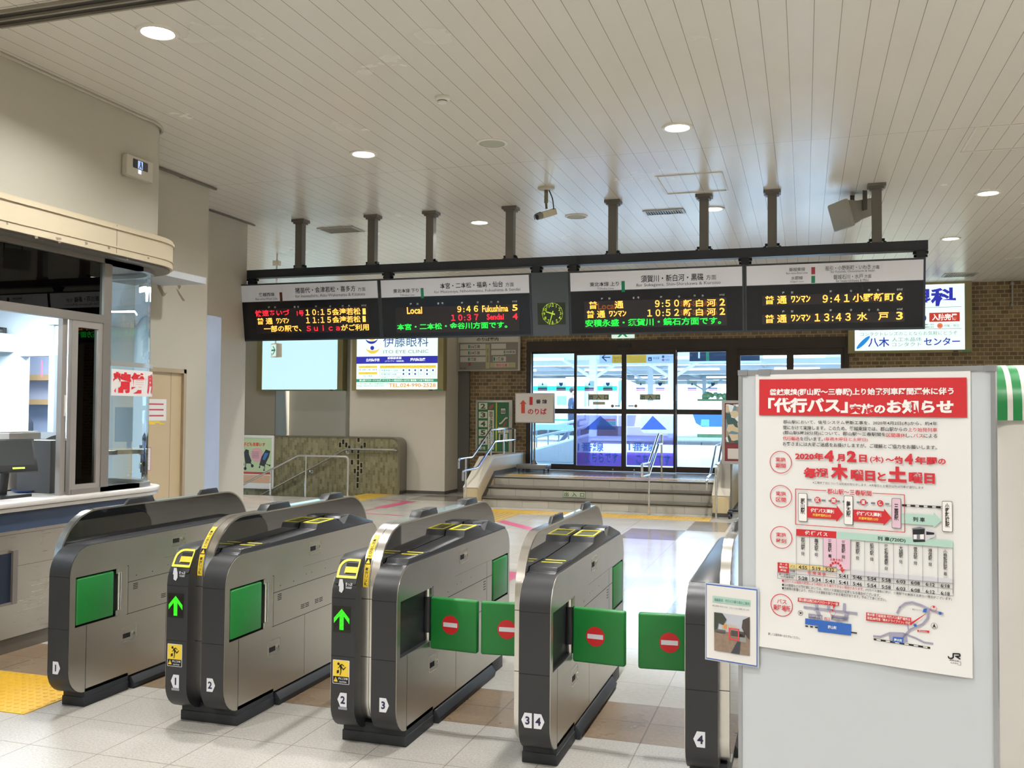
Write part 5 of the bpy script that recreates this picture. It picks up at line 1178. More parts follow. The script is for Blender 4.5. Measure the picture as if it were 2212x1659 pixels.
m = MB(mat('poster_maroon', '#6d2b30', 0.4)); m.box(A.x+0.03, xr-0.03, yf+0.012, yf+0.025, zb+0.03, zt-0.03); m.use(PCM); m.box(A.x+0.06, xr-0.06, yf+0.008, yf+0.012, zb+0.32, zt-0.06)
m.use(mat('poster_pale', '#b8b0a8', 0.4)); m.box(A.x+0.09, xr-0.06, yf+0.008, yf+0.012, zb+0.08, zb+0.24); m.use(BLACK)
m.build('picture', t)
m = MB(mat('stand_post', '#7e7a74', 0.35, 0.6)); m.cyl((A.x+0.14, yf+0.05, 0.10), (A.x+0.14, yf+0.05, zt-0.1), 0.014); m.cyl((xr-0.14, yf+0.05, 0.10), (xr-0.14, yf+0.05, zt-0.1), 0.014); m.build('post', t)
m = MB(mat('stand_foot_black', '#1c1c1d', 0.4)); m.box(A.x+0.10, xr-0.1, yf+0.02, yf+0.08, 0.09, 0.12); m.box(A.x+0.10, A.x+0.16, yf-0.18, yf+0.25, 0.075, 0.105); m.box(xr-0.16, xr-0.10, yf-0.18, yf+0.25, 0.075, 0.105); m.build('foot', t, bevel=0.004)
for x in (A.x+0.13, xr-0.13):
    for y in (yf-0.15, yf+0.22): m = MB(BLACK); m.cyl((x-0.014, y, 0.036), (x+0.014, y, 0.036), 0.036, n=14); m.box(x-0.012, x+0.012, y-0.01, y+0.01, 0.036, 0.085); m.build('caster', t)

# ================================================================== glass doors
DB = mat('door_bronze', '#3a322c', 0.35, 0.3, var=0.06); GL = glass('door_glass', '#f4fbff')
PY = BACK+0.03
def X_(px, y=880): return onY(px, y, PY).x
def Zz(py, x=1345): return onY(x, py, PY).z
z_head0, z_head1 = 2.80, 2.98
m = MB(DB); m.box(DX0, DX1, BACK-0.02, BACK+0.17, z_head0, z_head1+0.02)
m.box(DX0, DX0+0.09, BACK-0.02, BACK+0.17, 0.48, z_head0); m.box(DX1-0.09, DX1, BACK-0.02, BACK+0.17, 0.48, z_head0)
m.box(-1.37, -1.19, BACK-0.02, BACK+0.17, 0.48, z_head0); m.box(-5.24, 0.76, BACK-0.015, BACK+0.17, 0.44, 0.484)
df = m.build('door_1', origin=(-2.2, BACK, 0.48), kind='structure')
m = MB(BLACK); m.box(X_(1335), X_(1362), BACK-0.06, BACK-0.02, 2.865, 2.93); m.build('motion_sensor', df)
m = MB(mat('brushed_edge', '#9aa3ad', 0.15, 0.9)); m.box(DX0+0.092, DX0+0.10, BACK-0.022, BACK, 0.5, z_head0); m.build('bright_edge', df)
def leaf(name, x0, x1, y0, zlo=0.585, zhi=2.72, st=0.045, mid=(1.585, 1.68)):
    m = MB(DB); plate_solid(m, [rect(x0, 0.49, x1, z_head0), rect(x0+st, zlo, x1-st, mid[0]), rect(x0+st, mid[1], x1-st, zhi)], lambda a, b, d: (a, y0+d, b), 0.045); o = m.build(name, df)
    m = MB(GL); m.box(x0+st-0.01, x1-st+0.01, y0+0.02, y0+0.026, zlo-0.01, zhi+0.01); m.build('glass_pane', o); return o
l0 = leaf('fixed_panel', DX0+0.09, X_(1241), BACK+0.06, 0.60, 2.76, 0.02)
l1 = leaf('sliding_leaf', X_(1241), X_(1348), BACK+0.01); l2 = leaf('sliding_leaf', X_(1348), X_(1460), BACK+0.01)
l3 = leaf('fixed_panel', X_(1460), -1.37, BACK+0.06, 0.60, 2.76, 0.02)
for a, b in ((-1.19, -0.25), (-0.25, 0.68)): leaf('sliding_leaf', a, b, BACK+0.03, 0.585, 2.68, 0.06)
# prints on the panes
LAV = film('lavender_film', '#b9b4ee', 0.35); LAV2 = film('purple_film', '#9a86d8', 0.45); BLF = film('blue_film', '#6f9be8', 0.5); BLT = film('blue_letter_film', '#5f92dc', 0.7)
PLATEG = mat('beige_door_plate', '#b9bca6', 0.5)
for o, xs, arrow, lab in ((l1, (1246, 1343), [(1262, 928), (1297, 898), (1332, 928)], (1264, 1335, 989)), (l2, (1354, 1456), [(1384, 928), (1410, 898), (1441, 928)], (1374, 1448, 993))):
    pn = Panel((0, BACK+0.028, 0), (1, 0, 0), (0, -1, 0)); pn.rect(xs[0], 897, xs[1], 1006, LAV, 0); pn.rect(xs[0], 978, xs[1], 1006, LAV2, 2); pn.quad(arrow, BLF, 3)
    pn.text('こちらです', lab[0], lab[2]-11, lab[1], lab[2]+11, BLT, 4, .02); pn.text('1番線', lab[0]-16, 955, lab[0]+40, 975, BLF, 4, .02); pn.out('door_film', o)
    pn = Panel((0, BACK+0.008, 0), (1, 0, 0), (0, -1, 0)); xo = 1270.5 if o is l1 else 1382
    pn.rect(xo, 851.5, xo+45, 864, PLATEG, 0); pn.text('出  入  口', xo+2, 853, xo+43, 863, DGRN, 1, .02)
    if o is l1: pn.rect(1281, 868, 1307, 874, PLATEG, 0); pn.disc(1323, 877, 3.3, mat('brown_sticker', '#8d7a68', 0.5), 0); pn.rect(1328, 875.5, 1339, 878, mat('grey_sticker', '#8b8f9a', 0.5), 0)
    else: pn.disc(1373.5, 877, 3.3, mat('brown_sticker', '#8d7a68', 0.5), 0); pn.rect(1357, 875.5, 1369, 878, mat('grey_sticker', '#8b8f9a', 0.5), 0)
    pn.out('door_plate', o)
    xk = 1324 if o is l1 else 1370; q = onY(xk, 1014 if o is l1 else 1015, BACK+0.01); m = MB(CHROME); m.cyl((q.x, BACK+0.01, q.z), (q.x, BACK-0.0, q.z), 0.016); m.build('lock', o)
# square collision stickers
STW = film('sticker_cyan_white', '#c9f4f2', 0.6); STP = film('sticker_pink', '#e0a6c6', 0.75); STN = film('sticker_navy', '#5868a8', 0.8)
for o, xs in ((l0, (1172, 1212)), (l1, (1273, 1313)), (l2, (1384, 1426)), (l3, (1495, 1540))):
    pn = Panel((0, BACK+(0.025 if o in (l1, l2) else 0.075), 0), (1, 0, 0), (0, -1, 0))
    for k, x in enumerate(xs):
        pn.rect(x-10.5, 823, x+10.5, 836, STW, 0); pn.rect(x-10, 837, x+10, 840, STN, 0); pn.rect(x-10, 840.2, x+10, 844.5, STP, 0)
        if k == 0: pn.quad([(x-2.5, 832), (x+2.5, 832), (x, 826)], STN, 1)
        else: pn.quad([(x-4, 825.5), (x-1.5, 827), (x, 826), (x+1.5, 827), (x+4, 825.5), (x+4, 831), (x, 834.5), (x-4, 831)], STN, 1)
    pn.out('glass_sticker', o)

# ================================================================== outside: platforms, canopy, trains
m = MB(BRICK); m.box(-1.37, 0.76, BACK, BACK+0.2, 0, 0.47); m.build('trim_8', origin=(0, BACK, 0), kind='structure')
ASPH = mat('asphalt_blue_grey', '#7f8a96', 0.35, var=0.08); PAVE = mat('platform_paving', '#b9bcbd', 0.5, var=0.05); CONC = mat('platform_concrete', '#a4a7aa', 0.7, var=0.1)
m = MB(ASPH); m.box(-30, 25, BACK+0.15, 25.2, 0.2, 0.478); m.use(PAVE); m.box(-30, 25, 25.2, 33.2, 0.2, 0.48); m.use(CONC); m.box(-30, 25, 33.2, 33.6, -0.8, 0.48)
m.use(mat('tactile_outside', '#c9bd86', 0.5)); m.box(-30, 25, 26.6, 26.9, 0.48, 0.485); m.box(-30, 25, 31.6, 32.0, 0.48, 0.485)
m.build('platform_floor', origin=(-3, 25, 0.48), kind='structure')
m = MB(mat('track_ballast', '#7c7a78', 0.9, var=0.2, vs=20)); m.box(-80, 60, 33.6, 150, -1.0, -0.62); m.build('ground', origin=(0, 60, -0.62), kind='structure')
m = MB(CONC); m.box(-60, 40, 38.2, 44.0, -0.8, 0.45); m.use(PAVE); m.box(-60, 40, 38.1, 44.1, 0.45, 0.50)
m.use(mat('joint_dark', '#5f6468', 0.7))
for i in range(40): m.box(-40+i*1.5, -39.96+i*1.5, 38.19, 38.2, -0.6, 0.45)
o = m.build('opposite_platform', origin=(-8, 38, 0)); tag(o, 'concrete island platform across the track, seen through the glass doors', 'platform')
# canopy
CAN = mat('canopy_white_steel', '#eef4f8', 0.5, var=0.05); CAN2 = mat('canopy_grey_sheet', '#d5dde4', 0.55, var=0.05)
FLU = glow('fluorescent', '#ffffff', 3.0)
def canopy(y0, y1, z, label, cols, ncol):
    t = thing('platform_canopy', label, 'canopy', (-8, y0, 0.5), 'platform canopies')
    m = MB(CAN2); m.box(-60, 40, y0, y1, z, z+0.12)
    for i in range(int((y1-y0)/0.8)): m.box(-60, 40, y0+i*0.8, y0+i*0.8+0.3, z-0.05, z)
    m.build('roof_sheet', t)
    m = MB(CAN)
    for y in (y0, (y0+y1)/2, y1-0.3): m.box(-60, 40, y, y+0.25, z-0.42, z-0.05)
    for i in range(14): m.box(-52+i*6.2, -51.8+i*6.2, y0, y1, z-0.3, z-0.05)
    m.build('beams', t)
    for x in cols:
        m = MB(CAN); m.box(x-0.16, x+0.16, (y0+y1)/2-0.1, (y0+y1)/2+0.2, 0.5, z-0.2)
        for s_ in (-1, 1): m.tube([(x, (y0+y1)/2, z-1.3), (x+s_*1.6, (y0+y1)/2, z-0.3)], 0.08, n=6)
        m.build('column', t)
    for i in range(ncol):
        m = MB(FLU); x = -34+i*5.4; m.box(x, x+2.4, y0+1.6, y0+1.75, z-0.62, z-0.50); m.build('tube_light', t)
canopy(37.5, 47.5, 4.5, 'pale steel platform canopy nearest beyond the doors', (onY(1276, 800, 42).x, onY(1448, 800, 42).x), 9)
canopy(52.0, 64.0, 4.7, 'second pale platform canopy, farther off beyond the first', (onY(1405, 800, 58).x,), 10)
canopy(69.0, 92.0, 4.9, 'farthest platform canopy, low over the train', (onY(1340, 800, 80).x, onY(1520, 800, 80).x), 12)
# train on the left
yt = 49.0
TRW = mat('train_white', '#fbfcfd', 0.3, var=0.02); TRG = mat('train_green_band', '#19b894', 0.4, var=0.03); TRR = mat('train_orange_band', '#d86a5a', 0.4); TRS = mat('train_window', '#8db4c6', 0.1); TRD = mat('train_dark', '#3a4550', 0.3)
q0 = onY(1050, 816, yt); q1 = onY(1345, 816, yt); zt = q1.z; zb = onY(1250, 940, yt).z
t = thing('train', 'white train with a green band standing behind the opposite platform, left', 'train', ((q0.x+q1.x)/2, yt+1.4, zb))
m = MB(TRW); X1 = onY(1333, 880, yt).x
m.prism(rrect(yt, zb+0.5, yt+2.8, zt, (0.1, 0.1, 0.5, 0.5)), 'x', q0.x, X1)
m.prism([(X1, zb+0.5), (X1+0.9, zb+0.5), (X1+1.1, zb+1.6), (X1+0.6, zt-0.25), (X1, zt)], 'y', yt+0.1, yt+2.7); m.build('body', t)
m = MB(TRD); m.box(q0.x, X1, yt+0.3, yt+2.5, -0.62, zb+0.5); m.build('underframe', t)
pn = Panel((0, yt, 0), (1, 0, 0), (0, -1, 0)); pn.rect(1050, 834, 1333, 844, TRG, 0); pn.rect(1294, 905, 1330, 909, TRR, 0); pn.rect(1294, 910, 1330, 919, TRG, 0); pn.rect(1050, 905, 1240, 908, TRG, 0); pn.out('colour_bands', t)
pn = Panel((0, yt, 0), (1, 0, 0), (0, -1, 0))
for x in (1112, 1160, 1204): pn.rect(x-1.5, 855, x+20, 875, mat('train_frame', '#9fb6c4', 0.3), 1); pn.rect(x, 857, x+18.5, 873, TRS, 2)
pn.out('window', t)
pn = Panel((0, yt, 0), (1, 0, 0), (0, -1, 0)); pn.rect(1262, 843, 1292, 905, mat('train_door_grey', '#aebccc', 0.3), 1); pn.rect(1266, 846, 1289, 905, mat('train_door_pale', '#dbe5ee', 0.3), 2); pn.rect(1271, 850, 1286, 886, TRD, 3); pn.out('door', t)
pn = Panel((0, yt+0.09, 0), (1, 0, 0), (0, -1, 0)); pn.quad([(1336, 823), (1344, 821), (1346, 850), (1338, 880), (1335, 880)], mat('train_cab_blue', '#7f9cc4', 0.2), 0); pn.out('cab_window', t)
# railcar on the right
yv = 36.2
q0 = onY(1384, 866, yv); q1 = onY(1760, 866, yv); zt = q0.z+0.0; zb = onY(1500, 937, yv).z
t = thing('railcar', 'white railcar with a dark blue window, on the near track at the right', 'train', ((q0.x+q1.x)/2, yv+1.2, zb))
m = MB(TRW); m.prism(rrect(q0.x, zb, q1.x, zt, (0.2, 0.1, 0.1, 0.5)), 'y', yv, yv+1.8); m.build('body', t)
pn = Panel((0, yv, 0), (1, 0, 0), (0, -1, 0)); pn.quad([(1496, 894), (1640, 894), (1640, 922), (1516, 922), (1503, 914)], mat('railcar_window', '#2f58a8', 0.1), 0)
pn.quad([(1515, 906), (1532, 906), (1532, 921), (1513, 920)], mat('railcar_seat', '#4f86dc', 0.3), 1); pn.rect(1400, 872, 1486, 884, mat('railcar_pale_blue', '#bfe4ee', 0.3), 0); pn.out('window', t)
# hanging platform signs
t = thing('direction_sign', 'yellow and white hanging platform sign with an arrow, behind the sliding doors', 'sign', (-3.5, 21.5, 2.7))
ys = 21.5; A = onY(1294, 778, ys); B = onY(1456, 778, ys); zb = onY(1375, 785.5, ys).z; m = MB(mat('sign_white_out', '#d8dde6', 0.4)); m.box(A.x, B.x, ys, ys+0.12, zb, zb+0.42); m.use(BLACK); m.box(A.x+0.2, A.x+0.24, ys+0.05, ys+0.08, zb+0.42, 4.2); m.box(B.x-0.24, B.x-0.2, ys+0.05, ys+0.08, zb+0.42, 4.2); m.build('casing', t)
pn = Panel((0, ys, 0), (1, 0, 0), (0, -1, 0)); OY = mat('sign_amber_out', '#e0a62a', 0.4); OW = mat('sign_bluewhite_out', '#c6cfe8', 0.4); NV = mat('sign_navy_out', '#28406a', 0.4)
pn.rect(1296, 745, 1322, 784, OW, 0); pn.rect(1322, 745, 1396, 784, OY, 0); pn.rect(1396, 745, 1456, 784, OW, 0)
pn.line([(1301, 772), (1318, 772)], 2.5, NV, 1); pn.line([(1310, 764), (1301, 772), (1310, 780)], 2.5, NV, 1)
pn.text('North Exit', 1325, 769, 1347, 776, mat('sign_brown_text', '#8a5a1e', 0.5), 1); pn.text('北口', 1325, 777, 1340, 782.5, mat('sign_brown_text', '#8a5a1e', 0.5), 1); pn.rect(1400, 771.5, 1408, 780, NV, 1); pn.quad([(1402, 778), (1404, 774), (1406, 778)], OW, 2)
pn.text('待合室', 1410.5, 771, 1424.5, 776, NV, 1); pn.rect(1430, 768, 1435, 773, NV, 1); pn.text('エスカレーター', 1437, 768, 1455, 772, NV, 1); pn.rect(1430, 775, 1435, 780, mat('sign_mauve_out', '#8f7090', 0.4), 1); pn.text('化粧室', 1437, 775, 1446, 779.5, NV, 1); pn.out('print', t)
t = thing('dark_display_sign', 'dark hanging platform display behind the right fixed pane', 'sign', (-1.0, 21.5, 2.7))
A = onY(1489.5, 770, ys); B = onY(1641, 770, ys); zb = onY(1530, 780, ys).z; m = MB(mat('display_navy_out', '#2b3e58', 0.25)); m.box(A.x, B.x, ys, ys+0.2, zb, zb+0.5); m.use(CAN); m.box(A.x-0.02, B.x+0.02, ys-0.01, ys+0.21, zb-0.03, zb); m.box(-1.2, -1.1, ys+0.05, ys+0.15, zb+0.5, 4.2); m.build('casing', t)
pn = Panel((0, ys, 0), (1, 0, 0), (0, -1, 0)); pn.rect(1508, 757, 1512, 774, mat('display_white_bar', '#dfe9f5', 0.4), 0); pn.rect(1525, 757, 1532, 780, mat('display_green_bar', '#1f8a5c', 0.4), 0); pn.out('print', t)
m = MB(CAN2); m.box(-30, 25, 19.0, 24, 4.2, 4.3); o = m.build('near_canopy', origin=(0, 21, 4.2)); tag(o, 'flat near canopy sheet from which the two platform signs hang', 'canopy')
# bushes far right
m = MB(mat('bush_green', '#6f9a6c', 0.8, var=0.3, vs=8))
for cx, w_, h_ in ((1535, 15, 14), (1556, 8, 10), (1569, 7, 11), (1522, 6, 8)):
    q = onY(cx, 858, 75); k = 75/2008
    for j in range(9): m.sphere((q.x+random.uniform(-1, 1)*w_*k*0.8, 75+random.uniform(-.5, .5), q.z+random.uniform(-0.3, 0.9)*h_*k*0.6), w_*k*random.uniform(.3, .55), rz=h_*k*random.uniform(.3, .5), n=9, k=6)
q = onY(1540, 870, 75); m.box(q.x-1.2, q.x+1.8, 74.8, 75.2, -0.62, q.z+0.3)
o = m.build('bush', origin=(q.x, 75, -0.6)); tag(o, 'pale green trees in the bright distance, right of the doors', 'tree', None); o['kind'] = 'stuff'
m = MB(mat('far_building_white', '#e8eef2', 0.6)); a = onY(1500, 864, 78); b = onY(1700, 864, 78); m.box(a.x, b.x, 93, 99, -0.62, a.z); o = m.build('far_building', origin=(a.x, 78, -0.6)); tag(o, 'low white building beyond the tracks, under the pale green trees', 'building')
# ramp with railing
yr = 20.6; WR = mat('ramp_white_rail', '#e8eef2', 0.3); WW = mat('ramp_wall', '#c2ccd6', 0.5, var=0.05)
t = thing('ramp_railing', 'sloping ramp wall with white handrails outside the left fixed pane', 'railing', (-5, yr, 0.48))
P_ = [onY(x, y, yr) for x, y in ((1125, 982), (1271.5, 943), (1271.5, 976), (1190, 1004), (1125, 1015))]
m = MB(WW); m.prism([(P_[0].x, 0.48), (P_[0].x, P_[0].z), (P_[1].x, P_[1].z), (P_[1].x, 0.48)], 'y', yr, yr+0.18); m.use(WR); m.tube([tuple(P_[0]+Vector((0, .09, .02))), tuple(P_[1]+Vector((0, .09, .02)))], 0.05, n=8); m.build('ramp_wall', t)
for (x0, y0, x1, y1) in ((1125, 935, 1265.7, 904), (1125, 951, 1273, 920.5)):
    m = MB(WR); a, b = onY(x0, y0, yr+0.09), onY(x1, y1, yr+0.09); m.tube([tuple(a), tuple(b)], 0.033, n=8); m.build('rail', t)
for x, y0, y1 in ((1159, 928, 973), (1184, 923, 966), (1207, 918, 960), (1228, 913, 954), (1250, 908, 948)):
    m = MB(mat('baluster_blue', '#8fa4bc', 0.4)); a, b = onY(x, y0, yr+0.09), onY(x, y1, yr+0.09); m.cyl(tuple(a), tuple(b), 0.018, n=8); m.build('baluster', t)
a, b = onY(1148, 923, yr-0.05), onY(1238, 923, yr-0.05); zt_, zb_ = onY(1190, 917.5, yr-0.05).z, onY(1190, 929, yr-0.05).z; m = MB(mat('cyan_board', '#bfeee6', 0.4)); m.box(a.x, b.x, yr-0.06, yr-0.03, zb_, zt_); m.build('cyan_board', t)
# person walking outside
def skin_mesh(name, parent, pts, edges, radii, m_, sub=2, root=0):
    o3 = ORI[parent.name]
    me = bpy.data.meshes.new(name); me.from_pydata([tuple(Vector(p)-o3) for p in pts], edges, []); o = bpy.data.objects.new(name, me); COL.objects.link(o); o.parent = parent; ORI[o.name] = o3
    md = o.modifiers.new('skin', 'SKIN'); md.use_smooth_shade = True
    sv = me.skin_vertices[0].data
    for i, r in enumerate(radii): sv[i].radius = (r, r) if not isinstance(r, tuple) else r
    sv[root].use_root = True
    ms = o.modifiers.new('sub', 'SUBSURF'); ms.levels = sub; ms.render_levels = sub
    me.materials.append(m_); return o
py = 27.5
hp = onY(1236, 846, py); k = hp.z-0.48
t = thing('person', 'person in a dark suit walking right along the platform, carrying a light bundle', 'person', (hp.x, py, 0.48))
sc_ = k/1.62
def Q(x, y, z): return (hp.x+x*sc_, py+y*sc_, 0.48+z*sc_)
SUIT = mat('navy_suit', '#26344f', 0.7); SKIN = mat('skin', '#c49a7e', 0.5); HAIR = mat('dark_hair', '#2a2420', 0.6)
B = [Q(0, 0, .93), Q(.02, 0, 1.12), Q(.03, 0, 1.35), Q(.03, 0, 1.46), Q(.02, .20, 1.38), Q(-.02, .25, 1.12), Q(.20, .22, 1.02), Q(.02, -.20, 1.38), Q(.0, -.25, 1.12), Q(.24, -.22, 1.06),
     Q(.0, .09, .88), Q(.16, .10, .50), Q(.10, .10, .10), Q(0, -.09, .88), Q(-.06, -.10, .50), Q(-.34, -.10, .17), Q(.24, .10, .05), Q(-.26, -.10, .06)]
E_ = [(0, 1), (1, 2), (2, 3), (2, 4), (4, 5), (5, 6), (2, 7), (7, 8), (8, 9), (0, 10), (10, 11), (11, 12), (0, 13), (13, 14), (14, 15), (12, 16), (15, 17)]
RR = [.14, .14, .16, .07, .08, .06, .045, .08, .06, .045, .10, .075, .05, .10, .075, .05, .045, .045]
skin_mesh('body', t, B, E_, [r*sc_ for r in RR], SUIT)
m = MB(SKIN); m.sphere(Q(.05, 0, 1.62), .085*sc_, .08*sc_, .115*sc_, n=14, k=10); m.cyl(Q(.03, 0, 1.44), Q(.04, 0, 1.56), .055*sc_, n=12); m.sphere(Q(.135, 0, 1.61), .018*sc_, n=8, k=6)
for s_ in (-1, 1): m.sphere(Q(.04, s_*.08, 1.61), .02*sc_, .008*sc_, .03*sc_, n=8, k=6)
m.use(INK)
for s_ in (-1, 1): m.sphere(Q(.122, s_*.032, 1.635), .009*sc_, n=8, k=6)
m.use(mat('lips', '#a06858', 0.5)); m.sphere(Q(.122, 0, 1.56), .010*sc_, .022*sc_, .006*sc_, n=8, k=6); m.build('head', t)
m = MB(HAIR); m.sphere(Q(.015, 0, 1.665), .10*sc_, .095*sc_, .095*sc_, n=14, k=10); m.build('hair', t)
for s_, hx in ((1, .24), (-1, .28)):
    m = MB(SKIN); c_ = Q(hx, s_*.20, 1.04); m.sphere(c_, .045*sc_, .02*sc_, .035*sc_, n=10, k=8)
    for j in range(4): m.tube([Q(hx+.03, s_*.20, 1.065-j*.018), Q(hx+.07-(.008*abs(j-1)), s_*.20, 1.06-j*.018), Q(hx+.085-(.008*abs(j-1)), s_*.18, 1.055-j*.018)], .009*sc_, n=6)
    m.tube([Q(hx, s_*.20, 1.07), Q(hx+.03, s_*.18, 1.09)], .010*sc_, n=6); m.build('hand', t)
m = MB(mat('white_shirt', '#dfe3ea', 0.7)); m.obox(Q(.17, 0, 1.35), (1, 0, 0), (0, 1, 0), (0.1, 0, 1), .03*sc_, .10*sc_, .22*sc_); m.build('shirt', t, bevel=0.01)
m = MB(BLACK)
for x, y, z in ((.27, .10, .03), (-.23, -.10, .04)): m.obox(Q(x, y, z), (1, 0, 0), (0, 1, 0), (0, 0, 1), .27*sc_, .09*sc_, .08*sc_)
m.build('shoes', t, bevel=0.02)
o = MB(mat('bundle_white', '#d5d8dc', 0.6)); o.obox(Q(.42, 0, 1.10), (1, 0, .2), (0, 1, 0), (-.2, 0, 1), .34*sc_, .40*sc_, .16*sc_); o.use(BLACK); o.obox(Q(.44, 0, 1.17), (1, 0, .2), (0, 1, 0), (-.2, 0, 1), .30*sc_, .30*sc_, .06*sc_)
o = o.build('bundle', origin=Q(.42, 0, 1.0), bevel=0.02); tag(o, 'light bundle carried in front of the person in the dark suit', 'bundle')

# ================================================================== station office (left)
FASC = mat('cream_fascia', '#c6b99e', 0.45, var=0.03); MARB = mat('pale_marble', '#cdc9c4', 0.25, var=0.05); NAVYP = mat('navy_laminate', '#36455f', 0.3, var=0.04); ALU = mat('window_aluminium', '#8e8883', 0.35, 0.55, var=0.04)
STB = brushed('counter_steel', (0.56, 0.52, 0.46), 0.3, axis=1)
def around(x_face, r, y0=-5.9):
    return [(x_face, y0)]+arc(OC[0], OC[1], r, 0, 90)
def ring(m, r, th, z0, z1, y0=-5.9, xin=-5.83):
    o = [(OC[0]+r, y0)]+arc(OC[0], OC[1], r, 0, 90)+[(xin, OC[1]+r)]; r2 = r-th
    i_ = [(OC[0]+r2, y0)]+arc(OC[0], OC[1], r2, 0, 90)+[(xin, OC[1]+r2)]
    n = len(o)
    m.add([(x, y, z) for z in (z0, z1) for x, y in o]+[(x, y, z) for z in (z0, z1) for x, y in i_],
          [(k, k+1, n+k+1, n+k) for k in range(n-1)]+[(2*n+k, 2*n+k+1, 3*n+k+1, 3*n+k) for k in range(n-1)]+[(n+k, n+k+1, 3*n+k+1, 3*n+k) for k in range(n-1)]+[(k, k+1, 2*n+k+1, 2*n+k) for k in range(n-1)])
m = MB(FASC); ring(m, 0.50, 0.14, 2.74, 2.965); ring(m, 0.512, 0.10, 2.925, 2.945); ring(m, 0.507, 0.10, 2.79, 2.80)
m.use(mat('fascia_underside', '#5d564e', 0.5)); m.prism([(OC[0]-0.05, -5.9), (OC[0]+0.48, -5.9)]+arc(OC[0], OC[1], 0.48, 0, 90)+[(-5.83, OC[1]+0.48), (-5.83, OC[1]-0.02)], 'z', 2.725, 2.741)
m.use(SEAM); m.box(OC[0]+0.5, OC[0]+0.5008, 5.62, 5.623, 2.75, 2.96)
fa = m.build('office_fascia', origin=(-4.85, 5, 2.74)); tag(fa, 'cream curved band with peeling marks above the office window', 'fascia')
pn = Panel((OC[0]+0.5, 0, 0), (0, 1, 0), (1, 0, 0)); PM = mat('peel_grey', '#8d8170', 0.8)
for x, y, w_, h_ in ((15, 482, 5, 6), (78, 512, 9, 5), (126, 515, 14, 5), (128, 522, 8, 4), (186, 525, 7, 6), (235, 535, 6, 5), (320, 557, 5, 4), (275, 560, 4, 3)):
    pn.quad([(x-w_/2, y-h_/2), (x+w_/3, y-h_/2+1), (x+w_/2, y+h_/2), (x-w_/4, y+h_/2+1)], PM, 1)
pn.out('peel_mark', fa)
# counter
t = thing('ticket_counter', 'office counter with pale marble top, navy band and steel front, rounded at the far end', 'counter', (-5.2, 4, 0))
def slab(m, r, z0, z1, xin=-5.75): m.prism([(xin, -5.9), (OC[0]+r, -5.9)]+arc(OC[0], OC[1], r, 0, 90)+[(-5.82, OC[1]+r), (-5.82, -5.9)], 'z', z0, z1)
m = MB(MARB); slab(m, 0.432, 0.955, 0.99); slab(m, 0.420, 0.925, 0.955); m.build('marble_top', t, bevel=0.008)
m = MB(NAVYP); slab(m, 0.385, 0.80, 0.925); m.build('navy_band', t)
m = MB(STB); slab(m, 0.365, 0.10, 0.80); m.use(SEAM); m.box(OC[0]+0.365, OC[0]+0.3655, -5, 6.0, 0.56, 0.562); m.box(OC[0]+0.365, OC[0]+0.3655, -5, 6.0, 0.772, 0.774); m.use(mat('counter_foot', '#6e675d', 0.4, 0.5)); slab(m, 0.35, 0, 0.10); m.build('steel_front', t)
m = MB(mat('navy_recess', '#1b2638', 0.4)); m.box(OC[0]+0.36, OC[0]+0.367, 3.9, 4.86, 0.335, 0.655); m.use(ALU); m.box(OC[0]+0.36, OC[0]+0.385, 4.86, 4.90, 0.32, 0.67); m.box(OC[0]+0.36, OC[0]+0.38, 3.9, 4.9, 0.32, 0.335); m.build('recess_panel', t)
# window frames
t = thing('office_window', 'aluminium office window with sliding panes and a curved corner pane', 'window', (-4.97, 5, 0.99)); XW = -4.97
def xy(py_, z): return py_
def bar(m, y0, y1, z0, z1, x0=XW-0.05, x1=XW): m.box(x0, x1, y0, y1, z0, z1)
m = MB(ALU); bar(m, 5.665, 5.745, 0.99, 2.73); bar(m, 0.9, 5.665, 2.24, 2.30); bar(m, 0.9, 6.09, 2.69, 2.73); bar(m, 5.38, 6.09, 0.99, 1.025)
ring(m, 0.36, 0.05, 0.99, 1.025, 5.7); ring(m, 0.36, 0.05, 2.69, 2.73, 5.7); m.build('frame', t)
m = MB(mat('sash_aluminium', '#a7a19c', 0.35, 0.5)); bar(m, 5.30, 5.345, 0.99, 2.24, XW-0.07, XW-0.03); bar(m, 5.365, 5.42, 0.99, 2.24, XW-0.04, XW-0.005); bar(m, 5.62, 5.665, 0.99, 2.24, XW-0.04, XW-0.005); bar(m, 5.42, 5.62, 1.0, 1.06, XW-0.04, XW-0.005); bar(m, 5.42, 5.62, 2.19, 2.24, XW-0.04, XW-0.005); m.use(WHITE); m.box(XW-0.03, XW-0.022, 5.325, 5.335, 1.55, 1.70); m.build('sliding_sash', t)
OG = glass('office_glass', '#eef6f4', 1.0); m = MB(OG); m.box(XW-0.025, XW-0.021, 5.42, 5.62, 1.06, 2.19); m.build('sliding_pane', t)
m = MB(OG); m.box(XW-0.025, XW-0.021, 0.9, 5.665, 2.30, 2.69); m.build('upper_pane', t)
m = MB(OG); pr = [(XW-0.02, 5.745)]+arc(OC[0], OC[1], 0.34, 0, 90, 16)+[(-5.82, OC[1]+0.34)]; n = len(pr)
m.add([(x, y, z) for z in (1.025, 2.69) for x, y in pr], [(k, k+1, n+k+1, n+k) for k in range(n-1)]); m.build('curved_pane', t)
m = MB(mat('pane_clip', '#b5b4b0', 0.3, 0.5)); ring(m, 0.362, 0.02, 1.93, 1.965, 5.745); m.build('pane_band', t)
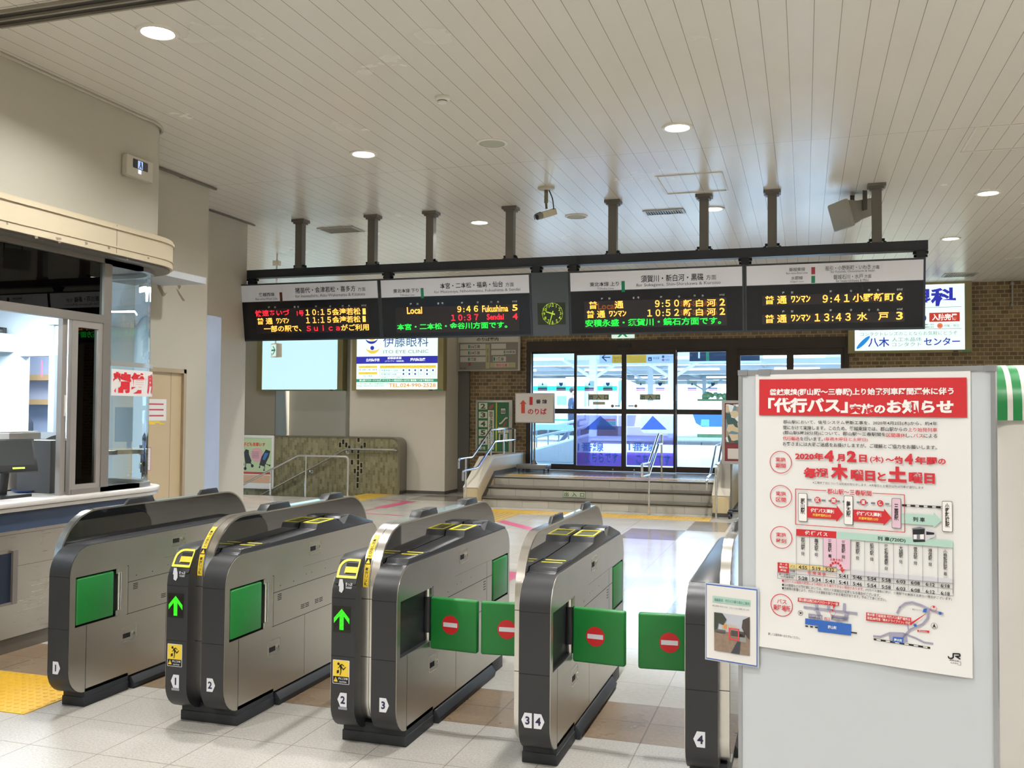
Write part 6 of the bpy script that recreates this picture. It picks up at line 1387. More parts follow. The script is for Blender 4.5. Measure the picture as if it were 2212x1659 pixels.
# fare adjustment sign wrapped on the curved pane
def wrap(s_, r=0.3625):
    L = OC[1]-5.755
    if s_ <= L: return (OC[0]+r, 5.755+s_)
    a = (s_-L)/r; return (OC[0]+r*math.cos(a), OC[1]+r*math.sin(a))
m = MB(mat('sign_white_sheet', '#e0dbd8', 0.4)); N = 24; TT = 0.62
m.add([(*wrap(TT*i/N), z) for z in (1.705, 1.905) for i in range(N+1)], [(i, i+1, N+2+i, N+1+i) for i in range(N)])
g = glyphs('精算所', 0.035); kx = (TT-0.03)/(g[3]-g[2]); kz = 0.165/(g[5]-g[4])
RS = mat('sign_bright_red', '#cf1f2a', 0.45, var=0)
m.add([(*wrap(0.015+(v[0]-g[2])*kx, 0.3645), 1.722+(v[1]-g[4])*kz) for v in g[0]], g[1], RS)
o = m.build('fare_adjustment_sign', origin=(*wrap(0.3), 1.7), flat=True); tag(o, 'white sign with big red characters wrapped on the curved office pane', 'sign')
# office room
OWB = mat('office_wall_pale_blue', '#c9d8e2', 0.6, var=0.02); OWC = mat('office_ceiling', '#b9bdc2', 0.6)
m = MB(OWB); plate_solid(m, [[(-9.5, 0), (-7.4, 0), (-7.4, 2.12), (-6.93, 2.12), (-6.93, 0), (-5.98, 0), (-5.98, 2.8), (-9.5, 2.8)]], lambda a, b, d: (a, 7.3+d, b), 0.12); m.box(-9.6, -9.5, 0.9, 8.6, 0, 2.8); m.box(-9.5, -5.1, 0.8, 0.9, 0, 2.8); m.use(OWC); m.box(-9.6, -5.35, 0.8, 7.42, 2.78, 2.84)
m.use(mat('locker_room_wall', '#b6c4e0', 0.6)); m.box(-9.5, -6.0, 8.5, 8.6, 0, 2.6); m.box(-6.05, -5.98, 7.42, 8.5, 0, 2.6)
m.use(mat('office_grey_jamb', '#9ba5ab', 0.5)); m.box(-6.95, -6.88, 7.2, 7.9, 0, 2.12)
m.use(mat('office_floor', '#8d8f92', 0.5)); m.box(-9.5, -5.83, 0.9, 8.5, 0, 0.02)
m.build('wall_office', origin=(-7, 7, 0), kind='structure')
m = MB(mat('office_conduit', '#b9c6cf', 0.5)); a = onY(110, 800, 7.28); m.box(a.x, a.x+0.02, 7.28, 7.3, 0.9, 2.6); m.box(a.x-0.03, a.x+0.08, 7.26, 7.3, 2.42, 2.6); m.build('trim_9', origin=(a.x, 7.3, 2), kind='structure')
t = thing('tube_ceiling_light', 'long white tube light on the office ceiling seen through the upper pane', 'ceiling light', (-6.6, 6.6, 2.78))
a = onZ(-60, 572, 2.74); b = onZ(152, 618, 2.74); m = MB(glow('office_tube', '#f4fbff', 5.0)); d = (b-a).normalized(); sd = d.cross(Vector((0, 0, 1))); m.obox((a+b)/2, d, sd, (0, 0, 1), (b-a).length, 0.10, 0.04); m.build('diffuser', t, bevel=0.008)
m = MB(WHITE); m.obox((a+b)/2+Vector((0, 0, 0.03)), d, sd, (0, 0, 1), (b-a).length+0.02, 0.16, 0.02); m.build('housing', t)
lamp('office_lamp', 'AREA', ((a.x+b.x)/2, (a.y+b.y)/2, 2.69), 130, 1.2, (0.86, 0.95, 1.0), size_y=0.12)
lamp('office_lamp', 'AREA', (-7.5, 4.0, 2.74), 150, 1.2, (0.86, 0.95, 1.0), size_y=0.12); lamp('locker_lamp', 'AREA', (-7.3, 8.0, 2.5), 60, 0.6, (0.86, 0.93, 1.0))
# items on the counter
def at(x, y, z=0.99): return onZ(x, y, z)
def blk(m, c, sx, sy, sz, ang=0.0, mt=None):
    a = math.radians(ang); m.obox((c[0], c[1], c[2]+sz/2), (math.cos(a), math.sin(a), 0), (-math.sin(a), math.cos(a), 0), (0, 0, 1), sx, sy, sz, mt)
TB = mat('terminal_black', '#1d1f21', 0.35); TG = mat('terminal_grey', '#3c3e40', 0.4)
p = at(92, 1040); t = thing('fare_terminal', 'tall black fare terminal with blue and orange stickers on the office counter', 'ticket terminal', (p.x, p.y, 0.99))
m = MB(TB); blk(m, (p.x-0.08, p.y+0.07, 0.99), 0.28, 0.19, 0.24); blk(m, (p.x-0.08, p.y+0.07, 1.23), 0.30, 0.22, 0.12); m.build('body', t, bevel=0.006)
pnT = Panel((p.x+0.062, 0, 0), (0, 1, 0), (1, 0, 0)); fx = p.x+0.062
m = MB(TG); m.prism([(p.y-0.04, 1.35), (p.y+0.18, 1.35), (p.y+0.18, 1.40), (p.y+0.02, 1.37)], 'x', p.x-0.22, p.x+0.06); m.build('top_tray', t)
pnT.rect(63, 968, 80, 980, mat('sticker_blue', '#3f7fa8', 0.5), 0); pnT.rect(63, 981, 80, 992, mat('sticker_orange', '#d98a3a', 0.5), 0); pnT.rect(84, 1009, 97, 1012, glow('lime_led', '#d7f04a', 1.2), 0); pnT.rect(81, 967, 102, 1032, mat('terminal_front_gloss', '#0e0f10', 0.15), -0.5); pnT.rect(64, 1012, 76, 1024, mat('sticker_pale', '#b9bcc0', 0.5), 0); pnT.out('front_print', t)
p = at(20, 1048); t = thing('terminal_screen', 'black tilted touch screen on a stand, left on the office counter', 'monitor', (p.x, p.y, 0.99))
m = MB(TB); nrm = Vector((0.85, -0.35, 0.35)).normalized(); uu = Vector((0.38, 0.92, 0)).normalized(); ww = nrm.cross(uu)*-1
if ww.z < 0: ww = -ww
cS = onX(18, 985, -5.22); m.obox(cS, uu, ww, nrm, 0.36, 0.24, 0.03); m.build('screen_casing', t, bevel=0.006)
m = MB(mat('screen_grey', '#3d4244', 0.12)); m.obox(cS+nrm*0.016+ww*0.015, uu, ww, nrm, 0.32, 0.18, 0.002); m.use(glow('lime_led', '#d7f04a', 1.2)); m.obox(cS+nrm*0.017-ww*0.095+uu*0.05, uu, ww, nrm, 0.08, 0.012, 0.002); m.build('screen', t)
m = MB(TB); m.cyl((cS.x-0.05, cS.y, 0.99), (cS.x-0.02, cS.y, cS.z-0.05), 0.03); blk(m, (cS.x-0.03, cS.y, 0.99), 0.22, 0.26, 0.02); m.build('stand', t)
p = at(88, 1052); m = MB(mat('cream_tray', '#c9c2a4', 0.45)); blk(m, (p.x-0.03, p.y-0.005, 0.99), 0.12, 0.19, 0.04); m.use(mat('lilac_lid', '#b6a2d8', 0.4)); blk(m, (p.x-0.03, p.y-0.005, 1.03), 0.14, 0.21, 0.012)
o = m.build('receipt_box', origin=(p.x, p.y, 0.99), bevel=0.006); tag(o, 'low cream box with a lilac top in front of the tall terminal', 'box')
p = at(58, 1063); m = MB(mat('blue_coin_tray', '#3f5590', 0.4)); m.lathe([(0.0, 0.003), (0.075, 0.003), (0.10, 0.018), (0.105, 0.018), (0.08, 0.0), (0, 0.0)], (p.x-0.0, p.y, 0.99), n=20); o = m.build('coin_tray', origin=(p.x, p.y, 0.99)); tag(o, 'shallow blue coin tray on the marble counter', 'tray')
p = at(20, 1052); m = MB(PAPER); blk(m, (p.x+0.02, p.y-0.10, 0.99), 0.16, 0.22, 0.012); m.use(NV); blk(m, (p.x+0.02, p.y-0.10, 1.002), 0.13, 0.19, 0.0006); m.use(PAPER); blk(m, (p.x+0.02, p.y-0.10, 1.0026), 0.12, 0.18, 0.0006); o = m.build('document_folder', origin=(p.x, p.y, 0.99)); tag(o, 'white document sleeve with a dark border lying on the counter', 'document')
p = onY(113, 915, 5.75); m = MB(mat('beige_printer', '#b3aca4', 0.5)); blk(m, (-5.72, 5.6, 1.0), 0.22, 0.30, 0.42); m.use(TG); blk(m, (-5.72, 5.6, 1.42), 0.2, 0.27, 0.01); o = m.build('printer', origin=(-5.72, 5.6, 0.99), bevel=0.008); tag(o, 'beige printer behind the tall terminal, at the window edge', 'printer')
# things behind the curved pane
p = onX(282, 905, -5.62); t = thing('desk_monitor', 'dark monitor on a small shelf behind the curved office pane', 'monitor', (-5.62, p.y, 1.1))
m = MB(TB); m.obox((-5.62, p.y, 1.47), (0.5, 0.86, 0), (0.86, -0.5, 0), (0, 0, 1), 0.26, 0.025, 0.30); m.build('screen', t, bevel=0.004); m = MB(TG); m.cyl((-5.63, p.y, 1.26), (-5.63, p.y, 1.33), 0.02); m.build('stand', t)
m = MB(mat('pale_shelf', '#b9b4ac', 0.5)); m.box(-5.80, -5.45, 5.90, 6.40, 1.225, 1.26); m.box(-5.80, -5.76, 5.9, 5.94, 0.99, 1.225); m.box(-5.80, -5.76, 6.3, 6.34, 0.99, 1.225); o = m.build('desk_shelf', origin=(-5.6, 6.1, 1.2)); tag(o, 'pale raised desk shelf behind the curved office pane', 'shelf')
m = MB(mat('dark_file_box', '#3f3d3c', 0.5)); m.box(-5.5, -5.2, 5.42, 5.62, 0.99, 1.37); o = m.build('file_box', origin=(-5.35, 5.5, 0.99)); tag(o, 'dark grey box behind the sliding office pane', 'box')
m = MB(mat('pink_card', '#c98fa0', 0.5)); a = onX(306, 992, -5.30); m.obox(a, (0.5, 0.86, 0), (0.86, -0.5, 0), (0, 0, 1), 0.155, 0.004, 0.20); m.use(PAPER); m.obox(a+Vector((0.0027, -0.0015, 0)), (0.5, 0.86, 0), (0.86, -0.5, 0), (0, 0, 1), 0.14, 0.004, 0.185); m.use(mat('white_holder', '#b9b6b2', 0.4)); m.cyl((a.x, a.y, 0.99), (a.x, a.y, a.z-0.09), 0.006); m.cyl((a.x, a.y, 0.99), (a.x, a.y, 0.995), 0.04)
m.use(GREYINK)
for k in range(6): m.obox(a+Vector((0.0055, -0.003, 0.07-k*0.025)), (0.5, 0.86, 0), (0.86, -0.5, 0), (0, 0, 1), 0.11, 0.001, 0.003)
o = m.build('card_stand', origin=(a.x, a.y, 0.99)); tag(o, 'small map card on a stand inside the curved office pane', 'card stand')
m = MB(PAPER); m.box(-5.62, -5.45, 5.78, 6.0, 0.99, 1.10); m.use(mat('tissue_blue', '#5a5f94', 0.5)); m.box(-5.62, -5.449, 5.78, 6.0, 0.99, 1.03); o = m.build('tissue_box', origin=(-5.5, 5.9, 0.99)); tag(o, 'white and blue box at the bottom of the sliding pane, inside', 'box')
# uniforms in the back room
p = onY(28, 925, 8.1); t = thing('hanging_uniform', 'dark uniform in a clear bag hanging in the office back room', 'uniform', (p.x, 8.1, 1.0))
UNI = mat('uniform_navy', '#2c3540', 0.6, var=0.15); m = MB(UNI)
m.prism([(p.x-0.30, 0.9), (p.x+0.24, 0.9), (p.x+0.22, 1.45), (p.x+0.10, 1.62), (p.x, 1.66), (p.x-0.10, 1.62), (p.x-0.26, 1.40)], 'y', 8.05, 8.17); m.build('jacket', t, bevel=0.02); m = MB(film('clear_bag', '#cfdbe6', 0.35)); m.prism([(p.x-0.34, 0.85), (p.x+0.27, 0.85), (p.x+0.25, 1.5), (p.x, 1.72), (p.x-0.30, 1.45)], 'y', 8.03, 8.045); m.build('clear_bag', t)
p = onY(42, 832, 8.1); m = MB(mat('cap_navy', '#1f2a4a', 0.6)); m.sphere((p.x, 8.1, p.z), 0.10, 0.08, 0.16, n=14, k=10); m.use(film('clear_bag', '#cfdbe6', 0.35)); m.prism([(p.x, p.z+0.02), (p.x+0.14, p.z-0.05), (p.x+0.12, p.z+0.22), (p.x+0.03, p.z+0.14)], 'y', 8.02, 8.025); o = m.build('uniform_cap', origin=(p.x, 8.1, p.z)); tag(o, 'dark navy cap hanging above the uniform in the back room', 'cap')
m = MB(mat('wood_rail', '#c9a877', 0.5)); a = onY(0, 816, 8.4); m.box(-9, -6.8, 8.40, 8.5, a.z-0.03, a.z+0.03); a2 = onY(0, 868, 8.4); m.box(-9, -6.8, 8.40, 8.5, a2.z-0.03, a2.z+0.03); m.build('trim_10', origin=(-8, 8.4, 1.9), kind='structure')
p = onY(5, 740, 7.2); m = MB(mat('wall_unit_white', '#cbd0cc', 0.4)); m.box(p.x-0.3, p.x+0.04, 7.1, 7.3, p.z-0.09, p.z+0.09); m.use(BLACK); m.box(p.x-0.3, p.x, 7.12, 7.25, p.z+0.09, p.z+0.15); m.sphere((p.x+0.0, 7.18, p.z+0.11), 0.04, n=10, k=6); o = m.build('wall_unit', origin=(p.x, 7.2, p.z)); tag(o, 'white wall box with a black device on top, at the left edge of the office', 'wall unit')
pnW = Panel((0, 7.298, 0), (1, 0, 0), (0, -1, 0)); pnW.rect(89, 778, 92, 814, mat('pink_strip', '#d0607a', 0.5), 0); pnW.mb.build('pink_strip_label', bpy.data.objects['wall_office'], flat=True)
# tan door with notices, hydrant cabinet
m = MB(DOORJ); m.box(-5.90, -5.86, 6.78, 7.76, 0.0, 1.96); m.use(mat('door_jamb_tan', '#a8977b', 0.45)); m.box(-5.93, -5.83, 7.76, 7.80, 0, 2.0); m.box(-5.93, -5.83, 6.74, 6.78, 0, 2.0); m.box(-5.93, -5.83, 6.74, 7.80, 1.96, 2.0); m.use(SEAM); m.box(-5.86, -5.8595, 7.60, 7.603, 0, 1.96)
d2 = m.build('door_2', origin=(-5.85, 7.3, 0), kind='structure')
pn = Panel((-5.857, 0, 0), (0, 1, 0), (1, 0, 0)); t = thing('door_notice', 'white notice with red lines and yellow tape on the tan door', 'notice', (-5.857, 7.4, 1.6))
pn.rect(318, 862, 359, 909, PAPER, 0)
for y in (873, 885, 898): pn.rect(322, y-1.6, 353, y+1.6, mat('notice_red', '#c8545c', 0.6), 1)
pn.rect(318, 909.5, 345, 914, YEL, 1); pn.rect(318, 914, 335, 917, YEL, 1); pn.rect(344, 914, 355, 917, YEL, 1); pn.out('sheet', t)
t = thing('fire_hose_cabinet', 'grey steel fire cabinet with a round red lamp, beyond the tan door', 'fire cabinet', (-6.5, 8.9, 0.3)); HY = mat('cabinet_grey', '#a5a294', 0.45)
m = MB(HY); m.box(-6.5, -6.47, 8.45, 9.12, 0.25, 1.155); m.box(-6.5, -6.47, 8.45, 9.12, 1.17, 1.46); m.box(-6.5, -6.44, 8.43, 9.14, 1.46, 1.475); m.build('cabinet', t, bevel=0.003)
p = onX(434, 944, -6.45); m = MB(glow('fire_lamp_red', '#e8122c', 0.8)); m.sphere((-6.45, p.y-0.02, p.z), 0.04, 0.055, 0.055, n=16, k=10); m.build('red_lamp', t)
p = onX(438, 983, -6.468); m = MB(mat('pale_blue_sticker', '#6fb4c8', 0.5)); m.cyl((-6.47, p.y, p.z), (-6.468, p.y, p.z), 0.025); m.build('round_sticker', t)
# emergency light on the upper wall
t = thing('emergency_light', 'white wall box with a small lit pictogram, high on the office wall', 'emergency light', (-4.95, 5.97, 3.45)); XF = -4.95
a = onX(263, 338, XF); b = onX(319, 395, XF)
m = MB(mat('emergency_box', '#c9c4b6', 0.4)); m.box(XF, XF+0.05, a.y, b.y, 3.385, 3.545); m.build('housing', t, bevel=0.006)
pn = Panel((XF+0.05, 0, 0), (0, 1, 0), (1, 0, 0)); ym = (a.y+b.y)/2
pn.poly(rrect(ym-0.085, 3.455, ym+0.085, 3.525, 0.008), mat('pictogram_dark', '#22252a', 0.3), 0); pn.poly(rect(ym-0.03, 3.46, ym+0.025, 3.52), glow('pictogram_blue', '#a8c4ff', 0.9), 1); pn.poly([(ym-0.006, 3.515), (ym+0.008, 3.515), (ym+0.012, 3.49), (ym+0.02, 3.465), (ym+0.008, 3.465), (ym, 3.485), (ym-0.01, 3.462), (ym-0.018, 3.464), (ym-0.006, 3.49)], mat('pictogram_dark', '#22252a', 0.3), 2); pn.poly(rect(ym-0.025, 3.42, ym+0.01, 3.452), glow('pictogram_white', '#e8ecff', 0.9), 1)
pn.out('pictogram', t)

# ================================================================== notice board in the foreground
BL = Vector((-0.198, 2.999, 0)); th = math.radians(-73.1)
BU = Vector((math.cos(math.radians(-16.9)), math.sin(math.radians(-16.9)), 0)); BN = Vector((BU.y, -BU.x, 0))
if BN.y > 0: BN = -BN
bp = Panel(BL, BU, BN)
BWd, BT = 0.722, 1.737
t = thing('notice_board', 'tall pale steel notice board in the foreground, right', 'notice board', (BL.x+BU.x*0.36, BL.y+BU.y*0.36, 0))
m = MB(mat('board_pale_steel', '#c3c8cd', 0.38, 0.15, var=0.03, vs=2)); P = bp.P
def bbox(m, a0, a1, b0, b1, d0, d1, mt=None): m.obox(P((a0+a1)/2, (b0+b1)/2, (d0+d1)/2), BU, BN, (0, 0, 1), a1-a0, d1-d0, b1-b0, mt)
bbox(m, 0.006, BWd-0.006, 0.08, BT-0.01, -0.024, -0.001); m.build('board_sheet', t)
m = MB(mat('board_edge_alu', '#a6a8ac', 0.3, 0.6)); bbox(m, 0, 0.012, 0.06, BT, -0.028, 0.002); bbox(m, BWd-0.012, BWd, 0.06, BT, -0.028, 0.002); bbox(m, 0, BWd, BT-0.014, BT, -0.028, 0.002); bbox(m, 0, BWd, 0.06, 0.08, -0.028, 0.002); m.build('edge_frame', t)
m = MB(mat('corner_clip_grey', '#7e8083', 0.45)); bbox(m, -0.001, 0.03, BT-0.016, BT+0.001, -0.03, 0.004); bbox(m, BWd-0.026, BWd+0.001, BT-0.016, BT+0.001, -0.03, 0.004); bbox(m, 0.066, 0.102, BT-0.017, BT+0.002, -0.03, 0.004); m.build('clip', t)
m = MB(mat('board_foot', '#8a8d91', 0.35, 0.5)); bbox(m, 0.05, 0.09, 0, 0.06, -0.25, 0.22); bbox(m, BWd-0.09, BWd-0.05, 0, 0.06, -0.25, 0.22); m.build('foot', t, bevel=0.004)
# big poster, slightly curling at the bottom
PM_ = mat('poster_paper', '#dedddb', 0.42, var=0.01); t = thing('notice_poster', 'large white poster with a red heading taped on the notice board', 'poster', tuple(P(0.36, 0.9)))
pa0, pa1, pb0, pb1 = bp.uv(1633, 1100)[0], bp.uv(2099, 1100)[0], 0.888, 1.733
m = MB(PM_); NX, NY = 16, 20; vs = []
def bulge(a, b):
    v = max(0, (0.20-(b-pb0))/0.20); return 0.0016+0.006*v*v*(0.6+0.4*math.sin(a*14))+0.0012*math.sin(a*9+b*5)*v
for j in range(NY+1):
    for i in range(NX+1):
        a, b = pa0+(pa1-pa0)*i/NX, pb0+(pb1-pb0)*j/NY; vs.append(P(a, b, bulge(a, b)))
m.add(vs, [(j*(NX+1)+i, j*(NX+1)+i+1, (j+1)*(NX+1)+i+1, (j+1)*(NX+1)+i) for j in range(NY) for i in range(NX)]); m.build('sheet', t)
pn = bp.__class__(BL, BU, BN); pn._d = lambda lay: 0.0042+0.0004*lay
def ka(x, y): return (1600+x/3.606, 780+y/3.606)
def kb(x, y): return (1500+x/3.077, 1120+y/3.078)
PR = mat('poster_heading_red', '#c4282f', 0.45, var=0.02); PR2 = mat('poster_text_red', '#c62b36', 0.5, var=0); PK = mat('poster_black', '#1c1b1e', 0.5, var=0); PW = mat('poster_white_ink', '#e9e6e2', 0.5, var=0); PG = mat('poster_mint', '#a9c9bd', 0.5, var=0); PP_ = mat('poster_lilac_pink', '#d9b9c8', 0.5, var=0); PGY = mat('poster_grey_line', '#777a85', 0.5, var=0); PYL = mat('poster_pale_gold', '#dcc684', 0.5, var=0); PLV = mat('poster_map_grey', '#9b98ad', 0.5, var=0); PBL = mat('poster_map_blue', '#2f62b4', 0.5, var=0); PLG = mat('poster_grey_row', '#c9c8ce', 0.5, var=0); PYT = mat('poster_yellow_ink', '#f0d84a', 0.5, var=0)
def tA(s_, x0, y0, x1, y1, h, mt, bold=0.0, lay=2): a = ka(x0, y0); b = ka(x1, y1); pn.textr(s_, a[0], a[1], b[0], b[1], h/3.606, mt, lay, bold)
def tB(s_, x0, y0, x1, y1, h, mt, bold=0.0, lay=2): a = kb(x0, y0); b = kb(x1, y1); pn.textr(s_, a[0], a[1], b[0], b[1], h/3.077, mt, lay, bold)
def qA(pts, mt, lay=1): pn.quad([ka(*p) for p in pts], mt, lay)
def qB(pts, mt, lay=1): pn.quad([kb(*p) for p in pts], mt, lay)
def lA(pts, w_, mt, lay=1): pn.line([ka(*p) for p in pts], w_/3.606, mt, lay)
def lB(pts, w_, mt, lay=1): pn.line([kb(*p) for p in pts], w_/3.077, mt, lay)
qA([(148, 143), (1762, 128), (1766, 440), (147, 421)], PR, 0)
tA('磐越東線(郡山駅〜三春駅)上り始発列車区間運休に伴う', 230, 240, 1662, 243, 62, PW, .035)
tA('「代行バス」', 218, 342, 838, 346, 118, PW, .05); tA('実施の', 848, 372, 1130, 373, 82, PW, .045); tA('お知らせ', 1140, 355, 1660, 357, 112, PW, .05)
tA('郡山駅において、信号システム更新工事を、2020年4月2日(木)から、約4年', 335, 473, 1533, 491, 32, PK, .01)
tA('間にかけて実施します。このため、磐越東線では、郡山駅からの', 335, 517, 1300, 532, 32, PK, .01); tA('上り始発列車', 1305, 533, 1533, 536, 32, PR2, .01)
tA('(郡山駅5時28分発)について、郡山駅〜三春駅間を', 335, 560, 1132, 572, 32, PK, .01); tA('区間運休', 1137, 576, 1286, 578, 32, PR2, .01); tA('し、', 1290, 580, 1340, 580, 30, PK, .01); tA('バス', 1347, 580, 1425, 581, 30, PR2, .01); tA('による', 1428, 582, 1533, 583, 30, PK, .01)
tA('代行輸送', 332, 601, 462, 603, 32, PR2, .01); tA('を行います。', 466, 604, 645, 607, 32, PK, .01); tA('(毎週木曜日と土曜日)', 652, 608, 992, 613, 30, PR2, .01)
tA('お客さまには大変ご迷惑をお掛けしますが、ご理解とご協力をお願いします。', 332, 642, 1532, 674, 32, PK, .01)
def circ_label(fn, x, y, r, a_, b_, sc, sl=0):
    px = fn(x, y); pn.disc(px[0], px[1], r/sc, PR2, 1, ring=5/sc, n=36)
for (x, y, s1, s2, w1, w2) in ((315, 787, '実施', '期間', 78, 78), (317, 1052, '実施', '区間', 78, 78), (319, 1372, '実施', '時刻', 78, 78)):
    circ_label(ka, x, y, 87, 0, 0, 3.606); tA(s1, x-w1/2, y-22, x+w1/2, y-20, 34, PR2, .015); tA(s2, x-w2/2, y+26, x+w2/2, y+28, 34, PR2, .015)
circ_label(kb, 583, 575, 75, 0, 0, 3.077); tB('バス', 552, 549, 616, 551, 30, PR2, .015); tB('乗降場所', 527, 590, 640, 598, 40, PR2, .015)
tA('2020年', 428, 740, 648, 743, 58, PR2, .04); tA('4', 655, 738, 728, 739, 88, PR2, .06); tA('月', 750, 752, 812, 753, 58, PR2, .04); tA('2', 830, 742, 905, 743, 88, PR2, .06); tA('日', 925, 757, 985, 758, 58, PR2, .04); tA('(木)', 1010, 765, 1115, 767, 56, PR2, .02); tA('〜約', 1130, 768, 1265, 770, 60, PR2, .04); tA('4', 1280, 762, 1345, 763, 84, PR2, .06); tA('年間', 1360, 772, 1530, 776, 60, PR2, .04); tA('の', 1540, 782, 1600, 783, 46, PR2, .03)
tA('毎週', 495, 870, 688, 874, 84, PR2, .05); tA('木', 705, 860, 840, 863, 122, PR2, .06); tA('曜日', 860, 888, 1050, 892, 84, PR2, .05); tA('と', 1068, 898, 1135, 900, 66, PR2, .04); tA('土', 1152, 880, 1295, 884, 122, PR2, .06); tA('曜日', 1312, 908, 1515, 912, 84, PR2, .05)
tA('※工事終了日については別途お知らせします　※木曜日と土曜日以外は列車が運行します', 565, 945, 1428, 986, 20, PK)
# route diagram
for a, b in (((430, 995), (670, 1008)), ((1030, 1027), (1278, 1041)), ((1278, 1041), (1281, 1332)), ((1281, 1332), (431, 1270)), ((431, 1270), (430, 995))): lA([a, b], 5, PR2)
tA('郡山駅〜三春駅間', 678, 1012, 1022, 1030, 42, PR2, .015)
for i in range(12):
    x = 525+i*55; 
    if 800 < x < 890: continue
    lA([(x, 1078+(x-525)*0.055), (x+28, 1079.5+(x-525)*0.055)], 14, PGY)
for i in range(5): x = 1262+i*66; lA([(x, 1121+(x-1262)*0.055), (x+32, 1123+(x-1262)*0.055)], 15, PK)
lA([(1262, 1115), (1575, 1131)], 2.5, PK); lA([(1262, 1129), (1575, 1146)], 2.5, PK)
for x, y, s_ in ((602, 1080, '区'), (727, 1086, '間'), (958, 1098, '運'), (1090, 1106, '休')):
    p = ka(x, y); pn.disc(p[0], p[1], 24/3.606, PR2, 2); tA(s_, x-15, y, x+15, y+1, 30, PW, .02, 3)
for x0, x1, y0, y1, s_, bgm in ((453, 522, 1028, 1248, '郡山駅', PW), (808, 878, 1048, 1274, '舞木駅', PW), (1180, 1252, 1068, 1301, '三春駅', PP_), (1572, 1652, 1090, 1328, '小野新町駅', PW)):
    p0 = ka(x0, y0); p1 = ka(x1, y1); pn.rect(p0[0], p0[1], p1[0], p1[1], PK, 2, 0.003); pn.rect(p0[0]+.8, p0[1]+.8, p1[0]-.8, p1[1]-.8, bgm, 3, 0.003)
    h = (y1-y0)*(0.56 if len(s_) == 3 else 0.80); ym = (y0+y1)/2-8; tA(V(s_), (x0+x1)/2-17, ym, (x0+x1)/2+17, ym, h, PK, .02, 4)
qA([(522, 1130), (752, 1142), (752, 1122), (803, 1192), (748, 1252), (748, 1232), (522, 1218)], PR, 1); qA([(880, 1155), (1120, 1168), (1120, 1148), (1177, 1220), (1116, 1282), (1116, 1262), (880, 1246)], PR, 1); qA([(1255, 1185), (1506, 1198), (1506, 1178), (1568, 1242), (1502, 1300), (1502, 1280), (1255, 1262)], PG, 1)
tA('代行バス運転', 548, 1162, 732, 1170, 32, PW, .03); tA('所要時間約23分', 565, 1198, 708, 1203, 22, PYT, .01); tA('代行バス運転', 905, 1188, 1100, 1194, 32, PW, .03); tA('所要時間約13分', 922, 1225, 1075, 1230, 22, PYT, .01); tA('列 車', 1345, 1230, 1438, 1236, 36, PK, .02)
# little train picture
qA([(1338, 1300), (1400, 1290), (1440, 1300), (1440, 1400), (1345, 1402)], PGY, 2); qA([(1345, 1310), (1435, 1306), (1432, 1345), (1345, 1350)], PK, 3); qA([(1440, 1302), (1518, 1322), (1518, 1362), (1440, 1402)], PLG, 2); qA([(1448, 1325), (1510, 1335), (1510, 1350), (1448, 1352)], PK, 3); qA([(1350, 1350), (1375, 1350), (1375, 1385), (1350, 1385)], PW, 4); qA([(1400, 1350), (1430, 1348), (1430, 1385), (1400, 1385)], PW, 4); qA([(1345, 1390), (1440, 1392), (1440, 1406), (1350, 1408)], PK, 3)
# timetable
qB([(680, 68), (947, 86), (946, 130), (679, 112)], PR, 1); tB('代 行 バ ス', 738, 96, 888, 102, 28, PW, .03)
qB([(947, 86), (1715, 146), (1720, 152), (1719, 194), (946, 132)], PG, 1); tB('列 車(720D)', 1220, 134, 1406, 145, 32, PK, .02)
qB([(859, 126), (1041, 138), (1037, 340), (859, 328)], PP_, 1)
cols = [(680, 112), (768, 118), (859, 125), (947, 132), (1040, 139), (1134, 146), (1229, 154), (1326, 162), (1423, 170), (1519, 178), (1620, 186), (1719, 194)]
for i, (x, y) in enumerate(cols):
    yb = 398+(x-680)*0.084 if i else 398
    lB([(x, y), (x+1, yb+12)], 2.4 if i not in (3,) else 1.6, PGY, 2)
lB([(680, 300), (947, 322)], 2.2, PGY, 2); qB([(556, 290), (632, 296), (632, 360), (556, 354)], PR, 1); tB('木・土', 570, 302, 622, 305, 14, PW, .02); tB('曜日の', 568, 322, 622, 325, 14, PW, .02); tB('時刻', 576, 342, 612, 344, 14, PW, .02)
qB([(632, 297), (947, 321), (947, 350), (632, 330)], PYL, 1); tB('バス', 640, 317, 672, 319, 18, PK, .01); tB('列車', 640, 348, 674, 350, 18, PK, .01)
qB([(1040, 341), (1719, 400), (1719, 432), (1040, 372)], PLG, 1)
tms = ['5:28', '5:34', '5:41', '5:41', '5:46', '5:54', '5:58', '6:03', '6:08', '6:12', '6:18']
for i, s_ in enumerate(('4:55', '5:19', '5:32')): x = (cols[i][0]+cols[i+1][0])/2; tB(s_, x-28, 323+i*8, x+28, 325+i*8, 24, PK, .02)
for i, s_ in enumerate(tms):
    x = (cols[i][0]+cols[i+1][0])/2; yy = 396+(x-724)*0.105; tB(s_, x-30, yy-2, x+30, yy+3, 24, PK, .02)
    if i >= 3: yy2 = 381+(x-990)*0.096; tB(s_, x-30, yy2-2, x+30, yy2+3, 24, PK, .02)
tB('区 間 運 休', 758, 360, 878, 368, 22, PR2, .01); lB([(690, 350), (945, 376)], 1.5, PR2, 2)
lB([(556, 356), (1720, 468)], 2.5, PGY, 2); lB([(556, 396), (1722, 514)], 2.5, PGY, 2); lB([(556, 356), (556, 396)], 2.5, PGY, 2); lB([(1720, 196), (1723, 514)], 2.5, PGY, 2); lB([(632, 340), (1720, 430)], 1.5, PGY, 2)
tB('木・土曜日以外', 566, 370, 674, 378, 15, PK, .01); tB('の列車時刻', 578, 386, 662, 392, 14, PK, .01)
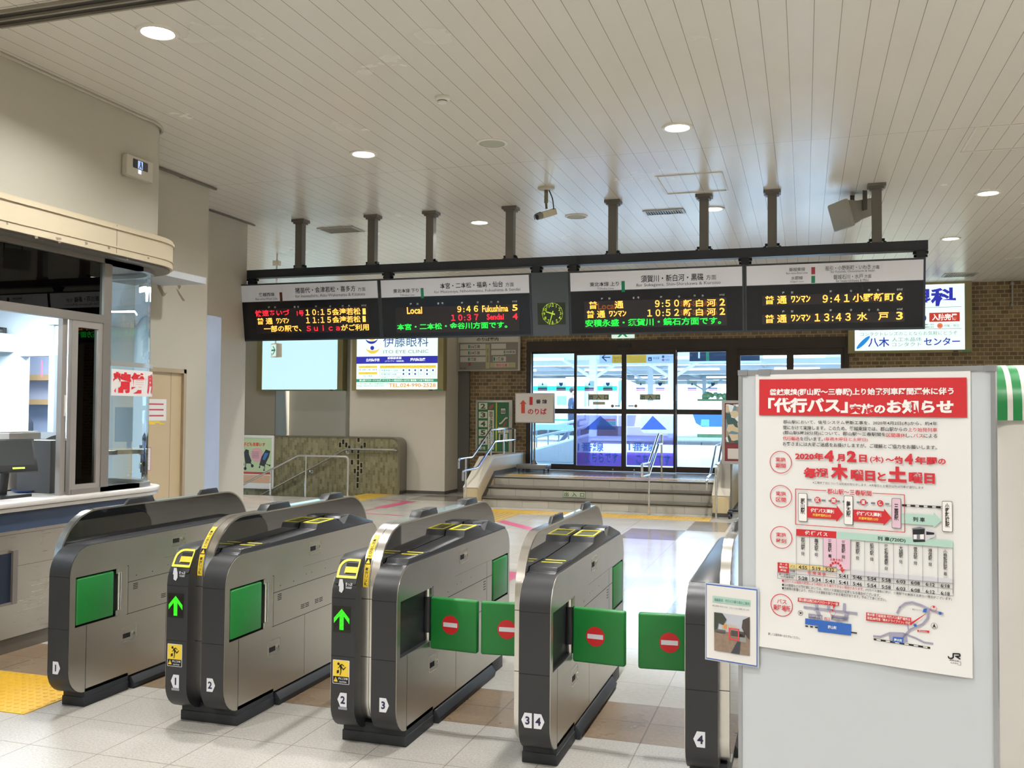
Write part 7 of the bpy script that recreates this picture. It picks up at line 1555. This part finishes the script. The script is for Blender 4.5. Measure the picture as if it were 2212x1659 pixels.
for i, (s_, n_) in enumerate((('郡山駅', '発'), ('舞木駅', '発'), ('三春駅', '着'), ('三春駅', '発'), ('要田駅', '発'), ('船引駅', '発'), ('磐城常葉駅', '発'), ('大越駅', '発'), ('菅谷駅', '発'), ('神俣駅', '発'), ('小野新町駅', '着'))):
    x = (cols[i][0]+cols[i+1][0])/2; y = cols[i][1]+14+i*0.5; h = len(s_)*27
    tB(V(s_), x-13, y+h/2, x+13, y+h/2, h, PK, .01); tB(n_, x-12, y+h+26, x+12, y+h+26, 24, PK, .01)
pts = [(905, 318), (915, 300), (932, 292), (950, 292), (968, 302), (980, 322), (985, 335)]
for a, b in zip(pts, pts[1:]): lB([(a[0]*.75+b[0]*.25, a[1]*.75+b[1]*.25), (a[0]*.25+b[0]*.75, a[1]*.25+b[1]*.75)], 15, PR2, 3)
qB([(970, 338), (1004, 336), (988, 360)], PR2, 3); tB('お乗り換え', 906, 272, 992, 276, 18, PR2, .01, 3)
tB('●代行バスは道路の状況により時刻どおり運行できない場合があります。', 586, 413, 1128, 468, 20, PR2, .005); tB('(代行バス運転に伴い、三春駅でお乗換え出来ない場合がございます)', 1138, 474, 1712, 535, 20, PK, .005)
tB('●GW期間などの繁忙期においては、代行バス実施日が変更となる場合がございます。', 586, 437, 1238, 512, 20, PK, .005); tB('●天候等の影響により、代行バスの運転を取りやめる場合があります。予めご了承ください。', 586, 460, 1278, 540, 20, PK, .005)
# left map
qB([(692, 524), (966, 556), (962, 580), (940, 578), (925, 600), (925, 577), (690, 550)], PR, 2); tB('郡山駅は西口のバスロータリー前', 698, 538, 958, 567, 20, PW, .015, 3)
lB([(732, 588), (1084, 630)], 15, PLV, 1)
for a, b in (((815, 560), (815, 600)), ((893, 570), (895, 605)), ((1000, 565), (998, 615))): lB([a, b], 18, PLV, 1)
lB([(815, 600), (835, 650), (800, 668), (770, 650)], 26, PLV, 1); lB([(1015, 625), (1010, 665), (960, 672), (920, 655)], 26, PLV, 1); lB([(765, 645), (850, 655)], 30, PLV, 1); lB([(915, 655), (1020, 665)], 30, PLV, 1)
tB('タクシー乗り場', 768, 647, 845, 655, 11, PW, 0, 3); tB('バスロータリー', 922, 665, 1000, 672, 11, PW, 0, 3); tB('西口', 866, 664, 904, 668, 20, PR2, .01, 3)
qB([(740, 662), (1046, 700), (1044, 776), (824, 750), (825, 712), (739, 700)], PBL, 2); tB('郡山駅', 890, 718, 948, 726, 22, PW, .02, 4)
for i in range(3): lB([(742+i*32, 713+i*4), (758+i*32, 715+i*4)], 9, PK, 3)
lB([(1046, 755), (1082, 760)], 9, PK, 2); p = kb(708, 627); pn.disc(p[0], p[1], 17/3.077, PK, 1, ring=0.7); qB([(698, 617), (722, 626), (700, 637), (705, 627)], PK, 2); p = kb(922, 622); pn.disc(p[0], p[1], 20/3.077, PR2, 2, ring=0.6); p = kb(922, 610); pn.disc(p[0], p[1], 6/3.077, PR2, 3)
# right map
lB([(1350, 628), (1368, 590), (1405, 562), (1450, 556), (1510, 575), (1570, 605), (1655, 632)], 14, PLV, 1); lB([(1560, 610), (1555, 660), (1520, 700), (1440, 735), (1400, 775), (1370, 815)], 14, PLV, 1); lB([(1192, 780), (1240, 784), (1300, 760), (1390, 762), (1470, 792), (1530, 822), (1588, 830)], 12, PLV, 1); lB([(1305, 790), (1410, 795)], 50, PLV, 1); lB([(1420, 700), (1425, 740)], 8, PLV, 1)
qB([(1145, 622), (1444, 658), (1442, 690), (1560, 618), (1442, 706), (1144, 676)], PR, 2); tB('舞木駅 磐越東線 代行バス乗降場所は', 1152, 637, 1438, 668, 20, PW, .01, 3); tB('国道288号線「舞木ドライブイン」付近', 1152, 660, 1438, 692, 20, PW, .01, 3)
qB([(1322, 784), (1392, 790), (1390, 828), (1320, 820)], PBL, 3); tB('舞木駅', 1330, 804, 1384, 810, 20, PW, .02, 4); lB([(1196, 800), (1568, 858)], 12, PK, 2)
for i in range(6): lB([(1214+i*62, 803+i*9.6), (1240+i*62, 807+i*9.6)], 7, PW, 3)
qB([(1484, 738), (1564, 744), (1562, 758), (1510, 752), (1484, 750)], PR, 2); tB('約200m', 1494, 745, 1550, 750, 12, PW, 0, 3); p = kb(1596, 712); pn.disc(p[0], p[1], 20/3.077, PK, 1, ring=0.6); qB([(1596, 694), (1608, 728), (1596, 718), (1584, 728)], PK, 2)
tB('舞木ドライブイン', 1452, 602, 1520, 610, 11, PK, 0, 3); qB([(1525, 600), (1548, 596), (1545, 625), (1520, 620)], PBL, 2); p = kb(1636, 628); pn.disc(p[0], p[1], 10/3.077, PBL, 2); p = kb(1470, 708); pn.disc(p[0], p[1], 10/3.077, PBL, 2); p = kb(1592, 597); pn.disc(p[0], p[1], 20/3.077, PR2, 2, ring=0.6); p = kb(1594, 586); pn.disc(p[0], p[1], 7/3.077, PR2, 3)
tB('詳しくは駅係員へおたずねください。', 494, 763, 706, 795, 18, PK, .005); tB('※2020年4月現在の情報です。', 494, 785, 625, 800, 9, PGY)
# rail mark
JK = PK
def stroke(pts, w_=9): lB(pts, w_, JK, 2)
stroke([(1690, 914), (1694, 926), (1712, 928), (1722, 922), (1722, 896)], 9); stroke([(1722, 896), (1764, 898), (1768, 906), (1764, 914), (1736, 914)], 9); stroke([(1742, 914), (1768, 932)], 10)
tB('JR東日本', 1698, 939, 1760, 943, 10, PK, .005); a0 = kb(1688, 944); a1 = kb(1774, 970); pn.frame(a0[0], a0[1], a1[0], a1[1], 0.0012, PGY, 1); tB('仙台支社', 1704, 957, 1756, 961, 11, PK, .005)
pn.out('print', t)
# small laminated card at the left edge
t = thing('laminated_card', 'small blue-bordered laminated card with a street photo, at the notice board edge', 'notice card', tuple(P(-0.02, 0.94)))
CPn = Panel(P(0, 0, 0.009), BU, BN); c0, c1_ = CPn.uv(1523, 1340)[0], CPn.uv(1639, 1355)[0]; d1, d0 = CPn.uv(1581, 1264)[1], CPn.uv(1581, 1434)[1]
m = MB(mat('laminate_clear', '#c9ced2', 0.15)); m.obox(CPn.P((c0+c1_)/2, (d0+d1)/2, -0.002), BU, BN, (0, 0, 1), c1_-c0, 0.0012, d1-d0); m.build('laminate', t)
k = CPn; e = 0.004
k.poly(rect(c0+e, d0+e, c1_-e, d1-e), mat('card_blue_border', '#3a68b8', 0.3), 0); k.poly(rect(c0+e+.0025, d0+e+.0035, c1_-e-.0025, d1-e-.0035), mat('card_paper', '#dcdad6', 0.35), 1)
W_ = c1_-c0; Hh = d1-d0
def f(u_, v_): return (c0+W_*u_, d1-Hh*v_)
def fr(u0, v0, u1, v1, mt, lay): a, b = f(u0, v1); c, d = f(u1, v0); k.poly(rect(a, b, c, d), mt, lay)
fr(.15, .16, .86, .245, PG, 2)
def ftx(s_, u0, v0, u1, v1, mt, bold=0.0):
    g = glyphs(s_, bold); a, b = f(u0, v1); c, d = f(u1, v0); k.mb.add([k.P(a+(v[0]-g[2])*(c-a)/(g[3]-g[2]), b+(v[1]-g[4])*(d-b)/(g[5]-g[4]), 0.0052) for v in g[0]], g[1], mt)
ftx('磐越東線　代行バス乗り場のご案内', .19, .185, .84, .225, mat('card_teal_text', '#1f6a5c', 0.5)); ftx('※郡山駅発の代行バスは、このところから発車いたします。', .15, .275, .85, .297, PK)
# the street photograph on the card
fr(.185, .37, .845, .86, mat('photo_sky', '#b9bcc6', 0.3), 2); fr(.185, .60, .845, .86, mat('photo_paving', '#8a7766', 0.4, var=0.35, vs=90), 3); fr(.185, .58, .40, .63, mat('photo_cars', '#6a6c70', 0.4, var=0.4, vs=200), 3)
k.poly([f(.185, .37), f(.34, .37), f(.42, .44), (f(.36, .52)), f(.27, .50), f(.25, .58), f(.185, .60)], mat('photo_tree', '#3d4238', 0.5, var=0.4, vs=200), 4); k.poly([f(.72, .42), f(.845, .37), f(.845, .66), f(.76, .60), f(.70, .52)], mat('photo_roof', '#4a423f', 0.4), 4)
fr(.33, .50, .60, .58, mat('photo_building', '#b8b2a4', 0.4, var=0.2, vs=150), 3); fr(.36, .51, .42, .56, mat('photo_orange', '#c98a4a', 0.4), 4); fr(.50, .57, .76, .64, mat('photo_dark', '#4b4643', 0.4, var=0.4, vs=150), 4)
k.poly([f(.50, .86), f(.62, .70), f(.68, .70), f(.66, .86)], mat('photo_path', '#3f4047', 0.4), 4); fr(.66, .60, .78, .70, mat('photo_box', '#8f8f8c', 0.4), 4)
a, b = f(.46, .69); c, d = f(.655, .54); k.loops([rect(a, b, c, d), rect(a+.004, b+.004, c-.004, d-.004)], mat('photo_frame_red', '#d8424e', 0.4), 5)
k.out('card_print', t)

# ================================================================== booth at the right edge
yb = 4.45; xa = onY(2128, 1200, yb).x; xz = xa+1.3
BWH = mat('booth_white', '#cfcbc4', 0.35, var=0.02); BGR = mat('booth_green', '#1f7d43', 0.3, var=0.04); BTE = mat('booth_teal', '#6fa89a', 0.2, var=0.05)
t = thing('striped_booth', 'white booth with a rounded green-striped top at the right edge, behind the notice board', 'booth', (xa+0.6, yb+0.5, 0))
ztop = onY(2190, 785, yb).z; zst = onY(2190, 908, yb).z; zte1 = onY(2190, 1448, yb).z; zte0 = onY(2190, 1530, yb).z
m = MB(BWH); m.prism(rrect(xa, yb, xz, yb+1.1, 0.12), 'z', 0, zst); body = m.build('body', t)
N = 10
def dome(m, x0, x1, mt):
    pr = [(yb-0.02, zst)]+[(yb+0.16-0.18*math.cos(math.radians(90*i/N)), ztop-0.18+0.18*math.sin(math.radians(90*i/N))) for i in range(N+1)]+[(yb+1.12, ztop), (yb+1.12, zst)]
    m.prism(pr, 'x', x0, x1, mt)
m = MB(BGR); xs0 = onY(2174, 850, yb).x; xs1 = onY(2186, 850, yb).x; xs2 = onY(2206, 850, yb).x
dome(m, xa, xs0, BGR); dome(m, xs0, xs1, BWH); dome(m, xs1, xs2, BGR); dome(m, xs2, xz, BWH); m.build('striped_top', t)
m = MB(BTE); cx = xa+0.75
m.lathe([(0.0, zte0-0.25), (0.42, zte0-0.14), (0.66, zte0+0.02), (0.74, zte1)], (cx, yb+0.55, 0), n=40); m.lathe([(0.74, zte1), (0.755, zte1), (0.755, zte1-0.005)], (cx, yb+0.55, 0), n=40); m.build('teal_bowl', t)
m = MB(glass('clear_vinyl', '#eef4f2', 1.0, 0.05)); m.lathe([(0.735, zte1), (0.735, zst)], (cx, yb+0.55, 0), n=48); m.build('clear_curtain', t)
# chevron strip on the curtain
CHG = mat('chevron_green', '#4d9440', 0.4, var=0.2, vs=12); CHW = mat('chevron_white', '#e2e4e0', 0.4)
m = MB(CHW); NCH = 26; zz0, zz1 = zte1+0.005, zst-0.01; dz = (zz1-zz0)/NCH; R0 = 0.7385
pm_ = onY(2190, 1180, yb-0.15); a_c = math.asin(max(-1, min(1, (pm_.x-cx)/R0)))
def cp(off, z, rr=R0): a = a_c+off/R0; return (cx+rr*math.sin(a), yb+0.55-rr*math.cos(a), z)
for i in range(NCH):
    z0 = zz0+i*dz; w_ = 0.027
    m.add([cp(-w_, z0+dz*.5), cp(0, z0), cp(w_, z0+dz*.5), cp(w_, z0+dz*1.5), cp(0, z0+dz), cp(-w_, z0+dz*1.5)], [(0, 1, 4, 5), (1, 2, 3, 4)], CHG if i % 2 == 0 else CHW)
m.use(SEAM)
for s_ in (-1, 1): m.add([cp(s_*0.0275, zz0+dz*.5, R0+.0005), cp(s_*0.029, zz0+dz*.5, R0+.0005), cp(s_*0.029, zz1, R0+.0005), cp(s_*0.0275, zz1, R0+.0005)], [(0, 1, 2, 3)])
m.build('chevron_strip', t, flat=True)
